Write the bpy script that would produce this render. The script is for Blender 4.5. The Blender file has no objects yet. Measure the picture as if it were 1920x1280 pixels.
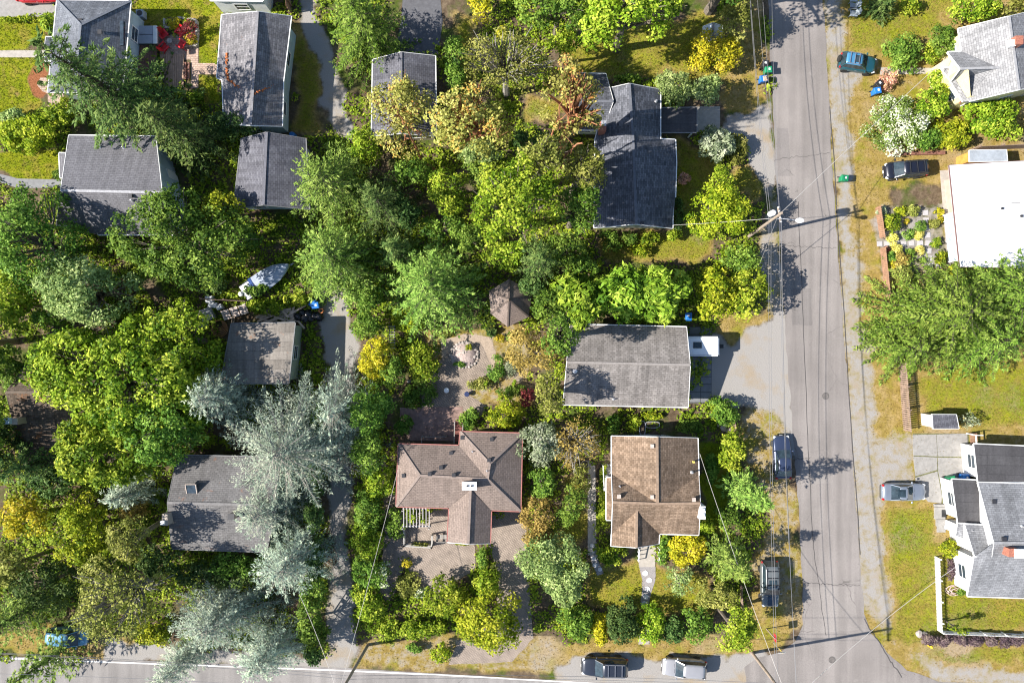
import bpy, bmesh, math, random
import numpy as np
from mathutils import Vector, Matrix

# ------------------------------------------------------------------ camera, sky, sun, exposure
S = 18.0          # photograph pixels per metre on the ground
H = 71.0          # flying height of the camera
SC = bpy.context.scene
COL = SC.collection
cam_d = bpy.data.cameras.new("camera"); cam = bpy.data.objects.new("camera", cam_d); COL.objects.link(cam)
cam.location = (0, 0, H); cam.rotation_euler = (0, 0, 0)
cam_d.sensor_width = 36.0; cam_d.lens = 36.0 * H / (1920.0 / S)
cam_d.clip_start = 1.0; cam_d.clip_end = 3000.0
SC.camera = cam

SUN_EL = math.radians(38.0)
SHX, SHY = 0.9855, 0.17          # direction in which shadows fall on the ground
world = bpy.data.worlds.new("World"); SC.world = world; world.use_nodes = True
wn = world.node_tree.nodes; wl = world.node_tree.links
bg = wn["Background"]
sky = wn.new("ShaderNodeTexSky"); sky.sky_type = 'NISHITA'; sky.sun_disc = False
sky.sun_elevation = SUN_EL; sky.sun_rotation = math.atan2(-SHX, -SHY)
sky.air_density = 1.0; sky.dust_density = 0.6; sky.ozone_density = 1.5
wl.new(sky.outputs[0], bg.inputs[0]); bg.inputs[1].default_value = 0.085
sun_d = bpy.data.lights.new("sun", 'SUN'); sun_d.energy = 5.0; sun_d.angle = math.radians(0.5); sun_d.color = (1.0, 0.945, 0.86)
sun = bpy.data.objects.new("sun", sun_d); COL.objects.link(sun)
sun.rotation_euler = Vector((SHX * math.cos(SUN_EL), SHY * math.cos(SUN_EL), -math.sin(SUN_EL))).to_track_quat('-Z', 'Y').to_euler()
sun.location = (-60, -12, 60)
SC.view_settings.view_transform = 'Standard'; SC.view_settings.look = 'None'
SC.view_settings.exposure = 1.08; SC.view_settings.gamma = 1.0; SC.view_settings.use_curve_mapping = False
SC.render.engine = 'CYCLES'
SC.cycles.max_bounces = 6; SC.cycles.diffuse_bounces = 3; SC.cycles.transmission_bounces = 3; SC.cycles.glossy_bounces = 2
SC.cycles.use_denoising = True; SC.cycles.filter_width = 1.15

# ------------------------------------------------------------------ helpers
def W(px, py, z=0.0):
    k = (H - z) / H / S
    return Vector(((px - 960.0) * k, (640.0 - py) * k, z))

def rgb(r, g, b):        # sRGB 0-255 to linear
    f = lambda c: (c / 255.0 / 12.92) if c / 255.0 <= 0.04045 else ((c / 255.0 + 0.055) / 1.055) ** 2.4
    return (f(r), f(g), f(b), 1.0)

MATS = {}
def newmat(name):
    m = bpy.data.materials.new(name); m.use_nodes = True
    nt = m.node_tree; b = nt.nodes["Principled BSDF"]
    return m, nt, b

def N(nt, t, **kw):
    n = nt.nodes.new(t)
    for k, v in kw.items():
        if k.startswith('i_'):
            n.inputs[k[2:].replace('_', ' ')].default_value = v
        else:
            setattr(n, k, v)
    return n

def ramp(nt, fac, stops):
    r = nt.nodes.new("ShaderNodeValToRGB")
    while len(r.color_ramp.elements) < len(stops): r.color_ramp.elements.new(0.5)
    for e, (p, c) in zip(r.color_ramp.elements, stops):
        e.position = p; e.color = c if len(c) == 4 else (*c, 1)
    nt.links.new(fac, r.inputs[0]); return r.outputs[0]

def mixc(nt, fac, a, b, mode='MIX'):
    m = nt.nodes.new("ShaderNodeMix"); m.data_type = 'RGBA'; m.blend_type = mode
    for sock, v in ((m.inputs[0], fac), (m.inputs[6], a), (m.inputs[7], b)):
        if hasattr(v, 'links') or isinstance(v, bpy.types.NodeSocket): nt.links.new(v, sock)
        elif isinstance(v, (int, float)): sock.default_value = v
        else: sock.default_value = v if len(v) == 4 else (*v, 1)
    return m.outputs[2]

def math_n(nt, op, a, b=None, c=None, clamp=False):
    m = nt.nodes.new("ShaderNodeMath"); m.operation = op; m.use_clamp = clamp
    for i, v in enumerate((a, b, c)):
        if v is None: continue
        if isinstance(v, bpy.types.NodeSocket): nt.links.new(v, m.inputs[i])
        else: m.inputs[i].default_value = v
    return m.outputs[0]

def noise(nt, vec, scale, detail=3.0, rough=0.6):
    n = N(nt, "ShaderNodeTexNoise"); n.inputs["Scale"].default_value = scale
    n.inputs["Detail"].default_value = detail; n.inputs["Roughness"].default_value = rough
    if vec is not None: nt.links.new(vec, n.inputs["Vector"])
    return n.outputs["Fac"]

def bump(nt, b, h, strength=0.4, dist=0.05):
    bn = N(nt, "ShaderNodeBump"); bn.inputs["Strength"].default_value = strength; bn.inputs["Distance"].default_value = dist
    nt.links.new(h, bn.inputs["Height"]); nt.links.new(bn.outputs[0], b.inputs["Normal"])

def mat(name, col, rough=0.75, var=0.25, scale=6.0, metal=0.0, bmp=0.0, stain=0.0, coat=0.0):
    """plain surface with uneven tone and optional wear stains"""
    if name in MATS: return MATS[name]
    m, nt, b = newmat(name)
    c = col if len(col) == 4 else (*col, 1)
    tc = N(nt, "ShaderNodeTexCoord").outputs["Object"]
    n = noise(nt, tc, scale, 4)
    lo = tuple(x * (1 - var) for x in c[:3]); hi = tuple(min(1, x * (1 + var)) for x in c[:3])
    o = ramp(nt, n, [(0.3, lo), (0.7, hi)])
    if stain > 0:
        n2 = noise(nt, tc, scale * 0.22, 5, 0.7)
        f = math_n(nt, 'MULTIPLY_ADD', n2, 5.0, -2.9, clamp=True)
        o = mixc(nt, math_n(nt, 'MULTIPLY', f, stain), o, tuple(x * 0.35 for x in c[:3]))
    nt.links.new(o, b.inputs["Base Color"])
    b.inputs["Roughness"].default_value = rough; b.inputs["Metallic"].default_value = metal
    if coat: b.inputs["Coat Weight"].default_value = coat; b.inputs["Coat Roughness"].default_value = 0.08
    if bmp: bump(nt, b, n, bmp, 0.03)
    MATS[name] = m; return m

def glassmat(name, col=(0.02, 0.03, 0.04)):
    if name in MATS: return MATS[name]
    m, nt, b = newmat(name)
    tc = N(nt, "ShaderNodeTexCoord").outputs["Object"]
    o = ramp(nt, noise(nt, tc, 2.5, 2), [(0.3, tuple(x * 0.6 for x in col)), (0.7, tuple(x * 1.5 for x in col))])
    nt.links.new(o, b.inputs["Base Color"])
    b.inputs["Roughness"].default_value = 0.06; b.inputs["Specular IOR Level"].default_value = 0.8
    MATS[name] = m; return m

ROOFC = {}
def roofmat(name, c1, c2, bw=0.42, rh=0.2, moss=0.0, streak=0.25, blotch=0.25):
    """shingle courses laid by UV (metres along the eave, metres up the slope)"""
    if name in MATS: return MATS[name]
    m, nt, b = newmat(name)
    uv = N(nt, "ShaderNodeTexCoord").outputs["UV"]
    br = N(nt, "ShaderNodeTexBrick"); br.inputs["Scale"].default_value = 1.0
    br.inputs["Brick Width"].default_value = bw; br.inputs["Row Height"].default_value = rh
    br.inputs["Mortar Size"].default_value = 0.014; br.inputs["Mortar Smooth"].default_value = 0.3
    br.inputs["Color1"].default_value = (*c1, 1); br.inputs["Color2"].default_value = (*c2, 1)
    br.inputs["Mortar"].default_value = tuple(x * 0.62 for x in c1) + (1,)
    ROOFC[name] = tuple((x + y) * 0.5 for x, y in zip(c1, c2))
    br.offset = 0.5; br.inputs["Bias"].default_value = 0.0
    nt.links.new(uv, br.inputs["Vector"])
    fine = noise(nt, uv, 5.0, 3, 0.7); big = noise(nt, uv, 0.35, 4, 0.65)
    o = mixc(nt, 1.0, br.outputs["Color"], ramp(nt, fine, [(0.25, (0.76,) * 3), (0.75, (1.22,) * 3)]), 'MULTIPLY')
    o = mixc(nt, 1.0, o, ramp(nt, big, [(0.3, (1 - blotch,) * 3), (0.7, (1 + blotch,) * 3)]), 'MULTIPLY')
    mp = N(nt, "ShaderNodeMapping"); mp.inputs["Scale"].default_value = (2.2, 0.16, 1); nt.links.new(uv, mp.inputs["Vector"])
    st = noise(nt, mp.outputs[0], 1.0, 3, 0.6)
    o = mixc(nt, 1.0, o, ramp(nt, st, [(0.35, (1 - streak,) * 3), (0.65, (1.1,) * 3)]), 'MULTIPLY')
    if moss > 0:
        f = math_n(nt, 'MULTIPLY_ADD', noise(nt, uv, 0.8, 6, 0.72), 7.0, -4.4 + moss * 1.2, clamp=True)
        o = mixc(nt, math_n(nt, 'MULTIPLY', f, 0.75), o, (0.30, 0.11, 0.03))
    nt.links.new(o, b.inputs["Base Color"]); b.inputs["Roughness"].default_value = 0.92
    b.inputs["Specular IOR Level"].default_value = 0.2
    bump(nt, b, br.outputs["Fac"], 0.5, -0.02)
    MATS[name] = m; m['cap'] = name; return m

def pavermat(name, c1, c2, w=0.24, h=0.24, rot=0.0, mort=0.02, offs=0.5):
    if name in MATS: return MATS[name]
    m, nt, b = newmat(name)
    tc = N(nt, "ShaderNodeTexCoord").outputs["Object"]
    mp = N(nt, "ShaderNodeMapping"); mp.inputs["Rotation"].default_value = (0, 0, rot); nt.links.new(tc, mp.inputs["Vector"])
    br = N(nt, "ShaderNodeTexBrick"); br.inputs["Scale"].default_value = 1.0; br.offset = offs
    br.inputs["Brick Width"].default_value = w; br.inputs["Row Height"].default_value = h; br.inputs["Mortar Size"].default_value = mort
    br.inputs["Color1"].default_value = (*c1, 1); br.inputs["Color2"].default_value = (*c2, 1)
    br.inputs["Mortar"].default_value = tuple(x * 0.62 for x in c1) + (1,)
    nt.links.new(mp.outputs[0], br.inputs["Vector"])
    o = mixc(nt, 1.0, br.outputs["Color"], ramp(nt, noise(nt, tc, 1.2, 5, 0.7), [(0.3, (0.7,) * 3), (0.7, (1.2,) * 3)]), 'MULTIPLY')
    nt.links.new(o, b.inputs["Base Color"]); b.inputs["Roughness"].default_value = 0.9
    bump(nt, b, br.outputs["Fac"], 0.4, -0.02)
    MATS[name] = m; return m

def leafmat(name, stops, trans=0.24, rough=0.55):
    """leaf colours; 'tint' is a random number stored on every leaf, so hue drifts from leaf to leaf and spray to spray"""
    if name in MATS: return MATS[name]
    m, nt, b = newmat(name)
    at = N(nt, "ShaderNodeAttribute", attribute_name="tint", attribute_type='GEOMETRY')
    o = ramp(nt, at.outputs["Fac"], stops)
    oi = N(nt, "ShaderNodeObjectInfo")
    hsv = N(nt, "ShaderNodeHueSaturation")
    nt.links.new(math_n(nt, 'MULTIPLY_ADD', oi.outputs["Random"], 0.022, 0.489), hsv.inputs["Hue"])
    nt.links.new(math_n(nt, 'MULTIPLY_ADD', oi.outputs["Random"], 0.3, 1.02), hsv.inputs["Value"])
    nt.links.new(o, hsv.inputs["Color"])
    b.inputs["Roughness"].default_value = rough; b.inputs["Specular IOR Level"].default_value = 0.12
    nt.links.new(hsv.outputs[0], b.inputs["Base Color"])
    tr = N(nt, "ShaderNodeBsdfTranslucent"); nt.links.new(hsv.outputs[0], tr.inputs["Color"])
    mx = N(nt, "ShaderNodeMixShader"); mx.inputs[0].default_value = trans
    out = nt.nodes["Material Output"]
    nt.links.new(b.outputs[0], mx.inputs[1]); nt.links.new(tr.outputs[0], mx.inputs[2]); nt.links.new(mx.outputs[0], out.inputs["Surface"])
    MATS[name] = m; return m

# ---- objects
ORG = {}
def org(o):
    return ORG.get(o.name, Vector((0, 0, 0))) if o is not None else Vector((0, 0, 0))

def tag(o, label=None, cat=None, group=None, kind=None):
    if label: o["label"] = label
    if cat: o["category"] = cat
    if group: o["group"] = group
    if kind: o["kind"] = kind
    return o

def thing(name, label, cat, loc=(0, 0, 0), rz=0.0, group=None):
    o = bpy.data.objects.new(name, None); COL.objects.link(o); o.empty_display_size = 0.3
    o.location = loc; o.rotation_euler = (0, 0, rz)
    ORG[o.name] = Vector(loc) if rz == 0.0 else Vector((0, 0, 0))
    return tag(o, label, cat, group)

def link(name, me, m, parent=None):
    o = bpy.data.objects.new(name, me); COL.objects.link(o)
    if m is not None and not me.materials: me.materials.append(m)
    if parent is not None:
        o.parent = parent; ORG[o.name] = org(parent)
    return o

class MB:
    def __init__(s): s.v = []; s.f = []
    def add(s, vs, fs):
        k = len(s.v); s.v += [tuple(v) for v in vs]; s.f += [tuple(k + i for i in f) for f in fs]; return s
    def box(s, c, d, rz=0.0, tilt=None):
        x, y, z = d[0] / 2, d[1] / 2, d[2] / 2
        vs = [Vector((sx * x, sy * y, sz * z)) for sz in (-1, 1) for sx, sy in ((-1, -1), (1, -1), (1, 1), (-1, 1))]
        R = Matrix.Rotation(rz, 3, 'Z')
        if tilt is not None: R = R @ Matrix.Rotation(tilt[0], 3, 'X') @ Matrix.Rotation(tilt[1], 3, 'Y')
        c = Vector(c)
        return s.add([R @ v + c for v in vs], [(3, 2, 1, 0), (4, 5, 6, 7), (0, 1, 5, 4), (1, 2, 6, 5), (2, 3, 7, 6), (3, 0, 4, 7)])
    def beam(s, a, b, w, h):
        """a straight bar from a to b, w wide and h high"""
        a = Vector(a); b = Vector(b); d = (b - a); L = d.length; d.normalize()
        up = Vector((0, 0, 1)) if abs(d.z) < 0.95 else Vector((0, 1, 0))
        x = d.cross(up).normalized(); u = x.cross(d).normalized()
        vs = [p + x * (sx * w / 2) + u * (su * h / 2) for p in (a, b) for sx, su in ((-1, -1), (1, -1), (1, 1), (-1, 1))]
        return s.add(vs, [(0, 1, 2, 3), (7, 6, 5, 4), (0, 4, 5, 1), (1, 5, 6, 2), (2, 6, 7, 3), (3, 7, 4, 0)])
    def prism(s, pts, z0, z1):
        n = len(pts)
        ar = sum(pts[i][0] * pts[(i + 1) % n][1] - pts[(i + 1) % n][0] * pts[i][1] for i in range(n))
        if ar < 0: pts = pts[::-1]
        vs = [(p[0], p[1], z0) for p in pts] + [(p[0], p[1], z1) for p in pts]
        return s.add(vs, [tuple(range(n - 1, -1, -1)), tuple(range(n, 2 * n))] + [(i, (i + 1) % n, n + (i + 1) % n, n + i) for i in range(n)])
    def sheet(s, pts, z):
        n = len(pts)
        ar = sum(pts[i][0] * pts[(i + 1) % n][1] - pts[(i + 1) % n][0] * pts[i][1] for i in range(n))
        if ar < 0: pts = pts[::-1]
        return s.add([(p[0], p[1], z) for p in pts], [tuple(range(n))])
    def tube(s, pts, rad, n=6, cap=True):
        pts = [Vector(p) for p in pts]; k = len(s.v); m = len(pts)
        if not hasattr(rad, '__len__'): rad = [rad] * m
        for i, p in enumerate(pts):
            d = (pts[min(i + 1, m - 1)] - pts[max(i - 1, 0)]).normalized()
            up = Vector((0, 0, 1)) if abs(d.z) < 0.9 else Vector((1, 0, 0))
            x = d.cross(up).normalized(); y = d.cross(x)
            for j in range(n):
                a = 2 * math.pi * j / n
                s.v.append(tuple(p + (x * math.cos(a) + y * math.sin(a)) * rad[i]))
        for i in range(m - 1):
            for j in range(n):
                s.f.append((k + i * n + j, k + i * n + (j + 1) % n, k + (i + 1) * n + (j + 1) % n, k + (i + 1) * n + j))
        if cap:
            s.f.append(tuple(k + j for j in range(n - 1, -1, -1))); s.f.append(tuple(k + (m - 1) * n + j for j in range(n)))
        return s
    def lathe(s, prof, c=(0, 0, 0), n=12, sx=1.0, sy=1.0):
        k = len(s.v); m = len(prof)
        for r, z in prof:
            for j in range(n):
                a = 2 * math.pi * j / n
                s.v.append((c[0] + r * sx * math.cos(a), c[1] + r * sy * math.sin(a), c[2] + z))
        for i in range(m - 1):
            for j in range(n):
                s.f.append((k + i * n + j, k + i * n + (j + 1) % n, k + (i + 1) * n + (j + 1) % n, k + (i + 1) * n + j))
        s.f.append(tuple(k + j for j in range(n - 1, -1, -1))); s.f.append(tuple(k + (m - 1) * n + j for j in range(n)))
        return s
    def mesh(s, name, bev=0.0, smooth=False, o=Vector((0, 0, 0)), seg=1):
        me = bpy.data.meshes.new(name)
        me.from_pydata([(v[0] - o.x, v[1] - o.y, v[2] - o.z) for v in s.v], [], s.f)
        if bev:
            bm = bmesh.new(); bm.from_mesh(me)
            bmesh.ops.bevel(bm, geom=bm.edges[:], offset=bev, segments=seg, affect='EDGES', clamp_overlap=True)
            bm.to_mesh(me); bm.free()
        if smooth: me.polygons.foreach_set("use_smooth", [True] * len(me.polygons))
        me.update(); return me
    def build(s, name, m, parent=None, bev=0.0, smooth=False, seg=1):
        return link(name, s.mesh(name, bev, smooth, org(parent), seg), m, parent)

def ring(px, py, r, n=12, z=0.0, ry=None):
    c = W(px, py, z)
    return [(c.x + r * math.cos(2 * math.pi * i / n), c.y + (ry or r) * math.sin(2 * math.pi * i / n)) for i in range(n)]

def PW(pts, z=0.0): return [tuple(W(x, y, z))[:2] for x, y in pts]

def ragged(pts, step=0.5, amp=0.12, seed=1):
    """outline with an uneven, worn edge"""
    rng = random.Random(seed); out = []
    n = len(pts)
    for i in range(n):
        a = Vector(pts[i]); b = Vector(pts[(i + 1) % n]); L = (b - a).length; k = max(1, int(L / step))
        t = (b - a).normalized() if L > 0 else Vector((1, 0)); nn = Vector((-t.y, t.x))
        for j in range(k):
            p = a + (b - a) * (j / k) + nn * rng.uniform(-amp, amp); out.append((p.x, p.y))
    return out

# ------------------------------------------------------------------ ground, lawns, gravel, roads
def groundmat():
    m, nt, b = newmat("ground_cover")
    geo = N(nt, "ShaderNodeTexCoord").outputs["Object"]
    at = N(nt, "ShaderNodeAttribute", attribute_name="mask", attribute_type='GEOMETRY')
    sep = N(nt, "ShaderNodeSeparateColor"); nt.links.new(at.outputs["Color"], sep.inputs[0])
    n1 = noise(nt, geo, 1.1, 6, 0.72); n2 = noise(nt, geo, 0.35, 4, 0.6); n3 = noise(nt, geo, 7.0, 4, 0.75); n4 = noise(nt, geo, 0.12, 3, 0.5)
    def edge(ch, nz, amp, sharp):
        return math_n(nt, 'MULTIPLY_ADD', math_n(nt, 'MULTIPLY_ADD', nz, amp, ch), sharp, -(0.5 + amp * 0.5) * sharp + 0.5, clamp=True)
    soil = ramp(nt, n1, [(0.25, (0.05, 0.035, 0.022)), (0.5, (0.12, 0.088, 0.058)), (0.75, (0.2, 0.155, 0.105))])
    weed = ramp(nt, n3, [(0.3, (0.035, 0.055, 0.012)), (0.7, (0.095, 0.13, 0.02))])
    o = mixc(nt, math_n(nt, 'MULTIPLY_ADD', n2, 6.0, -2.9, clamp=True), soil, weed)
    dry = ramp(nt, n1, [(0.22, (0.16, 0.105, 0.03)), (0.45, (0.245, 0.18, 0.05)), (0.62, (0.31, 0.225, 0.095)), (0.8, (0.18, 0.165, 0.018))])
    dry = mixc(nt, math_n(nt, 'MULTIPLY_ADD', n2, 5.0, -2.55, clamp=True), dry, (0.18, 0.185, 0.012))
    dry = mixc(nt, math_n(nt, 'MULTIPLY_ADD', n4, 7.0, -3.9, clamp=True), dry, (0.3, 0.235, 0.15))
    o = mixc(nt, edge(sep.outputs[1], n1, 1.0, 3.0), o, dry)
    lush = ramp(nt, n1, [(0.25, (0.095, 0.14, 0.006)), (0.5, (0.18, 0.205, 0.01)), (0.75, (0.27, 0.25, 0.02))])
    lush = mixc(nt, math_n(nt, 'MULTIPLY_ADD', n2, 6.0, -2.95, clamp=True), lush, (0.26, 0.19, 0.045))
    lush = mixc(nt, math_n(nt, 'MULTIPLY_ADD', noise(nt, geo, 0.8, 3, 0.6), 6.0, -3.5, clamp=True), lush, (0.22, 0.155, 0.055))
    lush = mixc(nt, math_n(nt, 'MULTIPLY_ADD', n4, 6.0, -3.2, clamp=True), lush, (0.1, 0.165, 0.008))
    o = mixc(nt, edge(sep.outputs[0], n1, 0.7, 4.0), o, lush)
    o = mixc(nt, 1.0, o, ramp(nt, noise(nt, geo, 4.0, 5, 0.8), [(0.3, (0.7,) * 3), (0.7, (1.3,) * 3)]), 'MULTIPLY')
    grav = ramp(nt, noise(nt, geo, 16.0, 3, 0.7), [(0.2, (0.21, 0.197, 0.183)), (0.5, (0.285, 0.268, 0.252)), (0.8, (0.375, 0.355, 0.335))])
    grav = mixc(nt, math_n(nt, 'MULTIPLY_ADD', n2, 6.0, -3.1, clamp=True), grav, (0.29, 0.235, 0.17))
    o = mixc(nt, edge(sep.outputs[2], n1, 1.1, 3.2), o, grav)
    mulch = ramp(nt, n3, [(0.3, (0.12, 0.04, 0.02)), (0.7, (0.36, 0.15, 0.07))])
    o = mixc(nt, edge(at.outputs["Alpha"], n1, 0.4, 5.0), o, mulch)
    nt.links.new(o, b.inputs["Base Color"]); b.inputs["Roughness"].default_value = 0.95; b.inputs["Specular IOR Level"].default_value = 0.05
    bump(nt, b, n3, 0.5, 0.08)
    return m

GREEN = (1, 0, 0, 0); DRY = (0.0, 1, 0, 0); MIX = (0.55, 1, 0, 0); GRAV = (0, 0, 1, 0); GRAVG = (0, 0.8, 0.62, 0); MULCH = (0, 0, 0, 1); SOIL = (0, 0, 0, 0); DIRT = (0, 0.8, 0.42, 0)
REG = [
 ("verge", "dry ground on the far side of the side street", [(1535, -60), (2020, -60), (2020, 1300), (1700, 1290), (1590, 1150), (1575, 600)], (0.1, 0.9, 0.25, 0)),
 ("lawn", "square lawn beside the concrete driveway with a bark edge", [(-40, 45), (64, 45), (70, 58), (76, 75), (86, 94), (-40, 94)], GREEN),
 ("lawn", "lawn below the concrete front walk with a bark edge", [(-40, 108), (87, 108), (66, 128), (56, 150), (58, 168), (84, 192), (60, 212), (-40, 218)], GREEN),
 ("bark_bed", "red bark bed curving round the porch of the hip roofed house", [(64, 44), (84, 44), (96, 60), (90, 94), (80, 90), (72, 62)], MULCH),
 ("bark_bed", "red bark bed round the small paved circle", [(87, 112), (92, 118), (90, 190), (76, 190), (57, 168), (56, 148), (66, 128)], MULCH),
 ("lawn", "bright lawn behind the patio with the red chairs", [(258, -30), (396, -30), (412, 22), (412, 119), (370, 119), (370, 44), (312, 40), (310, 66), (258, 62)], GREEN),
 ("lawn", "small bright lawn below the brick path", [(366, 140), (410, 140), (415, 205), (370, 205)], GREEN),
 ("lawn", "lawn under the tall bright hedge", [(-40, 285), (114, 285), (116, 336), (40, 336), (-40, 300)], GREEN),
 ("gravel_driveway", "gravel driveway between the long garage and the fir", [(575, -40), (596, 30), (630, 120), (652, 180), (658, 262), (626, 266), (604, 200), (590, 130), (566, 60), (560, -40)], GRAV),
 ("grass_strip", "dry grass strip along the long garage", [(548, 20), (566, 62), (590, 130), (604, 200), (600, 250), (545, 250), (556, 150), (548, 60)], MIX),
 ("gravel_alley", "gravel alley along the blue cedars", [(596, 535), (656, 530), (662, 700), (660, 900), (658, 1260), (612, 1260), (620, 1000), (618, 800), (606, 640)], GRAV),
 ("bare_yard", "bare yard under the covered boat", [(430, 440), (560, 440), (600, 540), (560, 580), (430, 560)], SOIL),
 ("lawn", "shaded lawn below the big maple", [(1040, 95), (1130, 50), (1330, 20), (1390, 50), (1386, 140), (1330, 146), (1240, 152), (1140, 152), (1080, 132)], MIX),
 ("lawn", "yellowing lawn between the pale madrone and the grey house", [(985, 185), (1060, 190), (1060, 225), (985, 225)], MIX),
 ("grass_strip", "grass strip beside the leafy hedge", [(845, 30), (905, 30), (890, 120), (880, 180), (866, 240), (820, 240), (830, 190), (860, 120)], MIX),
 ("lawn", "lawn wrapped round the dark grey house", [(1262, 262), (1330, 262), (1345, 330), (1336, 420), (1340, 480), (1240, 492), (1120, 482), (1118, 440), (1262, 436)], MIX),
 ("verge", "dry grass verge by the refuse carts", [(1370, -40), (1432, -40), (1444, 200), (1400, 210), (1352, 190), (1386, 100)], DRY),
 ("gravel_shoulder", "gravel pull-in before the flat carport", [(1352, 205), (1448, 188), (1458, 350), (1440, 360), (1405, 300), (1392, 260), (1350, 250)], GRAV),
 ("verge", "grass patch beside the gravel pull-in", [(1366, 300), (1410, 300), (1428, 370), (1380, 372), (1360, 330)], MIX),
 ("gravel_shoulder", "gravel strip under the street light pole", [(1425, 400), (1462, 355), (1480, 620), (1440, 640), (1420, 520)], GRAVG),
 ("gravel_driveway", "gravel apron before the caravan", [(1330, 640), (1345, 620), (1440, 598), (1482, 600), (1496, 860), (1440, 800), (1400, 765), (1330, 756)], GRAV),
 ("verge", "dry grass beside the caravan apron", [(1338, 590), (1440, 590), (1432, 615), (1370, 650), (1340, 640)], DRY),
 ("verge", "dirt verge where the blue hatchback stands", [(1395, 760), (1462, 770), (1500, 960), (1510, 1120), (1440, 1130), (1420, 1060), (1440, 950), (1405, 880), (1385, 800)], DIRT),
 ("verge", "dry grass corner below the silver grey SUV", [(1398, 1100), (1510, 1120), (1502, 1180), (1460, 1216), (1400, 1222), (1390, 1180)], DRY),
 ("verge", "dry grass verge in front of the hedged garden", [(1046, 1198), (1420, 1192), (1440, 1225), (1400, 1240), (1300, 1236), (1200, 1222), (1110, 1226), (1060, 1250), (1046, 1250)], DRY),
 ("gravel_shoulder", "grey gravel shoulder under the two parked cars", [(1040, 1262), (1070, 1236), (1120, 1222), (1200, 1220), (1300, 1236), (1440, 1222), (1470, 1290), (1040, 1290)], GRAV),
 ("verge", "bare verge in front of the hedge", [(672, 1208), (760, 1196), (1044, 1196), (1044, 1262), (660, 1250)], DIRT),
 ("verge", "dry verge beside the blue van", [(-60, 1190), (160, 1180), (260, 1190), (330, 1230), (330, 1243), (-60, 1226)], DRY),
 ("gravel_shoulder", "gravel shoulder at the foot of the silver cedar", [(210, 1200), (330, 1215), (640, 1235), (640, 1252), (200, 1240)], GRAV),
 ("gravel_shoulder", "gravel shoulder along the right side of the side street", [(1543, -40), (1590, -40), (1590, 100), (1640, 108), (1640, 138), (1602, 160), (1600, 300), (1600, 420), (1612, 560), (1632, 700), (1650, 830), (1700, 812), (1712, 820), (1714, 900), (1662, 945), (1664, 1060), (1672, 1180), (1720, 1210), (1800, 1246), (1980, 1250), (1980, 1290), (1760, 1280), (1600, 1120), (1580, 700)], GRAVG),
 ("verge", "dry lawn before the white roofed yellow house", [(1586, -40), (1800, -40), (1770, 60), (1730, 80), (1660, 120), (1645, 100), (1592, 100)], MIX),
 ("verge", "dry verge along the white flowering hedge", [(1598, 165), (1640, 150), (1640, 250), (1632, 280), (1780, 285), (1774, 338), (1668, 345), (1646, 390), (1648, 560), (1690, 680), (1705, 780), (1700, 815), (1652, 822), (1640, 720), (1618, 560), (1604, 420)], DRY),
 ("dirt_track", "left worn wheel track along the right verge", [(1606, 430), (1613, 430), (1626, 560), (1644, 720), (1637, 720), (1619, 560)], (0, 0.4, 0.75, 0)),
 ("dirt_track", "right worn wheel track along the right verge", [(1622, 400), (1628, 400), (1640, 540), (1662, 720), (1656, 720), (1634, 540)], (0, 0.5, 0.6, 0)),
 ("garden_bed", "bare brown plot beside the black minivan", [(1664, 350), (1760, 338), (1762, 386), (1672, 388)], (0, 0.1, 0.1, 0.18)),
 ("gravel_bed", "pea gravel garden of round clipped plants", [(1644, 390), (1772, 386), (1776, 500), (1650, 520)], (0, 0.35, 0.6, 0.1)),
 ("lawn", "mown lawn behind the small grey shed", [(1715, 700), (1980, 660), (1980, 812), (1830, 804), (1725, 775)], MIX),
 ("lawn", "lawn strip outside the white picket fence", [(1662, 948), (1748, 945), (1764, 1000), (1760, 1070), (1760, 1190), (1700, 1210), (1672, 1180), (1662, 1060)], MIX),
 ("lawn", "lawn inside the white picket fence", [(1764, 1010), (1800, 1030), (1830, 1118), (1980, 1122), (1980, 1188), (1764, 1184)], MIX),
 ("verge", "grass verge below the purple hedge", [(1690, 1212), (1980, 1218), (1980, 1252), (1800, 1240), (1730, 1226)], MIX),
 ("lawn", "front lawn split by the white stepping stones", [(1108, 1050), (1150, 1064), (1210, 1058), (1330, 1075), (1336, 1150), (1210, 1150), (1100, 1150)], MIX),
 ("lawn", "narrow shaded lawn left of the orange roofed house", [(1056, 890), (1098, 890), (1102, 1010), (1050, 1020)], MIX),
 ("lawn", "narrow green strip right of the orange roofed house", [(1312, 820), (1356, 830), (1362, 1010), (1312, 1010)], GREEN),
 ("garden_soil", "sandy garden soil round the gazebo", [(800, 615), (960, 600), (1000, 640), (1000, 760), (830, 770), (800, 700)], (0, 0.8, 0.4, 0)),
]
def inside(X, Y, poly):
    r = np.zeros(X.shape, bool); n = len(poly); j = n - 1
    for i in range(n):
        xi, yi = poly[i]; xj, yj = poly[j]
        c = ((yi > Y) != (yj > Y)) & (X < (xj - xi) * (Y - yi) / (yj - yi + 1e-12) + xi)
        r ^= c; j = i
    return r

def blur(a, k):
    for ax in (0, 1):
        p = np.pad(a, [(k, k) if i == ax else (0, 0) for i in range(2)], mode='edge')
        c = np.cumsum(p, axis=ax); z = np.zeros_like(np.take(c, [0], ax)); c = np.concatenate([z, c], ax)
        n = a.shape[ax]
        a = (np.take(c, np.arange(2 * k + 1, 2 * k + 1 + n), ax) - np.take(c, np.arange(0, n), ax)) / (2 * k + 1)
    return a

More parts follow.
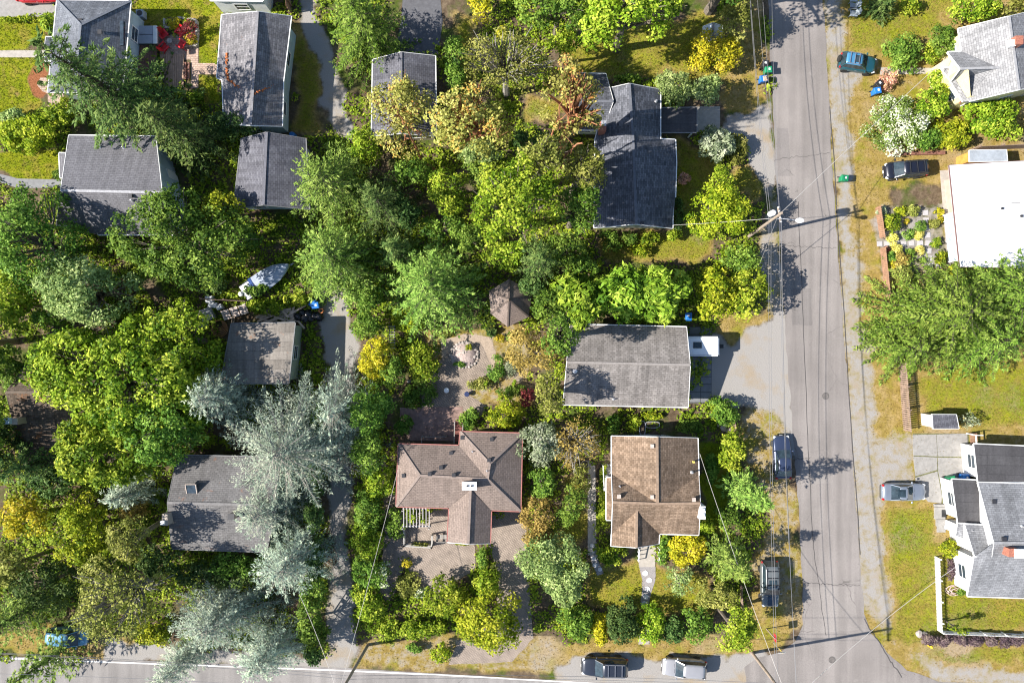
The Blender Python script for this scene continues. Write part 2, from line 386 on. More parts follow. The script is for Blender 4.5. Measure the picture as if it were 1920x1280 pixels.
GX0, GX1, GY0, GY1, ST = -58.5, 58.5, -40.5, 40.5, 0.3
def build_ground():
    gm = groundmat()
    xs = np.arange(GX0, GX1 + 1e-6, ST); ys = np.arange(GY0, GY1 + 1e-6, ST)
    X, Y = np.meshgrid(xs, ys); ny, nx = X.shape
    rng = np.random.default_rng(4)
    jx = blur(rng.normal(0, 1, X.shape), 3) * 2.4 + blur(rng.normal(0, 1, X.shape), 1) * 0.5; jy = blur(rng.normal(0, 1, X.shape), 3) * 2.4 + blur(rng.normal(0, 1, X.shape), 1) * 0.5
    mask = np.zeros((ny, nx, 4)); reg = np.full((ny - 1, nx - 1), -1)
    XC = (X[:-1, :-1] + X[1:, 1:]) / 2; YC = (Y[:-1, :-1] + Y[1:, 1:]) / 2
    for k, (nm, lb, poly, w) in enumerate(REG):
        p = PW(poly)
        ins = inside(X + jx, Y + jy, p); mask[ins] = w
        reg[inside(XC + jx[:-1, :-1], YC + jy[:-1, :-1], p)] = k
    for c in range(4): mask[:, :, c] = blur(blur(mask[:, :, c], 1), 1)
    idx = np.arange(ny * nx).reshape(ny, nx)
    Z = np.zeros_like(X)
    V = np.stack([X, Y, Z], -1).reshape(-1, 3); MC = mask.reshape(-1, 4)
    F = np.stack([idx[:-1, :-1], idx[:-1, 1:], idx[1:, 1:], idx[1:, :-1]], -1).reshape(-1, 4)
    R = reg.reshape(-1)
    def sub(name, sel, extra=None):
        f = F[sel]; u, inv = np.unique(f, return_inverse=True); f = inv.reshape(-1, 4)
        v = V[u]; c = MC[u]
        if extra is not None:
            k = len(v); ev, ef = extra; v = np.concatenate([v, ev]); f = np.concatenate([f, np.array(ef) + k]); c = np.concatenate([c, np.tile([0.1, 0.6, 0, 0], (len(ev), 1))])
        me = np_mesh(name, v, f)
        a = me.color_attributes.new("mask", 'FLOAT_COLOR', 'POINT'); a.data.foreach_set("color", c.astype(np.float32).ravel())
        return link(name, me, gm)
    B = 900.0
    a, b, c, d = xs[0], xs[-1], ys[0], ys[-1]
    ev = np.array([(x, y, 0) for y in (-B, c, d, B) for x in (-B, a, b, B)], float)
    ef = [(r * 4 + q, r * 4 + q + 1, r * 4 + q + 5, r * 4 + q + 4) for r in range(3) for q in range(3) if not (r == 1 and q == 1)]
    tag(sub("ground", R < 0, (ev, ef)), "bare earth and weeds between the gardens", "ground", kind="structure")
    for k, (nm, lb, poly, w) in enumerate(REG):
        if (R == k).any(): tag(sub(nm, R == k), lb, "ground" if "lawn" not in nm else "lawn", kind="structure")
    return X, Y, mask

def np_mesh(name, v, f, tint=None):
    me = bpy.data.meshes.new(name); nf = len(f); k = f.shape[1]
    me.vertices.add(len(v)); me.vertices.foreach_set("co", np.ascontiguousarray(v, np.float32).ravel())
    me.loops.add(nf * k); me.loops.foreach_set("vertex_index", np.ascontiguousarray(f, np.int32).ravel())
    me.polygons.add(nf); me.polygons.foreach_set("loop_start", np.arange(0, nf * k, k, dtype=np.int32))
    me.polygons.foreach_set("loop_total", np.full(nf, k, np.int32))
    if tint is not None:
        a = me.attributes.new("tint", 'FLOAT', 'FACE'); a.data.foreach_set("value", np.ascontiguousarray(tint, np.float32))
    me.update(calc_edges=True); return me

GX, GY, GMASK = build_ground()

def roadmat(name, base, crack=True):
    m, nt, b = newmat(name)
    tc = N(nt, "ShaderNodeTexCoord").outputs["Object"]
    n1 = noise(nt, tc, 9.0, 3, 0.8); n2 = noise(nt, tc, 0.16, 4, 0.6)
    mp = N(nt, "ShaderNodeMapping"); mp.inputs["Scale"].default_value = (1.1, 0.05, 1); mp.inputs["Rotation"].default_value = (0, 0, -0.055); nt.links.new(tc, mp.inputs["Vector"])
    n3 = noise(nt, mp.outputs[0], 1.0, 3, 0.5)
    o = ramp(nt, n1, [(0.25, tuple(x * 0.8 for x in base)), (0.75, tuple(x * 1.2 for x in base))])
    o = mixc(nt, 1.0, o, ramp(nt, n2, [(0.3, (0.84,) * 3), (0.7, (1.12,) * 3)]), 'MULTIPLY')
    o = mixc(nt, 1.0, o, ramp(nt, n3, [(0.35, (0.82,) * 3), (0.65, (1.08,) * 3)]), 'MULTIPLY')
    oil = math_n(nt, 'MULTIPLY_ADD', noise(nt, tc, 1.7, 3, 0.5), 14, -9.8, clamp=True)
    o = mixc(nt, math_n(nt, 'MULTIPLY', oil, 0.45), o, tuple(x * 0.35 for x in base))
    o = mixc(nt, math_n(nt, 'MULTIPLY_ADD', noise(nt, tc, 0.55, 5, 0.75), 5, -3.0, clamp=True), o, tuple(x * 1.22 for x in base))
    wv = N(nt, "ShaderNodeVectorMath", operation='MULTIPLY_ADD'); wv.inputs[1].default_value = (0.7, 0.7, 0); 
    cn = N(nt, "ShaderNodeTexNoise"); cn.inputs["Scale"].default_value = 0.9; cn.inputs["Detail"].default_value = 4; nt.links.new(tc, cn.inputs["Vector"])
    nt.links.new(cn.outputs["Color"], wv.inputs[0]); nt.links.new(tc, wv.inputs[2])
    vo = N(nt, "ShaderNodeTexVoronoi", feature='DISTANCE_TO_EDGE'); vo.inputs["Scale"].default_value = 0.2
    nt.links.new(wv.outputs[0], vo.inputs["Vector"])
    f = math_n(nt, 'LESS_THAN', vo.outputs["Distance"], 0.004)
    gate = math_n(nt, 'MULTIPLY_ADD', noise(nt, tc, 0.25, 2), 8, -4.2, clamp=True)
    o = mixc(nt, math_n(nt, 'MULTIPLY', math_n(nt, 'MULTIPLY', f, gate), 0.55), o, tuple(x * 0.3 for x in base))
    nt.links.new(o, b.inputs["Base Color"]); b.inputs["Roughness"].default_value = 0.9; b.inputs["Specular IOR Level"].default_value = 0.25
    bump(nt, b, n1, 0.25, 0.02)
    return m

asph = roadmat("worn_asphalt", (0.232, 0.21, 0.198)); asph2 = roadmat("road_asphalt", (0.25, 0.234, 0.226))
mb = MB(); mb.sheet(PW([(-3000, 1131), (0, 1229), (640, 1251), (1060, 1276), (1500, 1288), (5000, 1400), (5000, 1640), (-3000, 1390)]), 0.008)
tag(mb.build("road", asph2), "pale asphalt through road with a white edge line", "road", kind="structure")
left = [(1425, -260), (1440, 0), (1447, 170), (1455, 340), (1465, 500), (1473, 640), (1483, 760), (1491, 870), (1500, 1000), (1506, 1110), (1504, 1170), (1490, 1203), (1462, 1222), (1420, 1232), (1395, 1250), (1400, 1290)]
right = [(1990, 1300), (1840, 1282), (1760, 1276), (1700, 1256), (1664, 1222), (1634, 1186), (1621, 1150), (1614, 1090), (1605, 950), (1593, 760), (1580, 600), (1562, 340), (1553, 170), (1543, 0), (1528, -260)]
mb = MB(); mb.sheet(ragged(PW(left + right), 0.8, 0.09, 3), 0.014)
tag(mb.build("road", asph), "straight grey side street running up past the parked cars", "road", kind="structure")
# dark lines along the lane and the straight edge, and cracks, thin sheets on the street
darklinem = mat("dark_street_line", (0.06, 0.055, 0.055), 0.9, 0.3, 4)
def strip(pts, w, z):
    mb = MB(); P = [W(x, y) for x, y in pts]; L = []; Rr = []
    for i, p in enumerate(P):
        d = (P[min(i + 1, len(P) - 1)] - P[max(i - 1, 0)]).normalized(); n = Vector((-d.y, d.x, 0))
        L.append(p + n * w / 2); Rr.append(p - n * w / 2)
    k = len(P)
    mb.add([(p.x, p.y, z) for p in L + Rr], [(k + i, k + i + 1, i + 1, i) for i in range(k - 1)])
    return mb
def wobble(a, b, n, amp, seed):
    r = random.Random(seed); out = []; off = 0
    for i in range(n + 1):
        t = i / n; off = off * 0.7 + r.uniform(-amp, amp); out.append((a[0] + (b[0] - a[0]) * t + off, a[1] + (b[1] - a[1]) * t + r.uniform(-2, 2)))
    return out
for (a, b, lb, w) in [((1496, 380), (1524, 1010), "dark line along the left lane of the side street", 0.07), ((1556, 200), (1612, 1040), "dark line along the right edge of the side street", 0.09),
                      ((1524, 1010), (1548, 1190), "dark line running into the junction", 0.06), ((1505, 1093), (1612, 1097), "cross crack in the street above the junction", 0.05),
                      ((1490, 860), (1520, 858), "short cross crack by the blue hatchback", 0.05), ((1462, 460), (1568, 466), "cross crack in the street below the light pole", 0.04), ((1452, 300), (1556, 286), "cross crack in the upper street", 0.04), ((1620, 1160), (1690, 1268), "curved crack round the junction corner", 0.1)]:
    tag(strip(wobble(a, b, 26, 1.0, int(a[0])), w, 0.019).build("dark_street_line", darklinem), lb, "road crack", kind="structure")
tag(strip([(-400, 1219.5), (0, 1233), (330, 1245), (640, 1256), (860, 1266), (1110, 1280), (1300, 1288)], 0.13, 0.013).build("road_marking", mat("road_paint", (0.72, 0.7, 0.68), 0.7, 0.12, 3, stain=0.4)), "white edge line along the through road", "road marking", kind="structure")

conc = mat("pale_concrete", (0.27, 0.258, 0.243), 0.9, 0.16, 2.5, bmp=0.2, stain=0.35)
concw = mat("light_concrete", (0.37, 0.335, 0.295), 0.9, 0.14, 2.5, bmp=0.2, stain=0.3)
concd = mat("grey_concrete", (0.2, 0.2, 0.205), 0.9, 0.16, 2.5, stain=0.3)
pav = pavermat("herringbone_paver", (0.29, 0.235, 0.195), (0.35, 0.285, 0.235), 0.2, 0.2, 0.785, 0.022)
pavd = pavermat("garden_paver", (0.26, 0.208, 0.168), (0.33, 0.265, 0.215), 0.2, 0.2, 0.785, 0.022)
pavt = pavermat("tan_brick_paver", (0.40, 0.28, 0.22), (0.52, 0.38, 0.30), 0.36, 0.2, 0.0, 0.02)
patchm = roadmat("patched_asphalt", (0.195, 0.178, 0.17)); patchp = roadmat("pale_patched_asphalt", (0.255, 0.232, 0.218))
for q, m_, lb in (([(1482, 540), (1520, 541), (1523, 610), (1485, 609)], patchm, "darker asphalt patch in the left lane below the light pole"), ([(1500, 870), (1560, 868), (1562, 905), (1502, 908)], patchp, "pale asphalt patch under the tree shadow"), ([(1520, 1100), (1600, 1098), (1610, 1180), (1526, 1186)], patchp, "large pale patch above the junction"), ([(1456, 240), (1478, 240), (1482, 330), (1458, 330)], patchm, "narrow dark patch along the upper left kerb")):
    tag(MB().sheet(ragged(PW(q), 0.4, 0.05, int(q[0][0])), 0.0165).build("asphalt_patch", m_), lb, "road patch", kind="structure")
for x, y, lb in ((1548, 742, "iron manhole cover in the middle of the side street"), (1560, 1236, "iron manhole cover in the junction")):
    c = W(x, y); t = thing("manhole_cover", lb, "manhole cover", (c.x, c.y, 0)); MB().lathe([(0.36, 0.0), (0.36, 0.024)], tuple(c), 20).build("frame", mat("cast_iron", (0.09, 0.085, 0.08), 0.7, 0.3, 8), t); MB().lathe([(0.3, 0.02), (0.3, 0.03)], tuple(c), 18).build("lid", mat("worn_iron", (0.14, 0.125, 0.115), 0.6, 0.3, 8), t)
EXCL = [PW(left + right)]
def slab(name, label, pts, z, m, seed=0, rag=0.0, cat="paving"):
    p = PW(pts); EXCL.append(p)
    if rag: p = ragged(p, 0.5, rag, seed)
    mb = MB(); mb.prism(p, -0.05, z); return tag(mb.build(name, m), label, cat, kind="structure")

slab("concrete_driveway", "concrete driveway with the red car", [(-60, -60), (106, -60), (106, 32), (-60, 32)], 0.02, conc)
slab("footpath", "straight concrete front walk to the hip roofed house", [(-60, 95), (86, 95), (86, 108), (-60, 108)], 0.03, concw)
slab("footpath", "grey paved walk curving to the house under the hedge", [(-30, 318), (0, 326), (34, 335), (118, 337), (118, 352), (34, 353), (0, 342), (-30, 330)], 0.03, concd)
slab("patio", "tan brick patio under the red chairs", [(300, 70), (375, 56), (372, 90), (372, 119), (412, 119), (412, 140), (372, 140), (372, 166), (358, 166), (358, 112), (300, 112)], 0.03, pavt)
slab("patio", "small tan paved terrace beside the half round bed", [(90, 176), (118, 176), (128, 202), (90, 202)], 0.03, pavt)
slab("footpath", "round paved landing under the drooping fir", [(76, 146), (92, 146), (92, 176), (80, 172), (70, 160)], 0.03, pavt)
slab("courtyard", "dark courtyard above the shingled shed", [(758, -40), (822, -40), (830, 40), (822, 102), (740, 100), (752, 40)], 0.02, mat("shade_dark_concrete", (0.1, 0.1, 0.11), 0.9, 0.2, 2.5, stain=0.3))  # the fir's shade is put into this darker concrete colour
slab("concrete_driveway", "pale concrete forecourt before the flat carport", [(1303, 200), (1350, 200), (1350, 248), (1303, 248)], 0.03, concw)
slab("footpath", "concrete walk along the left side of the orange roofed house", [(1102, 862), (1116, 868), (1118, 1010), (1112, 1040), (1102, 1040), (1102, 900)], 0.03, concw)
slab("footpath", "front walk from the porch of the orange roofed house", [(1196, 1022), (1230, 1022), (1228, 1062), (1198, 1062)], 0.05, concw)
slab("gravel_path", "grey gravel path under the white stepping stones", [(1198, 1062), (1228, 1062), (1229, 1090), (1220, 1110), (1216, 1134), (1200, 1134), (1204, 1105), (1203, 1085)], 0.02, mat("grey_grit", (0.27, 0.25, 0.25), 0.95, 0.3, 14), 5, 0.06)
slab("gravel_path", "dark shaded path under the side stepping stones", [(1104, 1010), (1118, 1015), (1122, 1050), (1132, 1075), (1120, 1078), (1108, 1050)], 0.02, mat("grey_grit", (0.27, 0.25, 0.25)), 6, 0.05)
slab("footpath", "short concrete walk through the garden hedge", [(1202, 1175), (1216, 1175), (1218, 1207), (1197, 1207)], 0.03, concw)
slab("footpath", "concrete step path to the yellow house", [(1650, 127), (1760, 128), (1760, 138), (1650, 141)], 0.03, concw)
slab("footpath", "concrete strip along the white roofed house", [(1762, 320), (1786, 318), (1792, 500), (1776, 500), (1768, 392)], 0.03, concw)
slab("patio", "herringbone paved front terrace of the brown house", [(720, 960), (850, 950), (890, 1020), (892, 1068), (868, 1080), (830, 1110), (790, 1112), (756, 1050), (740, 1020)], 0.03, pav, 8, 0.05)
slab("concrete_driveway", "herringbone paved driveway right of the brown house", [(920, 960), (990, 955), (990, 1060), (1000, 1195), (960, 1240), (840, 1245), (860, 1200), (930, 1150), (936, 1080), (918, 1030)], 0.03, pav, 9, 0.05)
slab("footpath", "dark paved side path left of the brown house", [(714, 870), (745, 870), (745, 1000), (756, 1060), (742, 1110), (728, 1130), (712, 1110), (720, 1000)], 0.025, pavd, 10, 0.08)
slab("patio", "lattice paved garden court behind the brown house", [(795, 700), (830, 672), (850, 650), (900, 640), (920, 680), (905, 720), (880, 740), (912, 760), (905, 782), (850, 765), (790, 770), (790, 740)], 0.03, pavd, 11, 0.05)
slab("patio", "worn red concrete terrace behind the brown house", [(750, 764), (868, 762), (868, 800), (850, 826), (770, 826), (750, 800)], 0.05, mat("worn_red_concrete", (0.25, 0.165, 0.14), 0.9, 0.4, 1.6, stain=0.25))
slab("footpath", "sandy paved ring round the rock garden", [(826, 640), (870, 625), (920, 632), (930, 660), (925, 700), (880, 710), (830, 700)], 0.02, mat("sandy_grit", (0.33, 0.26, 0.20), 0.95, 0.25, 6), 12, 0.08)
# caravan forecourt: separate cast slabs, two columns
slabm = mat("cast_slab", (0.17, 0.175, 0.185), 0.9, 0.14, 2.5, stain=0.3)
fc = tag(MB().prism(PW([(1282, 612), (1335, 612), (1334, 756), (1282, 756)]), -0.05, 0.015).build("forecourt", mat("slab_joint", (0.07, 0.07, 0.07))), "forecourt of square concrete slabs under the caravan", "paving", kind="structure")
ycuts = [613, 627, 641, 655, 668, 681, 693, 706, 720, 735, 754]
for i in range(len(ycuts) - 1):
    for x0, x1 in ((1272, 1292), (1293.4, 1313), (1314.4, 1333.6)):
        MB().prism(PW([(x0, ycuts[i] + 0.7), (x1, ycuts[i] + 0.7), (x1, ycuts[i + 1] - 0.7), (x0, ycuts[i + 1] - 0.7)]), 0.0, 0.04 + 0.006 * ((i * 7 + int(x0)) % 3)).build("slab", slabm, fc)
# broken concrete driveway of the bottom right house: five slabs
bc = tag(MB().prism(PW([(1712, 812), (1816, 812), (1818, 930), (1766, 944), (1716, 912)]), -0.05, 0.02).build("concrete_driveway", mat("grassy_joint", (0.13, 0.13, 0.06), 0.9, 0.5, 5)), "cracked concrete driveway of the white walled house", "paving", kind="structure")
for q in ([(1711, 815), (1755, 814), (1757, 855), (1712, 853)], [(1756, 814), (1813, 812), (1815, 856), (1758, 855)], [(1712, 855), (1756.5, 857), (1757, 880), (1716, 892)], [(1758, 857), (1815, 858), (1817, 925), (1768, 930), (1759, 884)],
          [(1716, 895), (1757, 883), (1766, 931), (1764, 943), (1740, 940), (1716, 912)]):
    MB().prism(PW(q), 0.0, 0.05).build("slab", conc, bc)

# ------------------------------------------------------------------ houses
white = mat("white_paint", (0.78, 0.78, 0.77), 0.6, 0.06, 2.0, stain=0.12)
glass = glassmat("window_glass", (0.035, 0.05, 0.065))
trimred = mat("red_gutter_paint", (0.34, 0.13, 0.11), 0.6, 0.2, 3)
vinyl_white = mat("white_siding", (0.74, 0.75, 0.76), 0.7, 0.07, 1.5, stain=0.15)
def siding(name, col):
    if name in MATS: return MATS[name]
    m, nt, b = newmat(name)
    tc = N(nt, "ShaderNodeTexCoord").outputs["Object"]
    wv = N(nt, "ShaderNodeTexWave", wave_type='BANDS', bands_direction='Z', wave_profile='SAW'); wv.inputs["Scale"].default_value = 1.6
    nt.links.new(tc, wv.inputs["Vector"])
    o = mixc(nt, 1.0, ramp(nt, noise(nt, tc, 1.3, 4), [(0.3, tuple(x * 0.86 for x in col)), (0.7, tuple(min(1, x * 1.1) for x in col))]), ramp(nt, wv.outputs["Fac"], [(0.0, (0.55,) * 3), (0.14, (1,) * 3)]), 'MULTIPLY')
    nt.links.new(o, b.inputs["Base Color"]); b.inputs["Roughness"].default_value = 0.75
    bump(nt, b, wv.outputs["Fac"], 0.4, 0.02); MATS[name] = m; return m
sid_blue = siding("pale_blue_siding", (0.42, 0.52, 0.58)); sid_white = siding("white_lap_siding", (0.72, 0.72, 0.72)); sid_green = siding("pale_green_siding", (0.60, 0.66, 0.55))
sid_cream = siding("cream_yellow_siding", (0.78, 0.68, 0.36)); sid_brown = siding("brown_siding", (0.2, 0.15, 0.12)); sid_grey = siding("grey_green_siding", (0.34, 0.40, 0.36)); sid_tan = siding("tan_siding", (0.42, 0.36, 0.3))

def inset(poly, d):
    n = len(poly); ar = sum(poly[i][0] * poly[(i + 1) % n][1] - poly[(i + 1) % n][0] * poly[i][1] for i in range(n))
    if ar < 0: poly = poly[::-1]
    ln = []
    for i in range(n):
        a = Vector(poly[i]); b = Vector(poly[(i + 1) % n]); t = (b - a).normalized(); nn = Vector((-t.y, t.x)); ln.append((a + nn * d, t))
    out = []
    for i in range(n):
        p, t = ln[i - 1]; q, u = ln[i]; c = t.x * u.y - t.y * u.x
        if abs(c) < 0.08: out.append(tuple(q))
        else:
            k = ((q.x - p.x) * u.y - (q.y - p.y) * u.x) / c; out.append((p.x + t.x * k, p.y + t.y * k))
    return out

class House:
    def __init__(s, name, label, cat="house"):
        s.root = None; s.name = name; s.label = label; s.cat = cat; s.rng = random.Random(hash(label) % 1000 if False else len(label) * 7)
    def roof(s, verts, faces, rm, wm=None, trim=None, d=0.45, thick=0.18, gutter=True, wins=True, base=0.0, capm=None, door=False, eave_trim=None):
        P = [W(*v) for v in verts]
        if s.root is None:
            c = sum(P, Vector()) / len(P); s.root = thing(s.name, s.label, s.cat, (c.x, c.y, 0))
        root = s.root; o = org(root); trim = trim or white
        F = []
        for f in faces:
            nr = Vector()
            for i in range(len(f)):
                a = P[f[i]]; b = P[f[(i + 1) % len(f)]]
                nr += Vector(((a.y - b.y) * (a.z + b.z), (a.z - b.z) * (a.x + b.x), (a.x - b.x) * (a.y + b.y)))
            f = list(f); 
            if nr.z < 0: f.reverse(); nr = -nr
            F.append((f, nr.normalized()))
        # skin
        bm = bmesh.new(); uvl = bm.loops.layers.uv.new("UVMap")
        top = [bm.verts.new(p - o) for p in P]; bot = [bm.verts.new(p - o - Vector((0, 0, thick))) for p in P]
        cnt = {}
        for f, nr in F:
            face = bm.faces.new([top[i] for i in f])
            dn = Vector((nr.x, nr.y, 0)); 
            if dn.length < 1e-3: dn = Vector((0, -1, 0))
            dn.normalize(); al = Vector((-dn.y, dn.x, 0)); sl = nr.cross(al).normalized()
            if sl.z < 0: sl = -sl
            for l in face.loops:
                q = l.vert.co + o; l[uvl].uv = (q.dot(al) + s.rng.random() * 0, q.dot(sl))
            bm.faces.new([bot[i] for i in reversed(f)])
            for i in range(len(f)):
                e = (f[i], f[(i + 1) % len(f)]); cnt.setdefault(frozenset(e), []).append((e, len(cnt), F.index((f, nr))))
        bnd = []; inner = []
        for k, lst in cnt.items():
            if len(lst) == 1: bnd.append(lst[0][0])
            else: inner.append((lst[0][0], lst[0][2], lst[1][2]))
        for a, b in bnd: bm.faces.new([top[b], top[a], bot[a], bot[b]])
        bmesh.ops.triangulate(bm, faces=[f for f in bm.faces if len(f.verts) > 4])
        me = bpy.data.meshes.new("roof"); bm.to_mesh(me); bm.free()
        R = link("roof", me, rm, root)
        # boundary loop
        nx = {a: b for a, b in bnd}; loop = [bnd[0][0]]
        while nx[loop[-1]] != loop[0] and len(loop) < 60: loop.append(nx[loop[-1]])
        poly = [(P[i].x, P[i].y) for i in loop]; EXCL.append(poly)
        for a, b in bnd:
            A, B = P[a], P[b]; dd = (B - A); L2 = Vector((dd.x, dd.y, 0))
            if L2.length < 0.5: continue
            t = L2.normalized(); out = Vector((t.y, -t.x, 0))
            if abs(dd.z) < 0.3 and gutter:
                off = out * 0.046 - Vector((0, 0, 0.03))
                MB().beam(A + off, B + off, 0.085, 0.1).build("gutter", eave_trim or trim, R)
            else:
                off = out * 0.026 - Vector((0, 0, 0.075))
                MB().beam(A + off, B + off, 0.045, 0.18).build("rake_board", trim, R)
        for e, f1, f2 in inner:
            A, B = P[e[0]], P[e[1]]; c2 = sum((P[i] for i in F[f2][0]), Vector()) / len(F[f2][0])
            if (c2 - A).dot(F[f1][1]) < -0.05:
                n = (F[f1][1] + F[f2][1]).normalized()
                MB().beam(A + n * 0.018, B + n * 0.018, 0.24, 0.03).build("ridge_cap", capm or mat("cap_" + rm.name, tuple(x * 1.08 for x in ROOFC.get(rm.name, (0.2, 0.2, 0.2))), 0.9, 0.2, 4), R)
        tris = []
        for f, nr in F:
            c0 = P[f[0]]
            tris.append(([P[i] for i in f], c0, nr))
        def rz(x, y):
            for pl, c0, nr in tris:
                j = len(pl) - 1; r = False
                for i in range(len(pl)):
                    if (pl[i].y > y) != (pl[j].y > y) and x < (pl[j].x - pl[i].x) * (y - pl[i].y) / (pl[j].y - pl[i].y) + pl[i].x: r = not r
                    j = i
                if r: return c0.z - (nr.x * (x - c0.x) + nr.y * (y - c0.y)) / max(nr.z, 0.2)
            return min(p.z for p in P)
        s.rz = rz; s.R = R
        if wm is None: return R
        fp = inset(poly, d); n = len(fp); mb = MB()
        for i in range(n):
            a = Vector(fp[i]); b = Vector(fp[(i + 1) % n]); L = (b - a).length; k = max(1, int(L / 0.4)); pts = [a + (b - a) * (j / k) for j in range(k + 1)]
            tz = [max(base + 0.3, rz(p.x, p.y) - thick + 0.01) for p in pts]
            for j in range(k):
                mb.add([(pts[j].x, pts[j].y, base), (pts[j + 1].x, pts[j + 1].y, base), (pts[j + 1].x, pts[j + 1].y, tz[j + 1]), (pts[j].x, pts[j].y, tz[j])], [(0, 1, 2, 3)])
        wall = mb.build("wall", wm, root)
        if wins:
            dd = False
            for i in range(n):
                a = Vector(fp[i]); b = Vector(fp[(i + 1) % n]); L = (b - a).length
                if L < 2.2: continue
                t = (b - a).normalized(); out = Vector((t.y, -t.x)); k = max(1, int(L / 3.2))
                for j in range(k):
                    p = a + (b - a) * ((j + 0.5) / k); zt = rz(p.x, p.y) - thick - base
                    isd = door and not dd and j == k // 2 and L > 4
                    w, h, zc = (0.95, 2.0, 1.02) if isd else (min(1.3, L / k * 0.5), 1.05, 1.55)
                    if zt < zc + h / 2 + 0.15: continue
                    ang = math.atan2(t.y, t.x); c = Vector((p.x, p.y, base + zc)); on = Vector((out.x, out.y, 0))
                    if isd:
                        dd = True; D = MB().box(c + on * 0.02, (w, 0.07, h), ang).build("door", white, root)
                        MB().box(c + on * 0.075 + Vector((t.x, t.y, 0)) * 0.36, (0.06, 0.04, 0.06), ang).build("handle", mat("brass", (0.5, 0.36, 0.14), 0.3, metal=1.0), D)
                    else:
                        wn_ = MB().box(c + on * 0.012, (w, 0.05, h), ang).build("window", glass, root)
                        fr = MB(); tv = Vector((t.x, t.y, 0)); q = c + on * 0.03
                        for sgn in (-1, 1):
                            fr.box(q + tv * sgn * (w / 2 + 0.04), (0.09, 0.07, h + 0.17), ang); fr.box(q + Vector((0, 0, sgn * (h / 2 + 0.04))), (w - 0.012, 0.07, 0.09), ang)
                        fr.box(q, (w - 0.012, 0.055, 0.04), ang); fr.build("frame", white, wn_)
        return R

def roofbox(h, name, px, py, z, d, m, rz=0.0, parent=None, bev=0.0):
    c = W(px, py, z); return MB().box((c.x, c.y, z - d[2] / 2), d, rz).build(name, m, parent or h.R, bev=bev)

vent_m = mat("dark_vent_metal", (0.03, 0.03, 0.035), 0.5, 0.2, 8); pipe_m = mat("galvanised_pipe", (0.6, 0.6, 0.62), 0.4, 0.15, 6, metal=0.6)
def vent(h, px, py, z=None, m=None, s=0.3):
    c = W(px, py, 4.3); zz = h.rz(c.x, c.y); c = W(px, py, zz)
    mb = MB(); mb.box((c.x, c.y, zz + 0.07), (s, s, 0.2)); mb.box((c.x, c.y - 0.03, zz + 0.19), (s + 0.1, s + 0.12, 0.05)); return mb.build("roof_vent", m or vent_m, h.R)
def pipe(h, px, py, s=0.07):
    c = W(px, py, 4.3); zz = h.rz(c.x, c.y); c = W(px, py, zz)
    mb = MB(); mb.tube([(c.x, c.y, zz - 0.05), (c.x, c.y, zz + 0.35)], s, 8); mb.lathe([(s * 2.2, 0), (s * 1.2, 0.08)], (c.x, c.y, zz), 8); return mb.build("vent_pipe", pipe_m, h.R)

G_bluegrey = roofmat("blue_grey_shingle", (0.115, 0.125, 0.148), (0.175, 0.188, 0.215)); G_grey = roofmat("grey_shingle", (0.15, 0.145, 0.155), (0.245, 0.235, 0.245), moss=0.08)
G_plain = roofmat("plain_grey_shingle", (0.145, 0.142, 0.156), (0.178, 0.175, 0.19), streak=0.12, blotch=0.12); G_dark = roofmat("charcoal_shingle", (0.075, 0.08, 0.095), (0.15, 0.155, 0.18))
G_slate = roofmat("slate_grey_shingle", (0.1, 0.1, 0.118), (0.14, 0.14, 0.16)); G_taupe = roofmat("taupe_shingle", (0.185, 0.168, 0.157), (0.255, 0.233, 0.22))
G_brown = roofmat("brown_shingle", (0.19, 0.15, 0.13), (0.235, 0.185, 0.16), streak=0.1, blotch=0.12); G_orange = roofmat("orange_brown_shingle", (0.175, 0.122, 0.084), (0.275, 0.198, 0.143), 0.38, 0.2, streak=0.3, blotch=0.3)
G_pale = roofmat("pale_grey_shingle", (0.205, 0.205, 0.215), (0.31, 0.31, 0.32), streak=0.2, blotch=0.15); G_moss = roofmat("mossy_brown_shingle", (0.08, 0.06, 0.045), (0.15, 0.115, 0.09), moss=0.5)
G_lgrey = roofmat("light_grey_shingle", (0.18, 0.183, 0.195), (0.245, 0.25, 0.265), streak=0.12); G_black = roofmat("black_rolled_roofing", (0.06, 0.058, 0.062), (0.075, 0.073, 0.077), 8.0, 0.95, streak=0.1, blotch=0.15)
flatwhite = mat("white_membrane", (0.74, 0.74, 0.75), 0.6, 0.05, 1.2, stain=0.3); brick = mat("red_brick", (0.32, 0.12, 0.08), 0.9, 0.35, 9)
metalroof = mat("zinc_sheet", (0.42, 0.45, 0.48), 0.5, 0.2, 1.5, metal=0.3, stain=0.25)

# 1 hip roofed house, top left
h = House("hip_roof_house", "blue grey hip roofed house half hidden by the drooping fir")
h.roof([(107, 1, 3.4), (245, 2, 3.4), (230, 172, 3.4), (90, 173, 3.4), (151, 47, 5.5), (143, 126, 5.5)], [(0, 1, 4), (1, 2, 5, 4), (2, 3, 5), (3, 0, 4, 5)], G_bluegrey, sid_blue, door=True)
vent(h, 152, 40); vent(h, 189, 61)
roofbox(h, "skylight", 228, 62, 4.15, (0.35, 2.4, 0.3), glass)
h.roof([(86, 70, 3.25), (112, 70, 3.25), (110, 114, 3.25), (84, 114, 3.25), (84, 92, 4.1), (122, 92, 4.1)], [(0, 1, 5, 4), (4, 5, 2, 3)], G_bluegrey, sid_blue, wins=False)
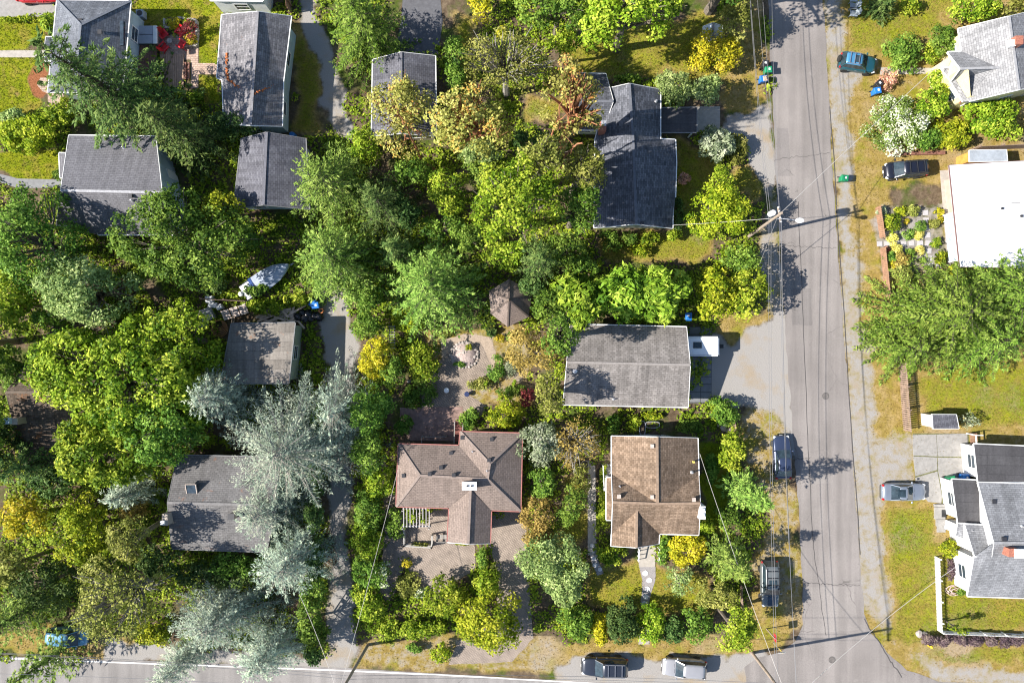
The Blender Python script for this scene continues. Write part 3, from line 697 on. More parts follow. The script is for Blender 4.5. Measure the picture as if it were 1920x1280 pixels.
# 2 long garage
h = House("long_garage", "long grey gabled garage with orange moss streaks", "garage")
h.roof([(416, 28, 3.2), (483, 22, 4.8), (546, 31, 3.2), (531, 154, 3.2), (529, 237, 3.2), (470, 235, 4.8), (420, 232, 3.2), (417, 150, 3.2), (407, 146, 3.2)], [(0, 8, 7, 6, 5, 1), (1, 5, 4, 3, 2)], G_grey, sid_blue, door=True)
mossm = mat("orange_moss", (0.42, 0.13, 0.04), 0.95, 0.4, 5)
rngm = random.Random(5)
for a, b in (((424, 100), (426, 148)), ((426, 148), (466, 176)), ((476, 176), (516, 158))):
    mb = MB()
    for i in range(26):
        t = i / 25.0; px = a[0] + (b[0] - a[0]) * t + rngm.uniform(-1.5, 1.5); py = a[1] + (b[1] - a[1]) * t + rngm.uniform(-2, 2)
        c = W(px, py, 4.0); z = h.rz(c.x, c.y); c = W(px, py, z)
        mb.lathe([(rngm.uniform(0.05, 0.13), -0.03), (rngm.uniform(0.03, 0.06), 0.02)], (c.x, c.y, z), 6, sx=rngm.uniform(0.7, 1.4))
    mb.build("moss", mossm, h.R)
# 3 left house under the fir
h = House("saltbox_house", "plain grey gabled house right of the bright hedge")
h.roof([(129, 254, 3.3), (292, 256, 3.3), (304, 361, 5.6), (326, 440, 3.0), (184, 440, 3.0), (183, 424, 3.4), (106, 422, 3.4), (114, 357, 5.6)], [(0, 1, 2, 7), (7, 2, 3, 4, 5, 6)], G_plain, sid_blue, door=True, capm=mat("pale_ridge_cap", (0.34, 0.34, 0.36)))
vent(h, 246, 368, s=0.25); pipe(h, 248, 376); pipe(h, 187, 276); pipe(h, 232, 277)
h.roof([(111, 287, 2.7), (131, 288, 2.95), (125, 333, 2.95), (113, 333, 2.7)], [(0, 1, 2, 3)], G_plain, sid_blue, wins=False, d=0.25)
# 4 small garage
h = House("small_garage", "slate grey gabled garage beside the pale firs", "garage")
h.roof([(453, 260, 3.0), (500, 248, 4.5), (573, 260, 3.0), (580, 392, 3.0), (494, 384, 4.5), (438, 391, 3.0)], [(0, 5, 4, 1), (1, 4, 3, 2)], G_slate, sid_blue, trim=concd)
# 5 shingled shed
h = House("garden_house", "grey ribbed roof building under the yellowish madrone", "outbuilding")
h.roof([(699, 112, 2.8), (752, 98, 3.9), (816, 105, 2.8), (818, 255, 2.8), (752, 250, 3.9), (697, 255, 2.8)], [(0, 5, 4, 1), (1, 4, 3, 2)], G_slate, sid_tan)
# 6 dark grey house
h = House("dark_grey_house", "long dark grey roofed house dappled by madrone shadows")
h.roof([(1140, 166, 3.2), (1180, 157, 5.0), (1238, 168, 3.2), (1238, 261, 3.2), (1266, 262, 2.95), (1268, 305, 2.95), (1266, 370, 2.95), (1261, 371, 3.0), (1261, 428, 3.0), (1193, 420, 5.0), (1114, 427, 3.2), (1116, 262, 3.2), (1187, 262, 5.0)],
       [(1, 2, 3, 12), (12, 3, 4, 5, 6, 7, 8, 9), (1, 12, 9, 10, 11, 0)], G_dark, sid_green, door=True)
pipe(h, 1230, 190); vent(h, 1204, 418, s=0.22)
h.roof([(1068, 137, 3.0), (1136, 139, 3.0), (1150, 190, 4.45), (1130, 244, 3.0), (1066, 243, 3.0), (1066, 190, 4.4)], [(0, 1, 2, 5), (5, 2, 3, 4)], G_dark, sid_green)
for px, py, n in ((1103, 214, "blue"), (1105, 164, "dark")):
    c = W(px, py, 3.9); sk = MB().box((c.x, c.y, 3.85), (0.62, 1.05, 0.5)).build("skylight", glass, h.R); mb = MB()
    for sx in (-1, 1): mb.box((c.x + sx * 0.34, c.y, 3.9), (0.07, 1.2, 0.46))
    mb.build("frame", vent_m, sk)
ch = roofbox(h, "chimney", 1131, 236, 5.0, (0.6, 0.85, 1.6), brick); roofbox(h, "chimney_cap", 1132, 231, 5.1, (0.46, 0.5, 0.12), pipe_m, parent=ch)
h = House("carport", "flat dark carport joined to the dark grey house", "carport")
h.roof([(1240, 203, 2.6), (1306, 202, 2.6), (1306, 248, 2.6), (1240, 248, 2.6)], [(0, 1, 2, 3)], G_black, None, gutter=True, trim=concd)
for px, py in ((1244, 206), (1302, 206), (1302, 244), (1244, 244)):
    c = W(px, py, 2.5); MB().box((c.x, c.y, 1.2), (0.12, 0.12, 2.4)).build("post", white, h.root)
# 7 taupe house
h = House("taupe_house", "taupe gabled house with the caravan parked under its end")
h.roof([(1069, 608, 3.1), (1287, 613, 3.1), (1294, 684, 4.5), (1290, 763, 3.1), (1056, 758, 3.1), (1063, 679, 4.5)], [(0, 1, 2, 5), (5, 2, 3, 4)], G_taupe, sid_tan, door=True)
pipe(h, 1078, 695, 0.12); pipe(h, 1150, 748, 0.06)
# 8 brown hip house
h = House("brown_hip_house", "brown hip and valley roofed house with a white chimney and red gutters")
e, r, r2 = 3.3, 5.0, 4.5
h.roof([(747, 832, e), (861, 835, e), (863, 809, e), (979, 812, e), (976, 958, e), (921, 956, e), (919, 1018, e), (878, 1019, r2), (839, 1016, e), (842, 952, e), (743, 949, e), (787, 891, r), (914, 898, r), (918, 869, r), (882, 918, r2)],
       [(0, 10, 11), (0, 11, 12, 1), (1, 12, 13, 2), (2, 13, 3), (3, 13, 12, 4), (10, 9, 14, 5, 4, 12, 11), (9, 8, 7, 14), (14, 7, 6, 5)], G_brown, sid_brown, door=True, eave_trim=trimred)
for px, py in ((922, 822), (867, 819), (846, 848), (917, 861), (827, 875), (806, 887), (851, 889), (757, 890)): vent(h, px, py, s=0.26)
pipe(h, 886, 846, 0.05); pipe(h, 913, 882, 0.05)
ch = roofbox(h, "chimney", 880, 912, 5.75, (1.25, 0.66, 1.6), white); roofbox(h, "chimney_cap", 880, 911, 5.85, (1.4, 0.8, 0.1), white, parent=ch)
for px in (876, 884): roofbox(h, "flue", px, 911, 5.98, (0.16, 0.16, 0.13), vent_m, parent=ch)
# 9 orange-brown house
h = House("orange_roof_house", "orange brown cross gabled house with white trim")
e, r, r2 = 3.5, 5.5, 5.0
h.roof([(1147, 817, e), (1232, 819, r), (1308, 821, e), (1310, 891, e), (1313, 943, r), (1310, 1002, e), (1236, 1000, e), (1235, 1019, e), (1193, 1026, r2), (1146, 1023, e), (1147, 1001, e), (1149, 941, r), (1147, 888, e), (1233, 944, r), (1194, 957, r2)],
       [(0, 12, 13, 1), (1, 13, 3, 2), (12, 11, 13), (13, 4, 3), (11, 13, 4, 5, 6, 14, 10), (14, 8, 9, 10), (14, 6, 7, 8)], G_orange, sid_white, door=True)
for px, py in ((1222, 835), (1160, 929), (1222, 930), (1300, 935)): vent(h, px, py, m=mat("tan_vent", (0.45, 0.38, 0.33), 0.6), s=0.26)
pipe(h, 1297, 885, 0.08); pipe(h, 1162, 911, 0.05); roofbox(h, "vent_cap", 1301, 866, 4.15, (0.18, 0.18, 0.25), mat("yellow_cap", (0.7, 0.55, 0.12)))
ch = roofbox(h, "chimney", 1317, 961, 5.3, (0.6, 1.25, 5.3), white); roofbox(h, "flue", 1318, 956, 5.5, (0.3, 0.3, 0.25), white, parent=ch); roofbox(h, "flue", 1318, 966, 5.5, (0.3, 0.3, 0.25), white, parent=ch)
h.roof([(1137, 895, 2.9), (1149, 895, 3.2), (1149, 974, 3.2), (1137, 974, 2.9)], [(0, 1, 2, 3)], G_orange, sid_white, wins=False, d=0.2)
# side steps with white rails
st = thing("porch_steps", "wooden side steps with white rails left of the orange roofed house", "steps", tuple(W(1136, 890)))
for i in range(6):
    c = W(1136, 872 + i * 5); MB().box((c.x, c.y, 0.12 + i * 0.15), (0.75, 0.27, 0.06)).build("step", mat("grey_board", (0.3, 0.29, 0.28), 0.85, 0.2, 4), st)
c = W(1136, 906); MB().box((c.x, c.y, 0.95), (0.75, 0.9, 0.08)).build("landing", concw, st)
for dx in (-0.42, 0.42):
    c0 = W(1136, 870); c1 = W(1136, 912); MB().beam((c0.x + dx, c0.y, 0.95), (c1.x + dx, c1.y, 1.85), 0.07, 0.1).build("rail", white, st)
    for i in range(4):
        p = c0 + (c1 - c0) * (i / 3); MB().beam((p.x + dx, p.y, 0.0), (p.x + dx, p.y, 0.95 + 0.3 * i), 0.06, 0.06).build("post", white, st)
# front porch rails
for px in (1195, 1233):
    p = thing("porch_railing", "white railing on the %s side of the orange roofed house's front steps" % ("left" if px == 1195 else "right"), "railing", tuple(W(px, 1036)))
    a = W(px, 1024); b = W(px, 1048); MB().beam((a.x, a.y, 1.0), (b.x, b.y, 0.75), 0.08, 0.08).build("rail", white, p)
    for t in (0, 0.33, 0.66, 1): q = a + (b - a) * t; MB().beam((q.x, q.y, 0), (q.x, q.y, 1.0 - 0.25 * t), 0.07, 0.07).build("post", white, p)
# 10 yellow house with pale roof
h = House("yellow_house", "pale yellow house with a whitish shingle roof set at an angle")
h.roof([(1797, 54, 3.4), (1892, 31, 6.2), (1911, 168, 6.2), (1818, 190, 3.4), (1875, 127, 5.3), (1804, 97, 3.4), (1777, 98, 3.4), (1801, 129, 5.3), (1783, 153, 3.1), (1806, 191, 3.0), (2010, 150, 3.4), (1990, 8, 3.4)],
       [(0, 1, 2, 3, 4, 5), (5, 6, 7, 4), (7, 8, 9, 3, 4), (1, 11, 10, 2)], G_pale, sid_cream, d=0.35, door=True)
h.roof([(1765, 128, 2.9), (1788, 127, 3.2), (1800, 150, 3.1), (1783, 152, 2.8)], [(0, 1, 2, 3)], G_pale, sid_cream, wins=False, d=0.2)
ch = roofbox(h, "chimney", 1912, 75, 6.9, (0.7, 0.8, 1.6), brick); roofbox(h, "chimney_cap", 1900, 80, 6.7, (0.5, 0.6, 0.5), white, parent=ch)
pipe(h, 1832, 134, 0.06); vent(h, 1906, 92); vent(h, 1898, 160, s=0.2)
mb = MB()
for a, b in (((1812, 101), (1862, 122)), ((1822, 181), (1856, 146))):
    for i in range(22):
        t = i / 21; px = a[0] + (b[0] - a[0]) * t; py = a[1] + (b[1] - a[1]) * t + rngm.uniform(-1, 1); c = W(px, py, 4.5)
        mb.lathe([(rngm.uniform(0.08, 0.2), -0.05), (0.06, 0.05)], (c.x, c.y, h.rz(c.x, c.y) + 0.02), 6)
mb.build("moss", mat("russet_moss", (0.25, 0.1, 0.06), 0.95, 0.4, 6), h.R)
# 11 flat white roof house
h = House("flat_white_house", "low house with a bright white flat roof and brown fascia")
fas = mat("brown_fascia", (0.17, 0.09, 0.08), 0.7, 0.2, 3)
h.roof([(1780, 310, 2.6), (2020, 296, 2.9), (2030, 505, 2.9), (1800, 500, 2.6)], [(0, 1, 2, 3)], flatwhite, sid_tan, trim=fas, d=1.0, thick=0.24, eave_trim=fas)
vent(h, 1913, 405, s=0.14); vent(h, 1877, 391, s=0.12); roofbox(h, "roof_seam", 1905, 380, 2.8, (0.9, 0.05, 0.05), vent_m)
for yy in (350, 395, 440, 482):
    a = W(1784 + (yy - 310) * 0.1, yy, 2.66); b = W(2015, yy - 8, 2.9); MB().beam((a.x, a.y, 2.62), (b.x, b.y, 2.9), 0.1, 0.02).build("membrane_seam", mat("seam_grey", (0.6, 0.6, 0.61), 0.7), h.R)
# long glazed strip on its street side
a = W(1776, 402, 1.3); b = W(1786, 490, 1.3)
gl = MB().beam((a.x - 0.02, a.y, 1.5), (b.x - 0.02, b.y, 1.5), 0.08, 1.3).build("window", glassmat("sky_lit_glass", (0.45, 0.55, 0.68)), h.root)
for t in (0.0, 0.14, 0.57, 1.0):
    q = a + (b - a) * t; MB().box((q.x - 0.05, q.y, 1.5), (0.06, 0.08, 1.6)).build("frame", white, gl)
# 12 bottom right white house
h = House("white_gabled_house", "white walled house of several light grey gables behind the picket fence")
h.roof([(1834, 904, 2.8), (2010, 908, 2.8), (2010, 1017, 4.9), (2010, 1123, 2.4), (1814, 1117, 2.4), (1827, 1043, 4.15), (1860, 1043, 4.25), (1864, 1017, 4.9)], [(0, 1, 2, 7), (7, 2, 3, 4, 5, 6)], G_lgrey, sid_white, d=0.3)
vent(h, 1862, 939); vent(h, 1881, 1009); pipe(h, 1916, 986)
ch = roofbox(h, "chimney", 1900, 1036, 5.4, (0.8, 0.8, 1.6), brick); roofbox(h, "chimney_cap", 1912, 1038, 5.5, (0.9, 0.9, 0.12), white, parent=ch)
h.roof([(1809, 982, 2.95), (1844, 984, 2.95), (1858, 1043, 4.12), (1828, 1043, 4.12)], [(0, 1, 2, 3)], G_lgrey, sid_white, d=0.25, wins=False)
pipe(h, 1820, 993, 0.06)
h.roof([(1785, 898, 2.5), (1833, 900, 2.5), (1843, 981, 2.5), (1796, 979, 2.5)], [(0, 1, 2, 3)], G_black, sid_white, d=0.3, door=True)
h.roof([(1796, 980.5, 2.35), (1810, 982, 2.35), (1806, 1008, 2.25), (1792, 1004, 2.25)], [(0, 1, 2, 3)], G_lgrey, sid_white, d=0.2, wins=False)
h.roof([(1826, 832, 2.55), (2010, 840, 2.55), (2010, 903, 2.7), (1834, 903, 2.7)], [(0, 1, 2, 3)], G_black, sid_white, d=0.3)
# 13 grey house lower left
h = House("skylight_house", "grey gabled house with a skylight between the blue cedars")
h.roof([(333, 853, 3.2), (520, 857, 3.2), (518, 947, 5.0), (500, 1034, 3.2), (322, 1028, 3.2), (314, 942, 5.0)], [(0, 1, 2, 5), (5, 2, 3, 4)], roofmat("warm_grey_shingle", (0.145, 0.14, 0.14), (0.185, 0.178, 0.178), moss=0.12, streak=0.1), sid_grey, door=True, trim=concd)
c = W(360, 921, 4.6); sk = MB().box((c.x, c.y, h.rz(c.x, c.y) + 0.06), (0.95, 1.5, 0.12), 0, (0.32, 0)).build("skylight", glass, h.R)
mb = MB(); q = Vector((c.x, c.y, h.rz(c.x, c.y)))
for sx in (-1, 1): mb.box(q + Vector((sx * 0.5, 0, 0.08)), (0.07, 1.66, 0.16), 0, (0.32, 0))
for sy in (-1, 1): mb.box(q + Vector((0, sy * 0.78, 0.08 + sy * 0.26)), (0.93, 0.07, 0.16), 0, (0.32, 0))
mb.build("frame", mat("tan_vent", (0.45, 0.38, 0.33)), sk)
ch = roofbox(h, "chimney", 433, 969, 5.5, (0.55, 0.5, 1.5), sid_tan); roofbox(h, "chimney_cap", 433, 968.5, 5.56, (0.65, 0.6, 0.06), vent_m, parent=ch)
ch = roofbox(h, "chimney", 309, 974, 5.4, (0.55, 1.1, 5.4), sid_tan); roofbox(h, "flue", 304, 980, 5.6, (0.4, 0.4, 0.3), white, parent=ch)
# 14 low shed with debris
h = House("low_shed", "low grey brown roofed shed beside the debris heap", "shed")
h.roof([(434, 607, 3.3), (553, 605, 3.3), (541, 718, 3.6), (414, 718, 3.6)], [(0, 1, 2, 3)], roofmat("weathered_felt", (0.19, 0.17, 0.15), (0.25, 0.225, 0.2), 3.0, 0.9, moss=0.15), sid_grey, d=0.25, trim=concd)
# 15 mossy house at the left edge
h = House("mossy_house", "brown mossy roofed house under the big round tree")
h.roof([(108, 600, 3.0), (215, 600, 3.0), (215, 735, 4.6), (215, 872, 3.0), (45, 872, 3.0), (11, 735, 4.6)], [(0, 1, 2, 5), (5, 2, 3, 4)], G_moss, sid_tan, trim=sid_brown)
ch = roofbox(h, "chimney", 26, 790, 5.2, (0.7, 0.6, 1.6), sid_tan); roofbox(h, "chimney_cap", 12, 789, 5.6, (0.5, 0.6, 0.4), mat("pale_blue_metal", (0.42, 0.55, 0.72), 0.5), parent=ch)
# 16 white building cut by the top edge
h = House("white_flat_building", "white flat roofed building cut by the top edge of the picture", "building")
h.roof([(386, -90, 3.0), (500, -90, 3.0), (493, 2, 3.0), (394, 1, 3.0)], [(0, 1, 2, 3)], flatwhite, vinyl_white, d=0.12)

# small sheds
h = House("garden_shed", "small grey roofed shed with a pale front by the brown fence", "shed")
h.roof([(1748, 777, 2.1), (1793, 777, 1.9), (1798, 803, 1.9), (1750, 803, 2.1)], [(0, 1, 2, 3)], G_slate, mat("cream_board", (0.68, 0.6, 0.5), 0.8, 0.1, 2), d=0.08, gutter=False, wins=False)
h = House("lumber_shed", "lean-to with a zinc sheet roof above the white roofed house", "shed")
h.roof([(1818, 282, 2.2), (1887, 281, 2.2), (1889, 302, 2.4), (1819, 303, 2.4)], [(0, 1, 2, 3)], metalroof, mat("orange_plywood", (0.55, 0.27, 0.06), 0.7, 0.2, 2), d=0.1, gutter=False, wins=False)
h = House("tool_shed", "tiny pale shed inside the yellow bush", "shed")
h.roof([(1319, 50, 2.0), (1337, 43, 2.6), (1354, 49, 2.0), (1354, 78, 2.0), (1337, 75, 2.6), (1319, 78, 2.0)], [(0, 5, 4, 1), (1, 4, 3, 2)], metalroof, sid_tan, d=0.1, gutter=False, wins=False)
# gazebo
g = thing("gazebo", "six sided brown roofed gazebo beside the central fir", "gazebo", tuple(W(956, 567)))
ap = W(954, 562, 4.2); ring6 = [W(*p) for p in ((955, 523, 2.6), (998, 548, 2.6), (991, 594, 2.6), (952, 613, 2.6), (920, 588, 2.6), (917, 545, 2.6))]
for i in range(6):
    a, b = ring6[i], ring6[(i + 1) % 6]
    me = bpy.data.meshes.new("roof_panel"); o = org(g); dn = ((a + b) / 2 - ap); dn.z = 0; dn.normalize(); al = Vector((-dn.y, dn.x, 0))
    th = Vector((0, 0, 0.1)); vs = [ap, a, b, ap - th, a - th, b - th]
    me.from_pydata([tuple(v - o) for v in vs], [], [(0, 1, 2), (5, 4, 3), (1, 4, 5, 2), (0, 3, 4, 1), (2, 5, 3, 0)]); uv = me.uv_layers.new(name="UVMap")
    for l in me.loops: q = vs[l.vertex_index]; uv.data[l.index].uv = (q.dot(al), (q - ap).length)
    link("roof_panel", me, G_brown, g)
    MB().beam(ap + Vector((0, 0, 0.03)), a + Vector((0, 0, 0.03)), 0.16, 0.05).build("hip_cap", G_brown, g)
    c = W(955, 568, 2.6); p = c + (a - c) * 0.88; MB().box((p.x, p.y, 1.25), (0.14, 0.14, 2.5)).build("post", sid_brown, g)
MB().lathe([(0.16, -0.05), (0.12, 0.15), (0.02, 0.35)], tuple(ap), 8).build("finial", sid_brown, g)

# ------------------------------------------------------------------ plants
PAL = {
 'bright': [(0.1, (0.05, 0.105, 0.006)), (0.5, (0.185, 0.27, 0.015)), (0.9, (0.40, 0.45, 0.05))],
 'firmid': [(0.1, (0.04, 0.09, 0.01)), (0.5, (0.13, 0.22, 0.026)), (0.9, (0.28, 0.36, 0.07))],
 'turf': [(0.1, (0.08, 0.11, 0.008)), (0.5, (0.165, 0.18, 0.012)), (0.9, (0.25, 0.225, 0.03))],
 'lance': [(0.1, (0.055, 0.125, 0.01)), (0.5, (0.175, 0.30, 0.022)), (0.9, (0.36, 0.47, 0.06))],
 'green': [(0.1, (0.036, 0.085, 0.011)), (0.5, (0.111, 0.202, 0.024)), (0.9, (0.234, 0.338, 0.055))],
 'dark': [(0.1, (0.021, 0.049, 0.013)), (0.5, (0.058, 0.111, 0.026)), (0.9, (0.130, 0.195, 0.050))],
 'olive': [(0.1, (0.078, 0.091, 0.017)), (0.5, (0.195, 0.215, 0.039)), (0.9, (0.364, 0.358, 0.094))],
 'yellow': [(0.05, (0.13, 0.15, 0.01)), (0.4, (0.36, 0.33, 0.015)), (0.75, (0.52, 0.43, 0.025)), (0.98, (0.66, 0.5, 0.08))],
 'lime': [(0.05, (0.06, 0.11, 0.006)), (0.45, (0.22, 0.29, 0.012)), (0.9, (0.43, 0.44, 0.035))],
 'pale': [(0.1, (0.091, 0.143, 0.039)), (0.5, (0.221, 0.299, 0.088)), (0.9, (0.416, 0.481, 0.187))],
 'madrone': [(0.05, (0.117, 0.117, 0.022)), (0.45, (0.286, 0.286, 0.061)), (0.8, (0.468, 0.429, 0.132)), (0.97, (0.546, 0.286, 0.066))],
 'bronze': [(0.1, (0.143, 0.104, 0.022)), (0.5, (0.325, 0.247, 0.061)), (0.9, (0.468, 0.351, 0.099))],
 'maroon': [(0.1, (0.058, 0.010, 0.015)), (0.5, (0.156, 0.029, 0.033)), (0.9, (0.312, 0.078, 0.061))],
 'purple': [(0.1, (0.065, 0.042, 0.055)), (0.5, (0.130, 0.088, 0.099)), (0.9, (0.221, 0.169, 0.143))],
 'cedar': [(0.1, (0.135, 0.185, 0.15)), (0.5, (0.31, 0.395, 0.30)), (0.9, (0.56, 0.60, 0.44))],
 'fir': [(0.1, (0.055, 0.115, 0.016)), (0.5, (0.17, 0.28, 0.046)), (0.9, (0.35, 0.45, 0.10))],
 'firdark': [(0.1, (0.028, 0.065, 0.016)), (0.5, (0.085, 0.15, 0.036)), (0.9, (0.2, 0.265, 0.07))],
 'flower': [(0.1, (0.065, 0.117, 0.017)), (0.48, (0.169, 0.260, 0.039)), (0.58, (0.390, 0.468, 0.242)), (0.72, (0.754, 0.780, 0.572))],
 'blossom': [(0.1, (0.156, 0.130, 0.055)), (0.5, (0.442, 0.208, 0.154)), (0.8, (0.780, 0.390, 0.308)), (0.95, (0.800, 0.585, 0.220))],
 'grey': [(0.1, (0.10, 0.14, 0.07)), (0.5, (0.25, 0.30, 0.17)), (0.9, (0.42, 0.45, 0.31))],
 'straw': [(0.1, (0.364, 0.325, 0.055)), (0.5, (0.585, 0.533, 0.121)), (0.9, (0.780, 0.728, 0.242))],
}
def LM(p): return leafmat("foliage_" + p, PAL[p])
bark = mat("grey_bark", (0.15, 0.125, 0.10), 0.9, 0.35, 6, bmp=0.3); barkp = mat("pale_bark", (0.26, 0.24, 0.21), 0.9, 0.3, 6); barko = mat("orange_madrone_bark", (0.30, 0.13, 0.06), 0.7, 0.55, 3.5, stain=0.5); barkd = mat("dark_bark", (0.045, 0.042, 0.025), 0.9, 0.3, 6)

def unit(a): return a / (np.linalg.norm(a, axis=-1, keepdims=True) + 1e-9)
def leaf_quads(name, C, Nn, L, Wd, tint, rng, T=None):
    """every leaf is one small diamond with its own tilt"""
    n = len(C)
    if T is None: T = rng.normal(size=(n, 3))
    T = unit(T - Nn * (T * Nn).sum(-1, keepdims=True)); B = np.cross(Nn, T)
    L = np.asarray(L)[:, None]; Wd = np.asarray(Wd)[:, None]
    v = np.stack([C - T * L, C + B * Wd - T * L * 0.15, C + T * L + Nn * L * -0.15, C - B * Wd - T * L * 0.15], 1).reshape(-1, 3)
    f = np.arange(n * 4).reshape(n, 4)
    return np_mesh(name, v, f, tint)

PLANTS = 0
def broad(px, py, rx, ry, h, pal, label, name="tree", cat=None, leaf=0.3, cover=0.62, clump=None, sparse=0.0, bk=None, limbs=None, rough=0.25, zf=0.6, long=1.0, lift=None, group=None, tidy=False, xl=()):
    global PLANTS; PLANTS += 1
    rng = np.random.default_rng(PLANTS * 17 + 3); pr = random.Random(PLANTS)
    k = (H - zf * h) / H / S; rx *= k; ry *= k
    loc = W(px, py, zf * h); root = thing(name, label, cat or ("tree" if h > 4 else "shrub"), (loc.x, loc.y, 0), 0.0, group)
    rz = min(h * 0.52, max(rx, ry) * 1.15); zc = h - rz
    if h <= 4: rz = h * 0.55; zc = h * 0.42
    rm = min(rx, ry); c = clump or max(0.22, min(1.15, 0.17 * rm + 0.28)); c = min(c, rm * 0.5)
    A = 2 * math.pi * rx * ry
    nc = max(6, int(A / (1.15 * c * c) * (1 - sparse)))
    K = 1 if tidy else (3 if rm < 0.9 else int(rng.integers(5, 9)))
    if K == 1: lc = np.zeros((1, 3)); lr = np.ones(1)
    else:
        lr = rng.uniform(0.38, 0.62, K); la = rng.uniform(0, 6.283) + np.arange(K) * 6.283 / K + rng.normal(0, 0.35, K); lo = (1 - lr) * rng.uniform(0.75, 1.08, K)
        lc = np.stack([np.cos(la) * lo, np.sin(la) * lo, rng.uniform(-0.35, 0.3, K)], -1); lc[0] = (rng.normal(0, .12), rng.normal(0, .12), 0.25); lr[0] = 0.6
    nc = int(nc * (1.0 if K == 1 else 1.25)); kk = rng.choice(K, nc, p=lr ** 2 / (lr ** 2).sum())
    D = unit(rng.normal(size=(nc, 3))); D[:, 2] = np.where(D[:, 2] < -0.3, -D[:, 2], D[:, 2])
    rad = rng.uniform(0.82, 1.05, nc); inn = rng.random(nc) < 0.15; rad[inn] *= rng.uniform(0.45, 0.8, inn.sum())
    Q = lc[kk] + D * (rad * lr[kk])[:, None]
    dd = np.linalg.norm(Q[:, None, :] - lc[None], axis=2) / lr[None]; keep = (dd < 0.72).sum(1) == 0
    keep |= rng.random(nc) < 0.12; Q = Q[keep]; D = D[keep]; nc = len(Q)
    CC = Q * np.array([max(rx - c * 0.5, 0.1), max(ry - c * 0.5, 0.1), max(rz - c * 0.5, 0.1)]); CC[:, 2] += zc
    CC[:, 2] = np.maximum(CC[:, 2], c * 0.6)
    cr = c * rng.uniform(0.65, 1.25, nc); ct = np.clip(rng.normal(0.5, 0.22, nc), 0.05, 0.95)
    per = np.maximum(8, (cover * 6.28 * cr ** 2 / (0.5 * leaf * leaf)).astype(int))
    ii = np.repeat(np.arange(nc), per); n = len(ii)
    d = unit(rng.normal(size=(n, 3)) + D[ii] * 0.55 + np.array([0, 0, 0.35]))
    P = CC[ii] + d * (cr[ii] * rng.uniform(0.55, 1.08, n))[:, None] * np.array([1, 1, 0.8])
    P[:, 2] = np.maximum(P[:, 2], 0.05)
    Nn = unit(d * 0.75 + rng.normal(size=(n, 3)) * 0.5 + np.array([0, 0, 0.45]))
    ls = leaf * rng.uniform(0.5, 1.1, n) * np.where(rng.random(n) < 0.15, 1.4, 1.0)
    me = leaf_quads("crown" if h > 4 else "foliage", P, Nn, ls * 0.55 * long, ls * 0.34, np.clip(ct[ii] + rng.normal(0, 0.17, n), 0, 1), rng)
    link("crown" if h > 4 else "foliage", me, LM(pal), root)
    # trunk and limbs
    mb = MB(); bk = bk or bark; o = org(root)
    tr = max(0.03, 0.022 * h + 0.012 * rm); zt = zc * 0.85
    lx, ly = pr.uniform(-0.1, 0.1) * h * 0.3, pr.uniform(-0.1, 0.1) * h * 0.3
    mb.tube([o, o + Vector((lx * 0.4, ly * 0.4, zt * 0.5)), o + Vector((lx, ly, zt))], [tr * 1.25, tr, tr * 0.75], 7)
    nl = limbs if limbs is not None else (20 if h > 8 else (12 if h > 4 else 4))
    if lift is None: lift = 0.55 if h > 8 else 0.0
    sel = rng.permutation(nc)[:nl]
    for q in sel:
        e = Vector(CC[q]) + Vector((0, 0, lift * c)); s0 = Vector((lx, ly, zt * pr.uniform(0.6, 1.0))); md = s0 * 0.45 + e * 0.55 + Vector((pr.uniform(-.2, .2), pr.uniform(-.2, .2), 0.1)) * rm * 0.4
        mb.tube([o + s0, o + md, o + e], [tr * 0.55, tr * 0.36, tr * 0.12], 5, cap=False)
        if nl > 14:
            for _ in range(2):
                e2 = e + Vector((pr.uniform(-1, 1), pr.uniform(-1, 1), pr.uniform(0, 0.7))) * c * 1.2
                mb.tube([o + md, o + (md + e2) * 0.5 + Vector((0, 0, 0.15)), o + e2], [tr * 0.3, tr * 0.18, tr * 0.06], 4, cap=False)
    for pl in xl:
        P_ = [W(a, b_, z_) for a, b_, z_, r_ in pl]; R_ = [q[3] for q in pl]; pts = []; rad_ = []
        for i in range(len(P_) - 1):
            p0, p1, p2, p3 = P_[max(i - 1, 0)], P_[i], P_[i + 1], P_[min(i + 2, len(P_) - 1)]
            for t in (0, 0.25, 0.5, 0.75):
                q = 0.5 * ((2 * p1) + (p2 - p0) * t + (2 * p0 - 5 * p1 + 4 * p2 - p3) * t * t + (3 * p1 - p0 - 3 * p2 + p3) * t ** 3)
                pts.append(q + Vector((pr.uniform(-.08, .08), pr.uniform(-.08, .08), 0))); rad_.append(R_[i] + (R_[i + 1] - R_[i]) * t)
        mb.tube(pts + [P_[-1]], rad_ + [R_[-1]], 7)
        for q in pts[3::2]:
            e2 = q + Vector((pr.uniform(-1, 1), pr.uniform(-1, 1), pr.uniform(0.1, 0.8))) * 0.9
            mb.tube([q, (q + e2) / 2 + Vector((0, 0, 0.12)), e2], [0.035, 0.025, 0.01], 4, cap=False)
    mb.build("trunk" if h > 4 else "stem", bk, root)
    return root

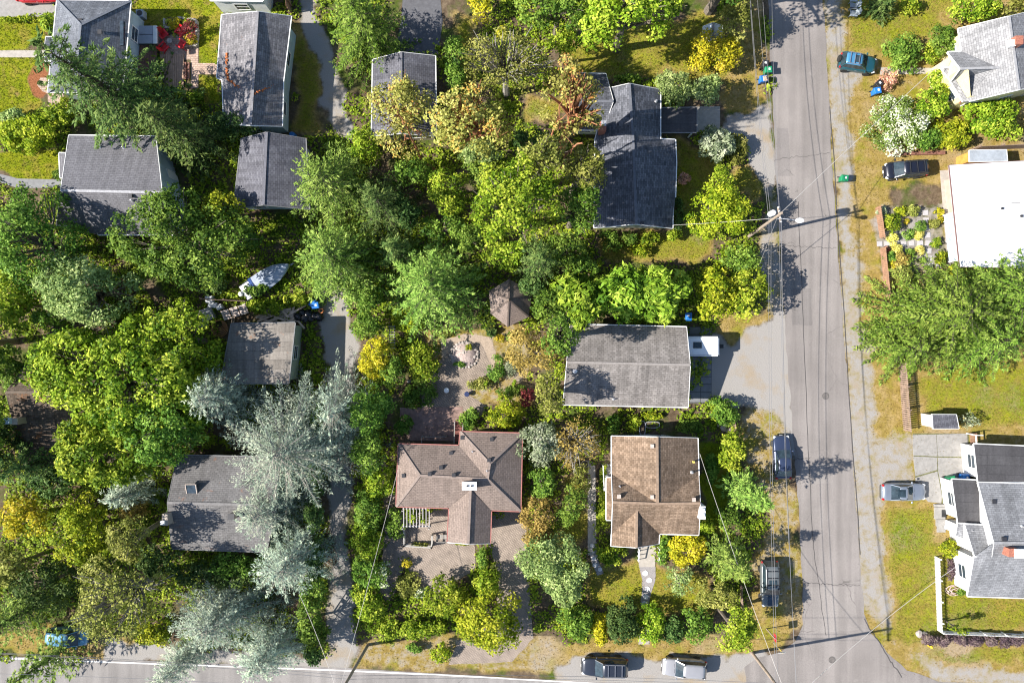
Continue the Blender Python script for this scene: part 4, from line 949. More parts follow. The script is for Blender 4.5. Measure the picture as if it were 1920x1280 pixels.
def conifer(px, py, R, h, pal, label, name="fir_tree", droop=0.25, dens=1.0, ry=None, bk=None, needle=0.34, long=1.0, base=0.06, zf=0.45, power=0.75, up=0.25, tw=1.0, cat="tree", wid=0.18, lean=(0, 0)):
    global PLANTS; PLANTS += 1
    rng = np.random.default_rng(PLANTS * 31 + 7)
    k = (H - zf * h) / H / S; R = R * k; sy = (ry * k / R) if ry else 1.0
    loc = W(px, py, zf * h); root = thing(name, label, cat, (loc.x, loc.y, 0)); o = org(root)
    nlev = int(max(8, h / 0.5)); Cs = []; Ns = []; Ts = []; Ls = []; Tin = []; mb = MB(); lean = Vector((lean[0], lean[1], 0))
    mb.tube([o, o + lean * 0.5 + Vector((0, 0, h * 0.5)), o + lean + Vector((0, 0, h * 0.98))], [0.018 * h + 0.06, 0.012 * h + 0.04, 0.02], 7)
    for i in range(nlev):
        t = base + (1 - base) * (i / (nlev - 1)); z = t * h
        Lmax = R * (1 - t) ** power + 0.18
        nb = int(round((4 + 4.0 * (1 - t)) * dens)) + 1
        a0 = rng.uniform(0, 6.28)
        for j in range(nb):
            L = Lmax * rng.uniform(0.55, 1.12); a = a0 + 6.283 * j / nb + rng.normal(0, 0.25)
            dirh = np.array([math.cos(a), math.sin(a) * sy, 0.0]); perp = np.array([-math.sin(a), math.cos(a) * sy, 0.0])
            dr = droop * (1.15 - t); ups = up * t
            c0 = np.array([lean.x * t, lean.y * t, z])
            ns = max(3, int(L / (0.3 * needle / 0.34))); s = (np.arange(ns) + rng.random(ns)) / ns; s = 0.1 + 0.9 * s
            pz = z + L * (ups * s - dr * s * s) + 0.0
            pos = c0 + dirh * (L * s)[:, None]; pos[:, 2] = np.maximum(pz, 0.15)
            e = c0 + dirh * L; e[2] = max(0.15, z + L * (ups - dr)); m_ = c0 + dirh * L * 0.5; m_[2] = max(0.15, z + L * (ups * 0.5 - dr * 0.25))
            if L > 0.6: mb.tube([o + Vector(c0), o + Vector(m_), o + Vector(e)], [0.012 * L + 0.015, 0.008 * L + 0.01, 0.006], 3, cap=False)
            bt = np.clip(rng.normal(0.5, 0.15), 0.15, 0.85)
            for sd in (-1, 1):
                tl = tw * (0.12 + 0.3 * L * (1 - s) ** 0.8 * (0.35 + s)) * rng.uniform(0.7, 1.2, ns)
                nq = 3
                for q in range(nq):
                    fr = (q + 0.45) / nq
                    td = unit(dirh * 0.75 + perp * sd * 0.8 + rng.normal(size=(ns, 3)) * 0.22)
                    C = pos + td * (tl * fr)[:, None]; C[:, 2] += -0.12 * tl * fr + rng.normal(0, 0.06, ns)
                    Cs.append(C); Ts.append(td + rng.normal(size=(ns, 3)) * 0.3)
                    Ns.append(unit(np.array([0, 0, 1.0]) + rng.normal(size=(ns, 3)) * 0.55 + dirh * 0.6)); Ls.append(needle * rng.uniform(0.6, 1.2, ns) * (0.6 + 0.5 * np.minimum(1, tl)))
                    Tin.append(np.clip(bt + rng.normal(0, 0.12, ns) + 0.18 * (fr - 0.5), 0, 1))
            # tip spray
            nt_ = 4; C = e + rng.normal(size=(nt_, 3)) * 0.1; Cs.append(C); Ts.append(np.tile(dirh, (nt_, 1)) + rng.normal(size=(nt_, 3)) * 0.35)
            Ns.append(unit(np.array([0, 0, 1.0]) + rng.normal(size=(nt_, 3)) * 0.4)); Ls.append(np.full(nt_, needle)); Tin.append(np.full(nt_, min(1, bt + 0.15)))
    C = np.concatenate(Cs); Nn = np.concatenate(Ns); T = np.concatenate(Ts); L = np.concatenate(Ls); tint = np.concatenate(Tin)
    C[:, 2] = np.maximum(C[:, 2], 0.08)
    me = leaf_quads("crown", C, Nn, L * 0.62 * long, L * wid, tint, rng, T)
    link("crown", me, LM(pal), root); mb.build("trunk", bk or barkd, root)
    return root

# --- tall conifers
conifer(205, 168, 122, 18, 'firdark', "tall dark fir drooping over the hip roofed house", droop=0.42, dens=0.75, ry=140, needle=0.42, long=1.25, power=0.6, up=0.1, tw=0.8)
conifer(335, 248, 80, 12, 'firdark', "dark fir between the saltbox house and the long garage", droop=0.4, dens=0.85, ry=76, needle=0.4, long=1.2, power=0.65)
conifer(684, 55, 88, 11, 'firmid', "olive green fir above the shingled garden building", droop=0.3, dens=1.4, power=0.6)
conifer(620, 348, 104, 9.5, 'fir', "pale green fir overhanging the small slate garage", droop=0.22, dens=1.6, power=0.55)
conifer(632, 484, 104, 9, 'fir', "pale green fir between the boat and the central fir", droop=0.22, dens=1.6, power=0.55)
conifer(716, 385, 76, 10, 'firdark', "dark shaded fir behind the pale firs", droop=0.35)
conifer(812, 540, 118, 9.5, 'fir', "broad blue green fir beside the gazebo", droop=0.24, dens=1.6, power=0.55)
conifer(745, 470, 45, 8, 'firdark', "small shaded fir above the central fir", droop=0.3)
conifer(1010, 490, 62, 9, 'firdark', "dark conifer between the holly and the gazebo", droop=0.3)
conifer(548, 838, 162, 11, 'cedar', "huge silver blue cedar leaning over the alley", name="blue_cedar", droop=0.22, ry=172, needle=0.31, bk=barkp, wid=0.12, dens=1.45, power=0.48)
conifer(505, 950, 84, 9, 'cedar', "silver cedar between the huge cedar and the lower ones", name="blue_cedar", droop=0.22, needle=0.31, bk=barkp, wid=0.12, dens=1.4, power=0.48)
conifer(415, 742, 62, 10, 'cedar', "blue cedar squeezed between the round tree and the low shed", name="blue_cedar", droop=0.25, ry=74, needle=0.31, bk=barkp, wid=0.12, dens=1.45, power=0.48)
conifer(636, 770, 52, 9, 'cedar', "shaded blue cedar at the edge of the alley", name="blue_cedar", droop=0.25, ry=110, needle=0.31, bk=barkp, wid=0.12, dens=1.45, power=0.48)
conifer(545, 1050, 92, 9, 'cedar', "silver cedar right of the skylight house", name="blue_cedar", droop=0.25, needle=0.31, bk=barkp, wid=0.12, dens=1.45, power=0.48)
conifer(412, 1155, 122, 8.5, 'cedar', "spreading silver cedar above the through road", name="blue_cedar", droop=0.28, ry=86, needle=0.31, bk=barkp, wid=0.12, dens=1.45, power=0.48)
conifer(500, 1222, 84, 8, 'cedar', "silver cedar reaching over the road edge", name="blue_cedar", droop=0.3, ry=60, needle=0.31, bk=barkp, wid=0.12, dens=1.45, power=0.48)
conifer(335, 1245, 50, 8, 'cedar', "low silver cedar bough at the road edge", name="blue_cedar", droop=0.3, ry=40, needle=0.3, bk=barkp, wid=0.12, dens=1.45, power=0.48)
conifer(240, 925, 52, 6, 'cedar', "small silver grey cedar below the round tree", name="blue_cedar", droop=0.25, ry=34, needle=0.34, bk=barkp, wid=0.12, dens=1.45, power=0.48)
conifer(1772, 585, 132, 8.5, 'firmid', "very broad fir in front of the white roofed house", droop=0.3, dens=1.8, ry=122, power=0.42)
conifer(1888, 548, 106, 8.5, 'firmid', "tall fir reaching over the white flat roof", droop=0.3, dens=1.7, power=0.45)
conifer(1702, 650, 74, 5.5, 'firmid', "low fir spreading over the brown board fence", droop=0.3, dens=1.6, power=0.5)
conifer(1850, 640, 88, 7, 'firmid', "low fir at the right end of the broad fir group", droop=0.3, dens=1.6, power=0.45)
conifer(20, 1160, 52, 12, 'fir', "narrow light green conifer in the bottom left corner", droop=0.3, ry=78)
conifer(84, 1240, 36, 9, 'fir', "drooping conifer with boughs over the road beside the blue van", droop=0.5, ry=62, dens=0.8, needle=0.4, long=1.2)
conifer(1370, 1052, 50, 8, 'fir', "golden green conifer behind the silver grey SUV", name="golden_conifer", droop=0.2, dens=1.3)
conifer(1655, 12, 24, 3, 'firdark', "blue green dwarf conifer beside the two grey chairs", name="dwarf_conifer", droop=0.1, dens=1.5)
conifer(60, 870, 60, 10, 'firdark', "dark conifer behind the mossy house", droop=0.35)
# --- big broadleaf
broad(222, 712, 180, 150, 11, 'bright', "very large round bright green tree over the mossy house", leaf=0.34, rough=0.3, clump=1.0, cover=0.7)
broad(185, 848, 114, 76, 10, 'bright', "lower olive lobed tree under the very large round tree", leaf=0.3, long=1.4)
broad(330, 446, 146, 92, 10, 'green', "wide mid green tree between the saltbox house and the boat", leaf=0.3, cover=0.7)
broad(165, 545, 104, 74, 9, 'pale', "pale flowering tree left of the wide green tree", leaf=0.28)
broad(66, 452, 98, 104, 11, 'green', "dark shaded tree left of the saltbox house", leaf=0.3)
broad(424, 392, 42, 36, 7, 'lime', "yellow green tree below the small slate garage", leaf=0.3)
broad(25, 570, 40, 70, 8, 'bright', "bright narrow tree at the left edge of the picture", leaf=0.3)
broad(15, 690, 36, 60, 7, 'green', "green tree at the left edge above the mossy chimney", leaf=0.28)
broad(148, 1000, 60, 72, 7, 'lime', "vivid yellow green tree in the lower left", leaf=0.27, cover=0.75)
broad(45, 972, 54, 50, 6, 'yellow', "yellow leaved tree at the lower left edge", leaf=0.28)
broad(225, 1118, 100, 84, 12, 'olive', "olive tree with bare grey limbs above the blue van", leaf=0.26, cover=0.32, limbs=40, bk=barkp, lift=0.6)
broad(75, 1100, 60, 60, 7, 'dark', "dark green tree between the conifer and the olive tree", leaf=0.28)
broad(282, 1192, 38, 26, 3.4, 'lime', "lime shrub beside the gravel shoulder", "shrub")
broad(330, 955, 20, 62, 3.6, 'green', "green shrubs hugging the left wall of the skylight house", "shrub")
broad(415, 1075, 90, 34, 4.5, 'dark', "dark shrub mass below the skylight house", "shrub")
broad(582, 1175, 30, 74, 5, 'green', "glossy shrub between the silver cedars and the alley", "shrub")
broad(300, 1050, 50, 35, 5, 'dark', "dark shrub at the corner of the skylight house", "shrub")
broad(90, 905, 48, 34, 5, 'dark', "dark shrub above the yellow leaved tree", "shrub")
broad(440, 235, 58, 32, 5, 'dark', "dark leafy tree below the long garage", leaf=0.26)
broad(500, 575, 46, 16, 1.8, 'bright', "bright vine growing over the debris heap", "vine", "vine", leaf=0.3)
broad(560, 562, 38, 16, 1.8, 'bright', "bright bush between the debris and the boat", "shrub", leaf=0.3)
broad(395, 532, 34, 20, 2.4, 'dark', "dark bush left of the boat's stern", "shrub", leaf=0.26)
# top left garden
broad(52, 250, 72, 36, 3.4, 'lime', "tall bright hedge above the saltbox house", "hedge", "hedge", leaf=0.26, cover=0.8)
broad(112, 216, 34, 26, 3, 'bright', "bright shrub beside the tall hedge", "shrub")
broad(22, 214, 30, 14, 2, 'pale', "pale leafed shrub above the tall hedge", "shrub")
broad(92, 44, 15, 22, 2.4, 'bright', "leafy shrub at the corner of the hip roofed house", "shrub")
for i in range(9):
    broad(4 + i * 9.2, 37 + (i % 2), 6, 5.5, 0.9, 'lime', "small round clipped shrub in the row along the concrete driveway", "clipped_shrub", "shrub", leaf=0.16, zf=0.4, tidy=True, group="clipped shrubs along the driveway")
broad(325, 42, 11, 11, 0.9, 'yellow', "round golden mound left of the maroon shrub", "golden_shrub", leaf=0.17, tidy=True)
broad(358, 74, 12, 11, 0.9, 'yellow', "round golden mound below the maroon shrub", "golden_shrub", leaf=0.17, tidy=True)
broad(352, 49, 20, 18, 2.2, 'maroon', "maroon maple shrub in the patio planter", "maple_shrub", leaf=0.2)
broad(351, 34, 5, 9, 1.6, 'lime', "yellow green sprig behind the maroon shrub", "shrub", leaf=0.16)
broad(293, 150, 8, 6, 0.8, 'yellow', "yellow potted flowers beside the deck", "flower_pot", leaf=0.15)
broad(287, 89, 6, 10, 0.9, 'pale', "pale potted plant beside the hot tub", "potted_plant", leaf=0.15)
broad(120, 188, 10, 7, 0.8, 'lime', "potted fern on the small tan terrace", "potted_plant", leaf=0.15)
broad(78, 156, 8, 6, 0.9, 'dark', "dark potted shrub on the round landing", "potted_plant", leaf=0.16)
broad(370, 185, 18, 14, 2, 'bright', "bright shrub under the fir's right boughs", "shrub")
# centre top
broad(680, 268, 38, 30, 4.5, 'bright', "bright round tree at the end of the gravel driveway", leaf=0.26)
broad(752, 208, 74, 78, 9, 'madrone', "yellowish madrone covering the ribbed roof", "madrone_tree", leaf=0.28, cover=0.5, bk=barko, limbs=16, sparse=0.2, xl=(((790, 300, 2, 0.120), (776, 268, 5, 0.102), (762, 240, 7, 0.072), (745, 210, 8.5, 0.042)), ((790, 300, 2, 0.120), (815, 318, 1, 0.132))))
broad(885, 235, 84, 66, 14, 'madrone', "pale madrone in the middle of the top gardens", "madrone_tree", leaf=0.29, cover=0.5, bk=barko, limbs=18, sparse=0.15, xl=(((935, 270, 9, 0.084), (934, 255, 12, 0.060), (930, 240, 13.6, 0.036)),))
broad(948, 125, 86, 72, 12, 'olive', "grey limbed olive tree above the pale madrone", leaf=0.22, cover=0.26, limbs=44, bk=barkp, lift=0.8)
broad(850, 115, 26, 66, 3.6, 'green', "tall shaded hedge beside the ribbed roof building", "hedge", "hedge", leaf=0.25)
broad(1066, 222, 62, 78, 17, 'madrone', "orange limbed madrone shading the dark grey house", "madrone_tree", leaf=0.27, cover=0.55, bk=barko, limbs=26, sparse=0.5, clump=0.8, lift=0.5, xl=(((1000, 298, 8, 0.156), (1022, 276, 10, 0.132), (1042, 284, 11.5, 0.120), (1060, 292, 12, 0.108), (1074, 276, 13, 0.090), (1092, 268, 14, 0.060)), ((1022, 276, 10, 0.108), (1036, 250, 12, 0.084), (1046, 226, 13.5, 0.072), (1050, 196, 15, 0.042)), ((1046, 226, 13.5, 0.060), (1062, 214, 14.5, 0.036)), ((1060, 292, 12, 0.072), (1052, 318, 12.5, 0.048))))
broad(1062, 90, 36, 34, 6, 'bright', "bright round tree above the dark grey house", leaf=0.26)
broad(1180, 20, 96, 78, 14, 'bright', "big bright maple at the top of the picture", "maple_tree", leaf=0.34, cover=0.75, rough=0.32)
broad(1050, 12, 90, 52, 11, 'green', "wide green tree left of the big maple", leaf=0.3)
broad(900, 8, 26, 22, 4, 'yellow', "yellow shrub at the top edge above the hedge", "shrub", leaf=0.24)
broad(942, 60, 11, 15, 2, 'yellow', "small yellow shrub above the grey limbed tree", "shrub", leaf=0.2)
broad(1035, 150, 18, 26, 4.2, 'bronze', "reddish bare twigged tree beside the dark grey house", leaf=0.2, cover=0.3, limbs=20)
broad(1345, 98, 50, 48, 3.6, 'yellow', "large yellow broom bush round the tiny shed", "shrub", leaf=0.24, cover=0.6)
broad(1380, 40, 36, 40, 6, 'olive', "olive tree at the top of the verge", leaf=0.24)
broad(1262, 165, 36, 38, 4.5, 'pale', "grey green tree beside the flat carport", leaf=0.22)
broad(1322, 166, 32, 30, 4.5, 'pale', "grey green tree at the corner of the forecourt", leaf=0.22)
broad(1345, 268, 44, 34, 3.4, 'grey', "spiky silver green bush beside the gravel pull-in", "shrub", leaf=0.24, long=1.5)
broad(1385, 275, 22, 28, 2, 'olive', "loose grassy bush beside the pull-in", "shrub", leaf=0.24, long=1.7)
broad(1178, 146, 28, 10, 2.2, 'green', "low shrub row above the dark grey roof", "shrub")
# centre
broad(968, 392, 86, 86, 16, 'bright', "large light holly inside the wooded lot", "holly_tree", leaf=0.26, cover=0.7)
broad(842, 352, 42, 46, 6, 'bright', "pale laurel left of the holly", "laurel", leaf=0.26)
broad(828, 430, 46, 40, 4.5, 'green', "shaded green thicket above the central fir", "thicket", "shrub")
broad(770, 320, 52, 26, 5.5, 'green', "green thicket along the top of the wooded lot", "thicket", "shrub")
broad(1084, 330, 44, 50, 13, 'olive', "olive tree against the left wall of the dark grey house", leaf=0.25)
broad(1080, 400, 42, 46, 12, 'green', "green tree left of the dark grey gable", leaf=0.25)
broad(1065, 470, 48, 38, 5.5, 'green', "green tree between the holly and the lance leaved trees", leaf=0.25)
broad(945, 480, 40, 30, 5, 'bright', "bright shrub below the holly", "shrub", leaf=0.25)
broad(1090, 558, 58, 60, 7, 'lance', "leftmost of the three lance leaved trees above the taupe house", "lance_leaved_tree", leaf=0.38, long=1.9, cover=0.8)
broad(1165, 546, 62, 60, 7, 'lance', "middle one of the three lance leaved trees above the taupe house", "lance_leaved_tree", leaf=0.38, long=1.9, cover=0.8)
broad(1240, 550, 58, 60, 7, 'lance', "rightmost of the three lance leaved trees above the taupe house", "lance_leaved_tree", leaf=0.38, long=1.9, cover=0.8)
broad(1350, 398, 62, 62, 7, 'lime', "round yellow olive tree beside the street light pole", leaf=0.25, cover=0.75)
broad(1352, 342, 26, 30, 4.2, 'bright', "slender bright tree above the round yellow tree", leaf=0.24)
broad(1342, 550, 46, 62, 6, 'lime', "yellow green tree above the caravan", leaf=0.3, cover=0.7)
broad(1408, 556, 42, 54, 6, 'bright', "bright glossy tree at the street edge", leaf=0.3, cover=0.7)
broad(1392, 488, 40, 32, 5, 'green', "green bush between the two street trees", "shrub", leaf=0.26)
for (x, y, rx, ry, pal, lb) in [(1145, 452, 24, 18, 'green', "green shrub under the left end of the pale green gable"), (1180, 446, 22, 14, 'green', "shrub under the middle of the pale green gable"), (1222, 446, 24, 14, 'bright', "bright rhododendron under the pale green gable"),
                                (1264, 440, 18, 13, 'bright', "bright shrub at the right corner of the pale green gable"), (1200, 468, 16, 14, 'lime', "feathery lime shrub on the lawn edge")]:
    broad(x, y, rx, ry, 1.7, pal, lb, "shrub", leaf=0.22)
broad(1282, 336, 20, 12, 1.4, 'blossom', "pink flowering azalea on the shaded lawn", "azalea", leaf=0.18)
broad(1272, 400, 12, 40, 1.6, 'dark', "dark shrub strip along the dark grey house wall", "shrub", leaf=0.2)
# central lot
broad(1003, 657, 54, 54, 7.5, 'bronze', "bronze leaved tree beside the sandy garden ring", leaf=0.22, cover=0.6)
broad(1046, 630, 34, 46, 12, 'green', "green tree against the end of the taupe house", leaf=0.25)
broad(1028, 570, 34, 40, 6, 'green', "green tree right of the gazebo", leaf=0.25)
broad(1028, 738, 32, 40, 9, 'olive', "olive tree left of the taupe house", leaf=0.24)
broad(710, 672, 38, 44, 4, 'yellow', "yellow flowered bush in the left of the garden", "shrub", leaf=0.22, cover=0.7)
broad(735, 700, 28, 34, 4, 'green', "green half of the bush beside the yellow flowers", "shrub", leaf=0.24)
broad(690, 612, 34, 30, 4.5, 'green', "green bush beside the garden lattice", "shrub", leaf=0.24)
broad(765, 600, 40, 26, 2.4, 'lime', "lime fringe below the central fir", "shrub", leaf=0.24)
broad(790, 672, 40, 46, 3, 'bright', "round bright bush left of the rock garden", "shrub", leaf=0.24)
broad(788, 740, 34, 32, 1.6, 'green', "shaded green bed left of the lattice court", "shrub", leaf=0.22)
broad(930, 690, 20, 24, 1.3, 'green', "green shrub right of the rock garden", "shrub", leaf=0.2)
broad(955, 690, 18, 16, 0.9, 'grey', "silver ground cover right of the rock garden", "shrub", leaf=0.17)
broad(905, 722, 30, 14, 1.2, 'olive', "low shrubs at the edge of the lattice court", "shrub", leaf=0.2)
broad(960, 735, 28, 16, 1.4, 'green', "low green bed beside the maroon bush", "shrub", leaf=0.2)
for (x, lb) in ((911, "left"), (964, "right")):
    broad(x, 718, 5, 7, 1.7, 'bright', "small upright clipped cone, the %s one of two" % lb, "topiary_cone", leaf=0.15)
broad(988, 745, 20, 18, 2, 'maroon', "maroon bush behind the brown house", "shrub", leaf=0.2)
broad(945, 772, 38, 34, 4, 'lime', "vivid yellow green bush behind the brown house", "shrub", leaf=0.28, cover=0.75)
broad(880, 785, 18, 22, 1.6, 'green', "fern bed beside the terrace steps", "fern", leaf=0.24, long=1.4)
broad(1012, 830, 46, 52, 6, 'grey', "pale grey leaved tree at the corner of the brown house", leaf=0.22, cover=0.45, bk=barkp, limbs=20)
broad(1078, 828, 50, 58, 6, 'bronze', "grey twigged thin tree left of the orange roofed house", leaf=0.2, cover=0.22, limbs=48, bk=barkp, lift=0.9)
broad(1012, 905, 28, 36, 4.5, 'green', "green bush right of the brown house", "shrub", leaf=0.24)
broad(1005, 965, 42, 34, 4, 'bronze', "brownish bush right of the brown house drive", "shrub", leaf=0.22, cover=0.5)
broad(1035, 1060, 66, 66, 6.5, 'pale', "large pale green tree at the right of the paved driveway", leaf=0.26, cover=0.7)
broad(1070, 950, 30, 46, 4.5, 'green', "green tree beside the shaded side lawn", leaf=0.24)
broad(758, 800, 17, 25, 1.6, 'green', "fern clump left of the worn red terrace", "fern", leaf=0.28, long=1.5)
for (x, y, rx, ry, h_, pal, lb) in [(692, 770, 42, 48, 7, 'green', "green tree left of the worn red terrace"), (694, 845, 36, 40, 6.5, 'green', "green bush beside the blue cedar's tip"), (706, 905, 34, 36, 3.6, 'bright', "bright bush left of the brown house wall"),
                                    (690, 960, 34, 44, 3.6, 'green', "green bush in the alley hedge level with the pergola"), (684, 1020, 34, 40, 3.4, 'bright', "bright glossy bush in the alley hedge level with the terrace"), (690, 1075, 36, 42, 3.4, 'green', "green bush in the alley hedge below the terrace"),
                                    (686, 1132, 36, 40, 3.2, 'bright', "bright bush at the bottom of the alley hedge"), (716, 1080, 20, 24, 2.6, 'flower', "white flowering bush under the wires"), (740, 985, 20, 34, 2, 'green', "flowering bush left of the pergola")]:
    broad(x, y, rx, ry, h_, pal, lb, "hedge_shrub", "shrub" if h_ <= 4 else "tree", leaf=0.25, cover=0.7)
broad(770, 1180, 84, 19, 1.9, 'bright', "long low hedge along the front of the lot", "hedge", "hedge", leaf=0.24, cover=0.8)
broad(920, 1172, 72, 64, 5.5, 'lime', "big lobed yellow green tree at the front of the lot", leaf=0.27, cover=0.75, rough=0.35)
broad(835, 1116, 40, 42, 3.8, 'bright', "round bright bush beside the paved terrace", "shrub", leaf=0.26, cover=0.75)
broad(916, 1092, 28, 32, 3.4, 'bright', "bright bush at the head of the paved driveway", "shrub", leaf=0.25)
broad(905, 1045, 13, 26, 1.4, 'green', "narrow bed between terrace and driveway", "shrub", leaf=0.2)
broad(775, 1215, 22, 10, 1.0, 'green', "low shrub in front of the hedge", "shrub", leaf=0.2)
broad(828, 1226, 24, 22, 1.6, 'lime', "yellow green shrub at the road edge", "shrub", leaf=0.24)
broad(762, 1056, 9, 9, 1.1, 'yellow', "small golden ball on the paved terrace", "clipped_shrub", leaf=0.16, tidy=True)
broad(764, 1098, 26, 28, 1.0, 'olive', "mixed bed beside the paved terrace", "flower_bed", "flower bed", leaf=0.2)
broad(785, 1108, 12, 14, 0.8, 'flower', "pale flowering ground cover at the end of the mixed bed", "shrub", leaf=0.17)
broad(868, 1018, 17, 4, 0.7, 'lime', "flower strip under the end wall of the brown house", "flower_bed", "flower bed", leaf=0.16)
broad(790, 1020, 22, 5, 0.7, 'olive', "flower strip below the pergola", "flower_bed", "flower bed", leaf=0.16)
broad(936, 634, 14, 8, 0.7, 'yellow', "yellow flowers below the gazebo", "flower_bed", "flower bed", leaf=0.16)
broad(920, 622, 14, 10, 0.9, 'dark', "spiky dark plants below the gazebo", "shrub", leaf=0.24, long=1.6)
broad(960, 632, 16, 12, 0.9, 'green', "green plants right of the yellow flowers", "shrub", leaf=0.2)
broad(835, 625, 20, 9, 0.8, 'olive', "flower border above the sandy ring", "flower_bed", "flower bed", leaf=0.18)
# orange roof house garden
broad(1288, 1028, 37, 34, 2.4, 'yellow', "large golden round bush below the orange roofed house", "golden_shrub", leaf=0.22, cover=0.8, tidy=True)
broad(1150, 1040, 34, 28, 2.2, 'bright', "bright green bush below the orange roof's left end", "shrub", leaf=0.24)
broad(1245, 1030, 14, 28, 1.8, 'green', "green shrub beside the front steps", "shrub", leaf=0.22)
broad(1132, 930, 10, 62, 1.3, 'bright', "flower border along the left wall of the orange roofed house", "flower_bed", "flower bed", leaf=0.2)
broad(1298, 775 + 24, 40, 12, 1.2, 'green', "low hedge between the taupe and the orange roofed houses", "hedge", "hedge", leaf=0.2)
broad(1190, 792, 12, 18, 1.3, 'bright', "fern at the left end of the back garden", "fern", leaf=0.24, long=1.4)
broad(1150, 800, 12, 30, 1.6, 'green', "green shrub at the back left corner of the orange roofed house", "shrub", leaf=0.22)
broad(1220, 780, 30, 7, 0.9, 'lime', "lime border under the taupe eaves", "flower_bed", "flower bed", leaf=0.18)
broad(1360, 772, 32, 30, 3, 'green', "round green bush below the caravan forecourt", "shrub", leaf=0.24, cover=0.75)
broad(1376, 842, 30, 44, 3.2, 'bright', "glossy laurel left of the blue hatchback", "laurel", leaf=0.27, cover=0.75)
conifer(1404, 925, 36, 9.5, 'fir', "yellow green pointed conifer leaning out over the street verge", name="golden_conifer", droop=0.05, dens=1.3, power=0.45, zf=0.5)
broad(1368, 975, 26, 26, 3, 'green', "green bush below the pointed yellow bush", "shrub", leaf=0.24)
broad(1325, 985, 18, 20, 1.6, 'bright', "bright bush beside the white chimney", "shrub", leaf=0.22)
broad(1335, 880, 14, 46, 1.2, 'green', "shaded bed right of the orange roofed house", "shrub", leaf=0.2)
broad(1275, 1090, 36, 30, 3.6, 'pale', "thin leaved young tree on the front lawn", "sapling", leaf=0.2, cover=0.3, limbs=20, bk=barkp)
broad(1345, 1115, 40, 34, 4, 'olive', "olive bush behind the silver grey SUV's bonnet", "shrub", leaf=0.22)
for (x, y, rx, ry, h_, pal, lb) in [(1076, 1165, 36, 42, 3, 'green', "green bush at the left end of the front hedge"), (1125, 1178, 16, 36, 2, 'yellow', "yellow flowered bush in the front hedge"), (1166, 1165, 38, 42, 3.2, 'dark', "dark laurel in the front hedge left of the path"),
                                    (1222, 1170, 34, 40, 3, 'bright', "bright arching bush over the hedge path"), (1262, 1180, 26, 30, 2.6, 'dark', "dark bush in the front hedge right of the path"), (1308, 1172, 32, 36, 3, 'green', "green bush in the middle of the front hedge"),
                                    (1372, 1172, 46, 46, 7.5, 'bright', "bright spreading bush at the right end of the front hedge")]:
    broad(x, y, rx, ry, h_, pal, lb, "hedge_shrub", "shrub", leaf=0.25, cover=0.75)
# right side
broad(1696, 96, 42, 36, 2.6, 'green', "large round bush before the yellow house", "shrub", leaf=0.25, cover=0.8)
broad(1710, 8, 22, 16, 1.6, 'bright', "bright low bush right of the dwarf conifer", "shrub", leaf=0.22)
broad(1770, 70, 26, 36, 3, 'green', "green bush against the corner of the yellow house", "shrub", leaf=0.22)
broad(1830, 18, 62, 30, 3.6, 'bright', "bright hedge behind the yellow house", "hedge", "hedge", leaf=0.26)
broad(1915, 30, 30, 50, 4.5, 'olive', "olive tree at the top right corner", leaf=0.26)
broad(1745, 100, 22, 22, 1.6, 'bright', "bright ground shrub beside the yellow house entry", "shrub", leaf=0.22)
broad(1668, 148, 24, 18, 1.3, 'blossom', "fading pink flowered bush beside the step path", "shrub", leaf=0.18)
broad(1690, 232, 62, 60, 3.2, 'flower', "wide white flowering hedge along the right verge", "flowering_hedge", "hedge", leaf=0.22, cover=0.85)
broad(1752, 188, 42, 36, 3, 'bright', "bright green bush below the yellow house", "shrub", leaf=0.25, cover=0.8)
broad(1790, 248, 42, 34, 3, 'lime', "golden green hedge below the yellow house", "hedge", "hedge", leaf=0.24, cover=0.8)
broad(1868, 222, 62, 46, 3.4, 'bright', "leafy hedge behind the zinc roofed lean-to", "hedge", "hedge", leaf=0.26, cover=0.8)
broad(1735, 255, 34, 32, 2.8, 'green', "green bush between the white and the golden hedges", "shrub", leaf=0.23)
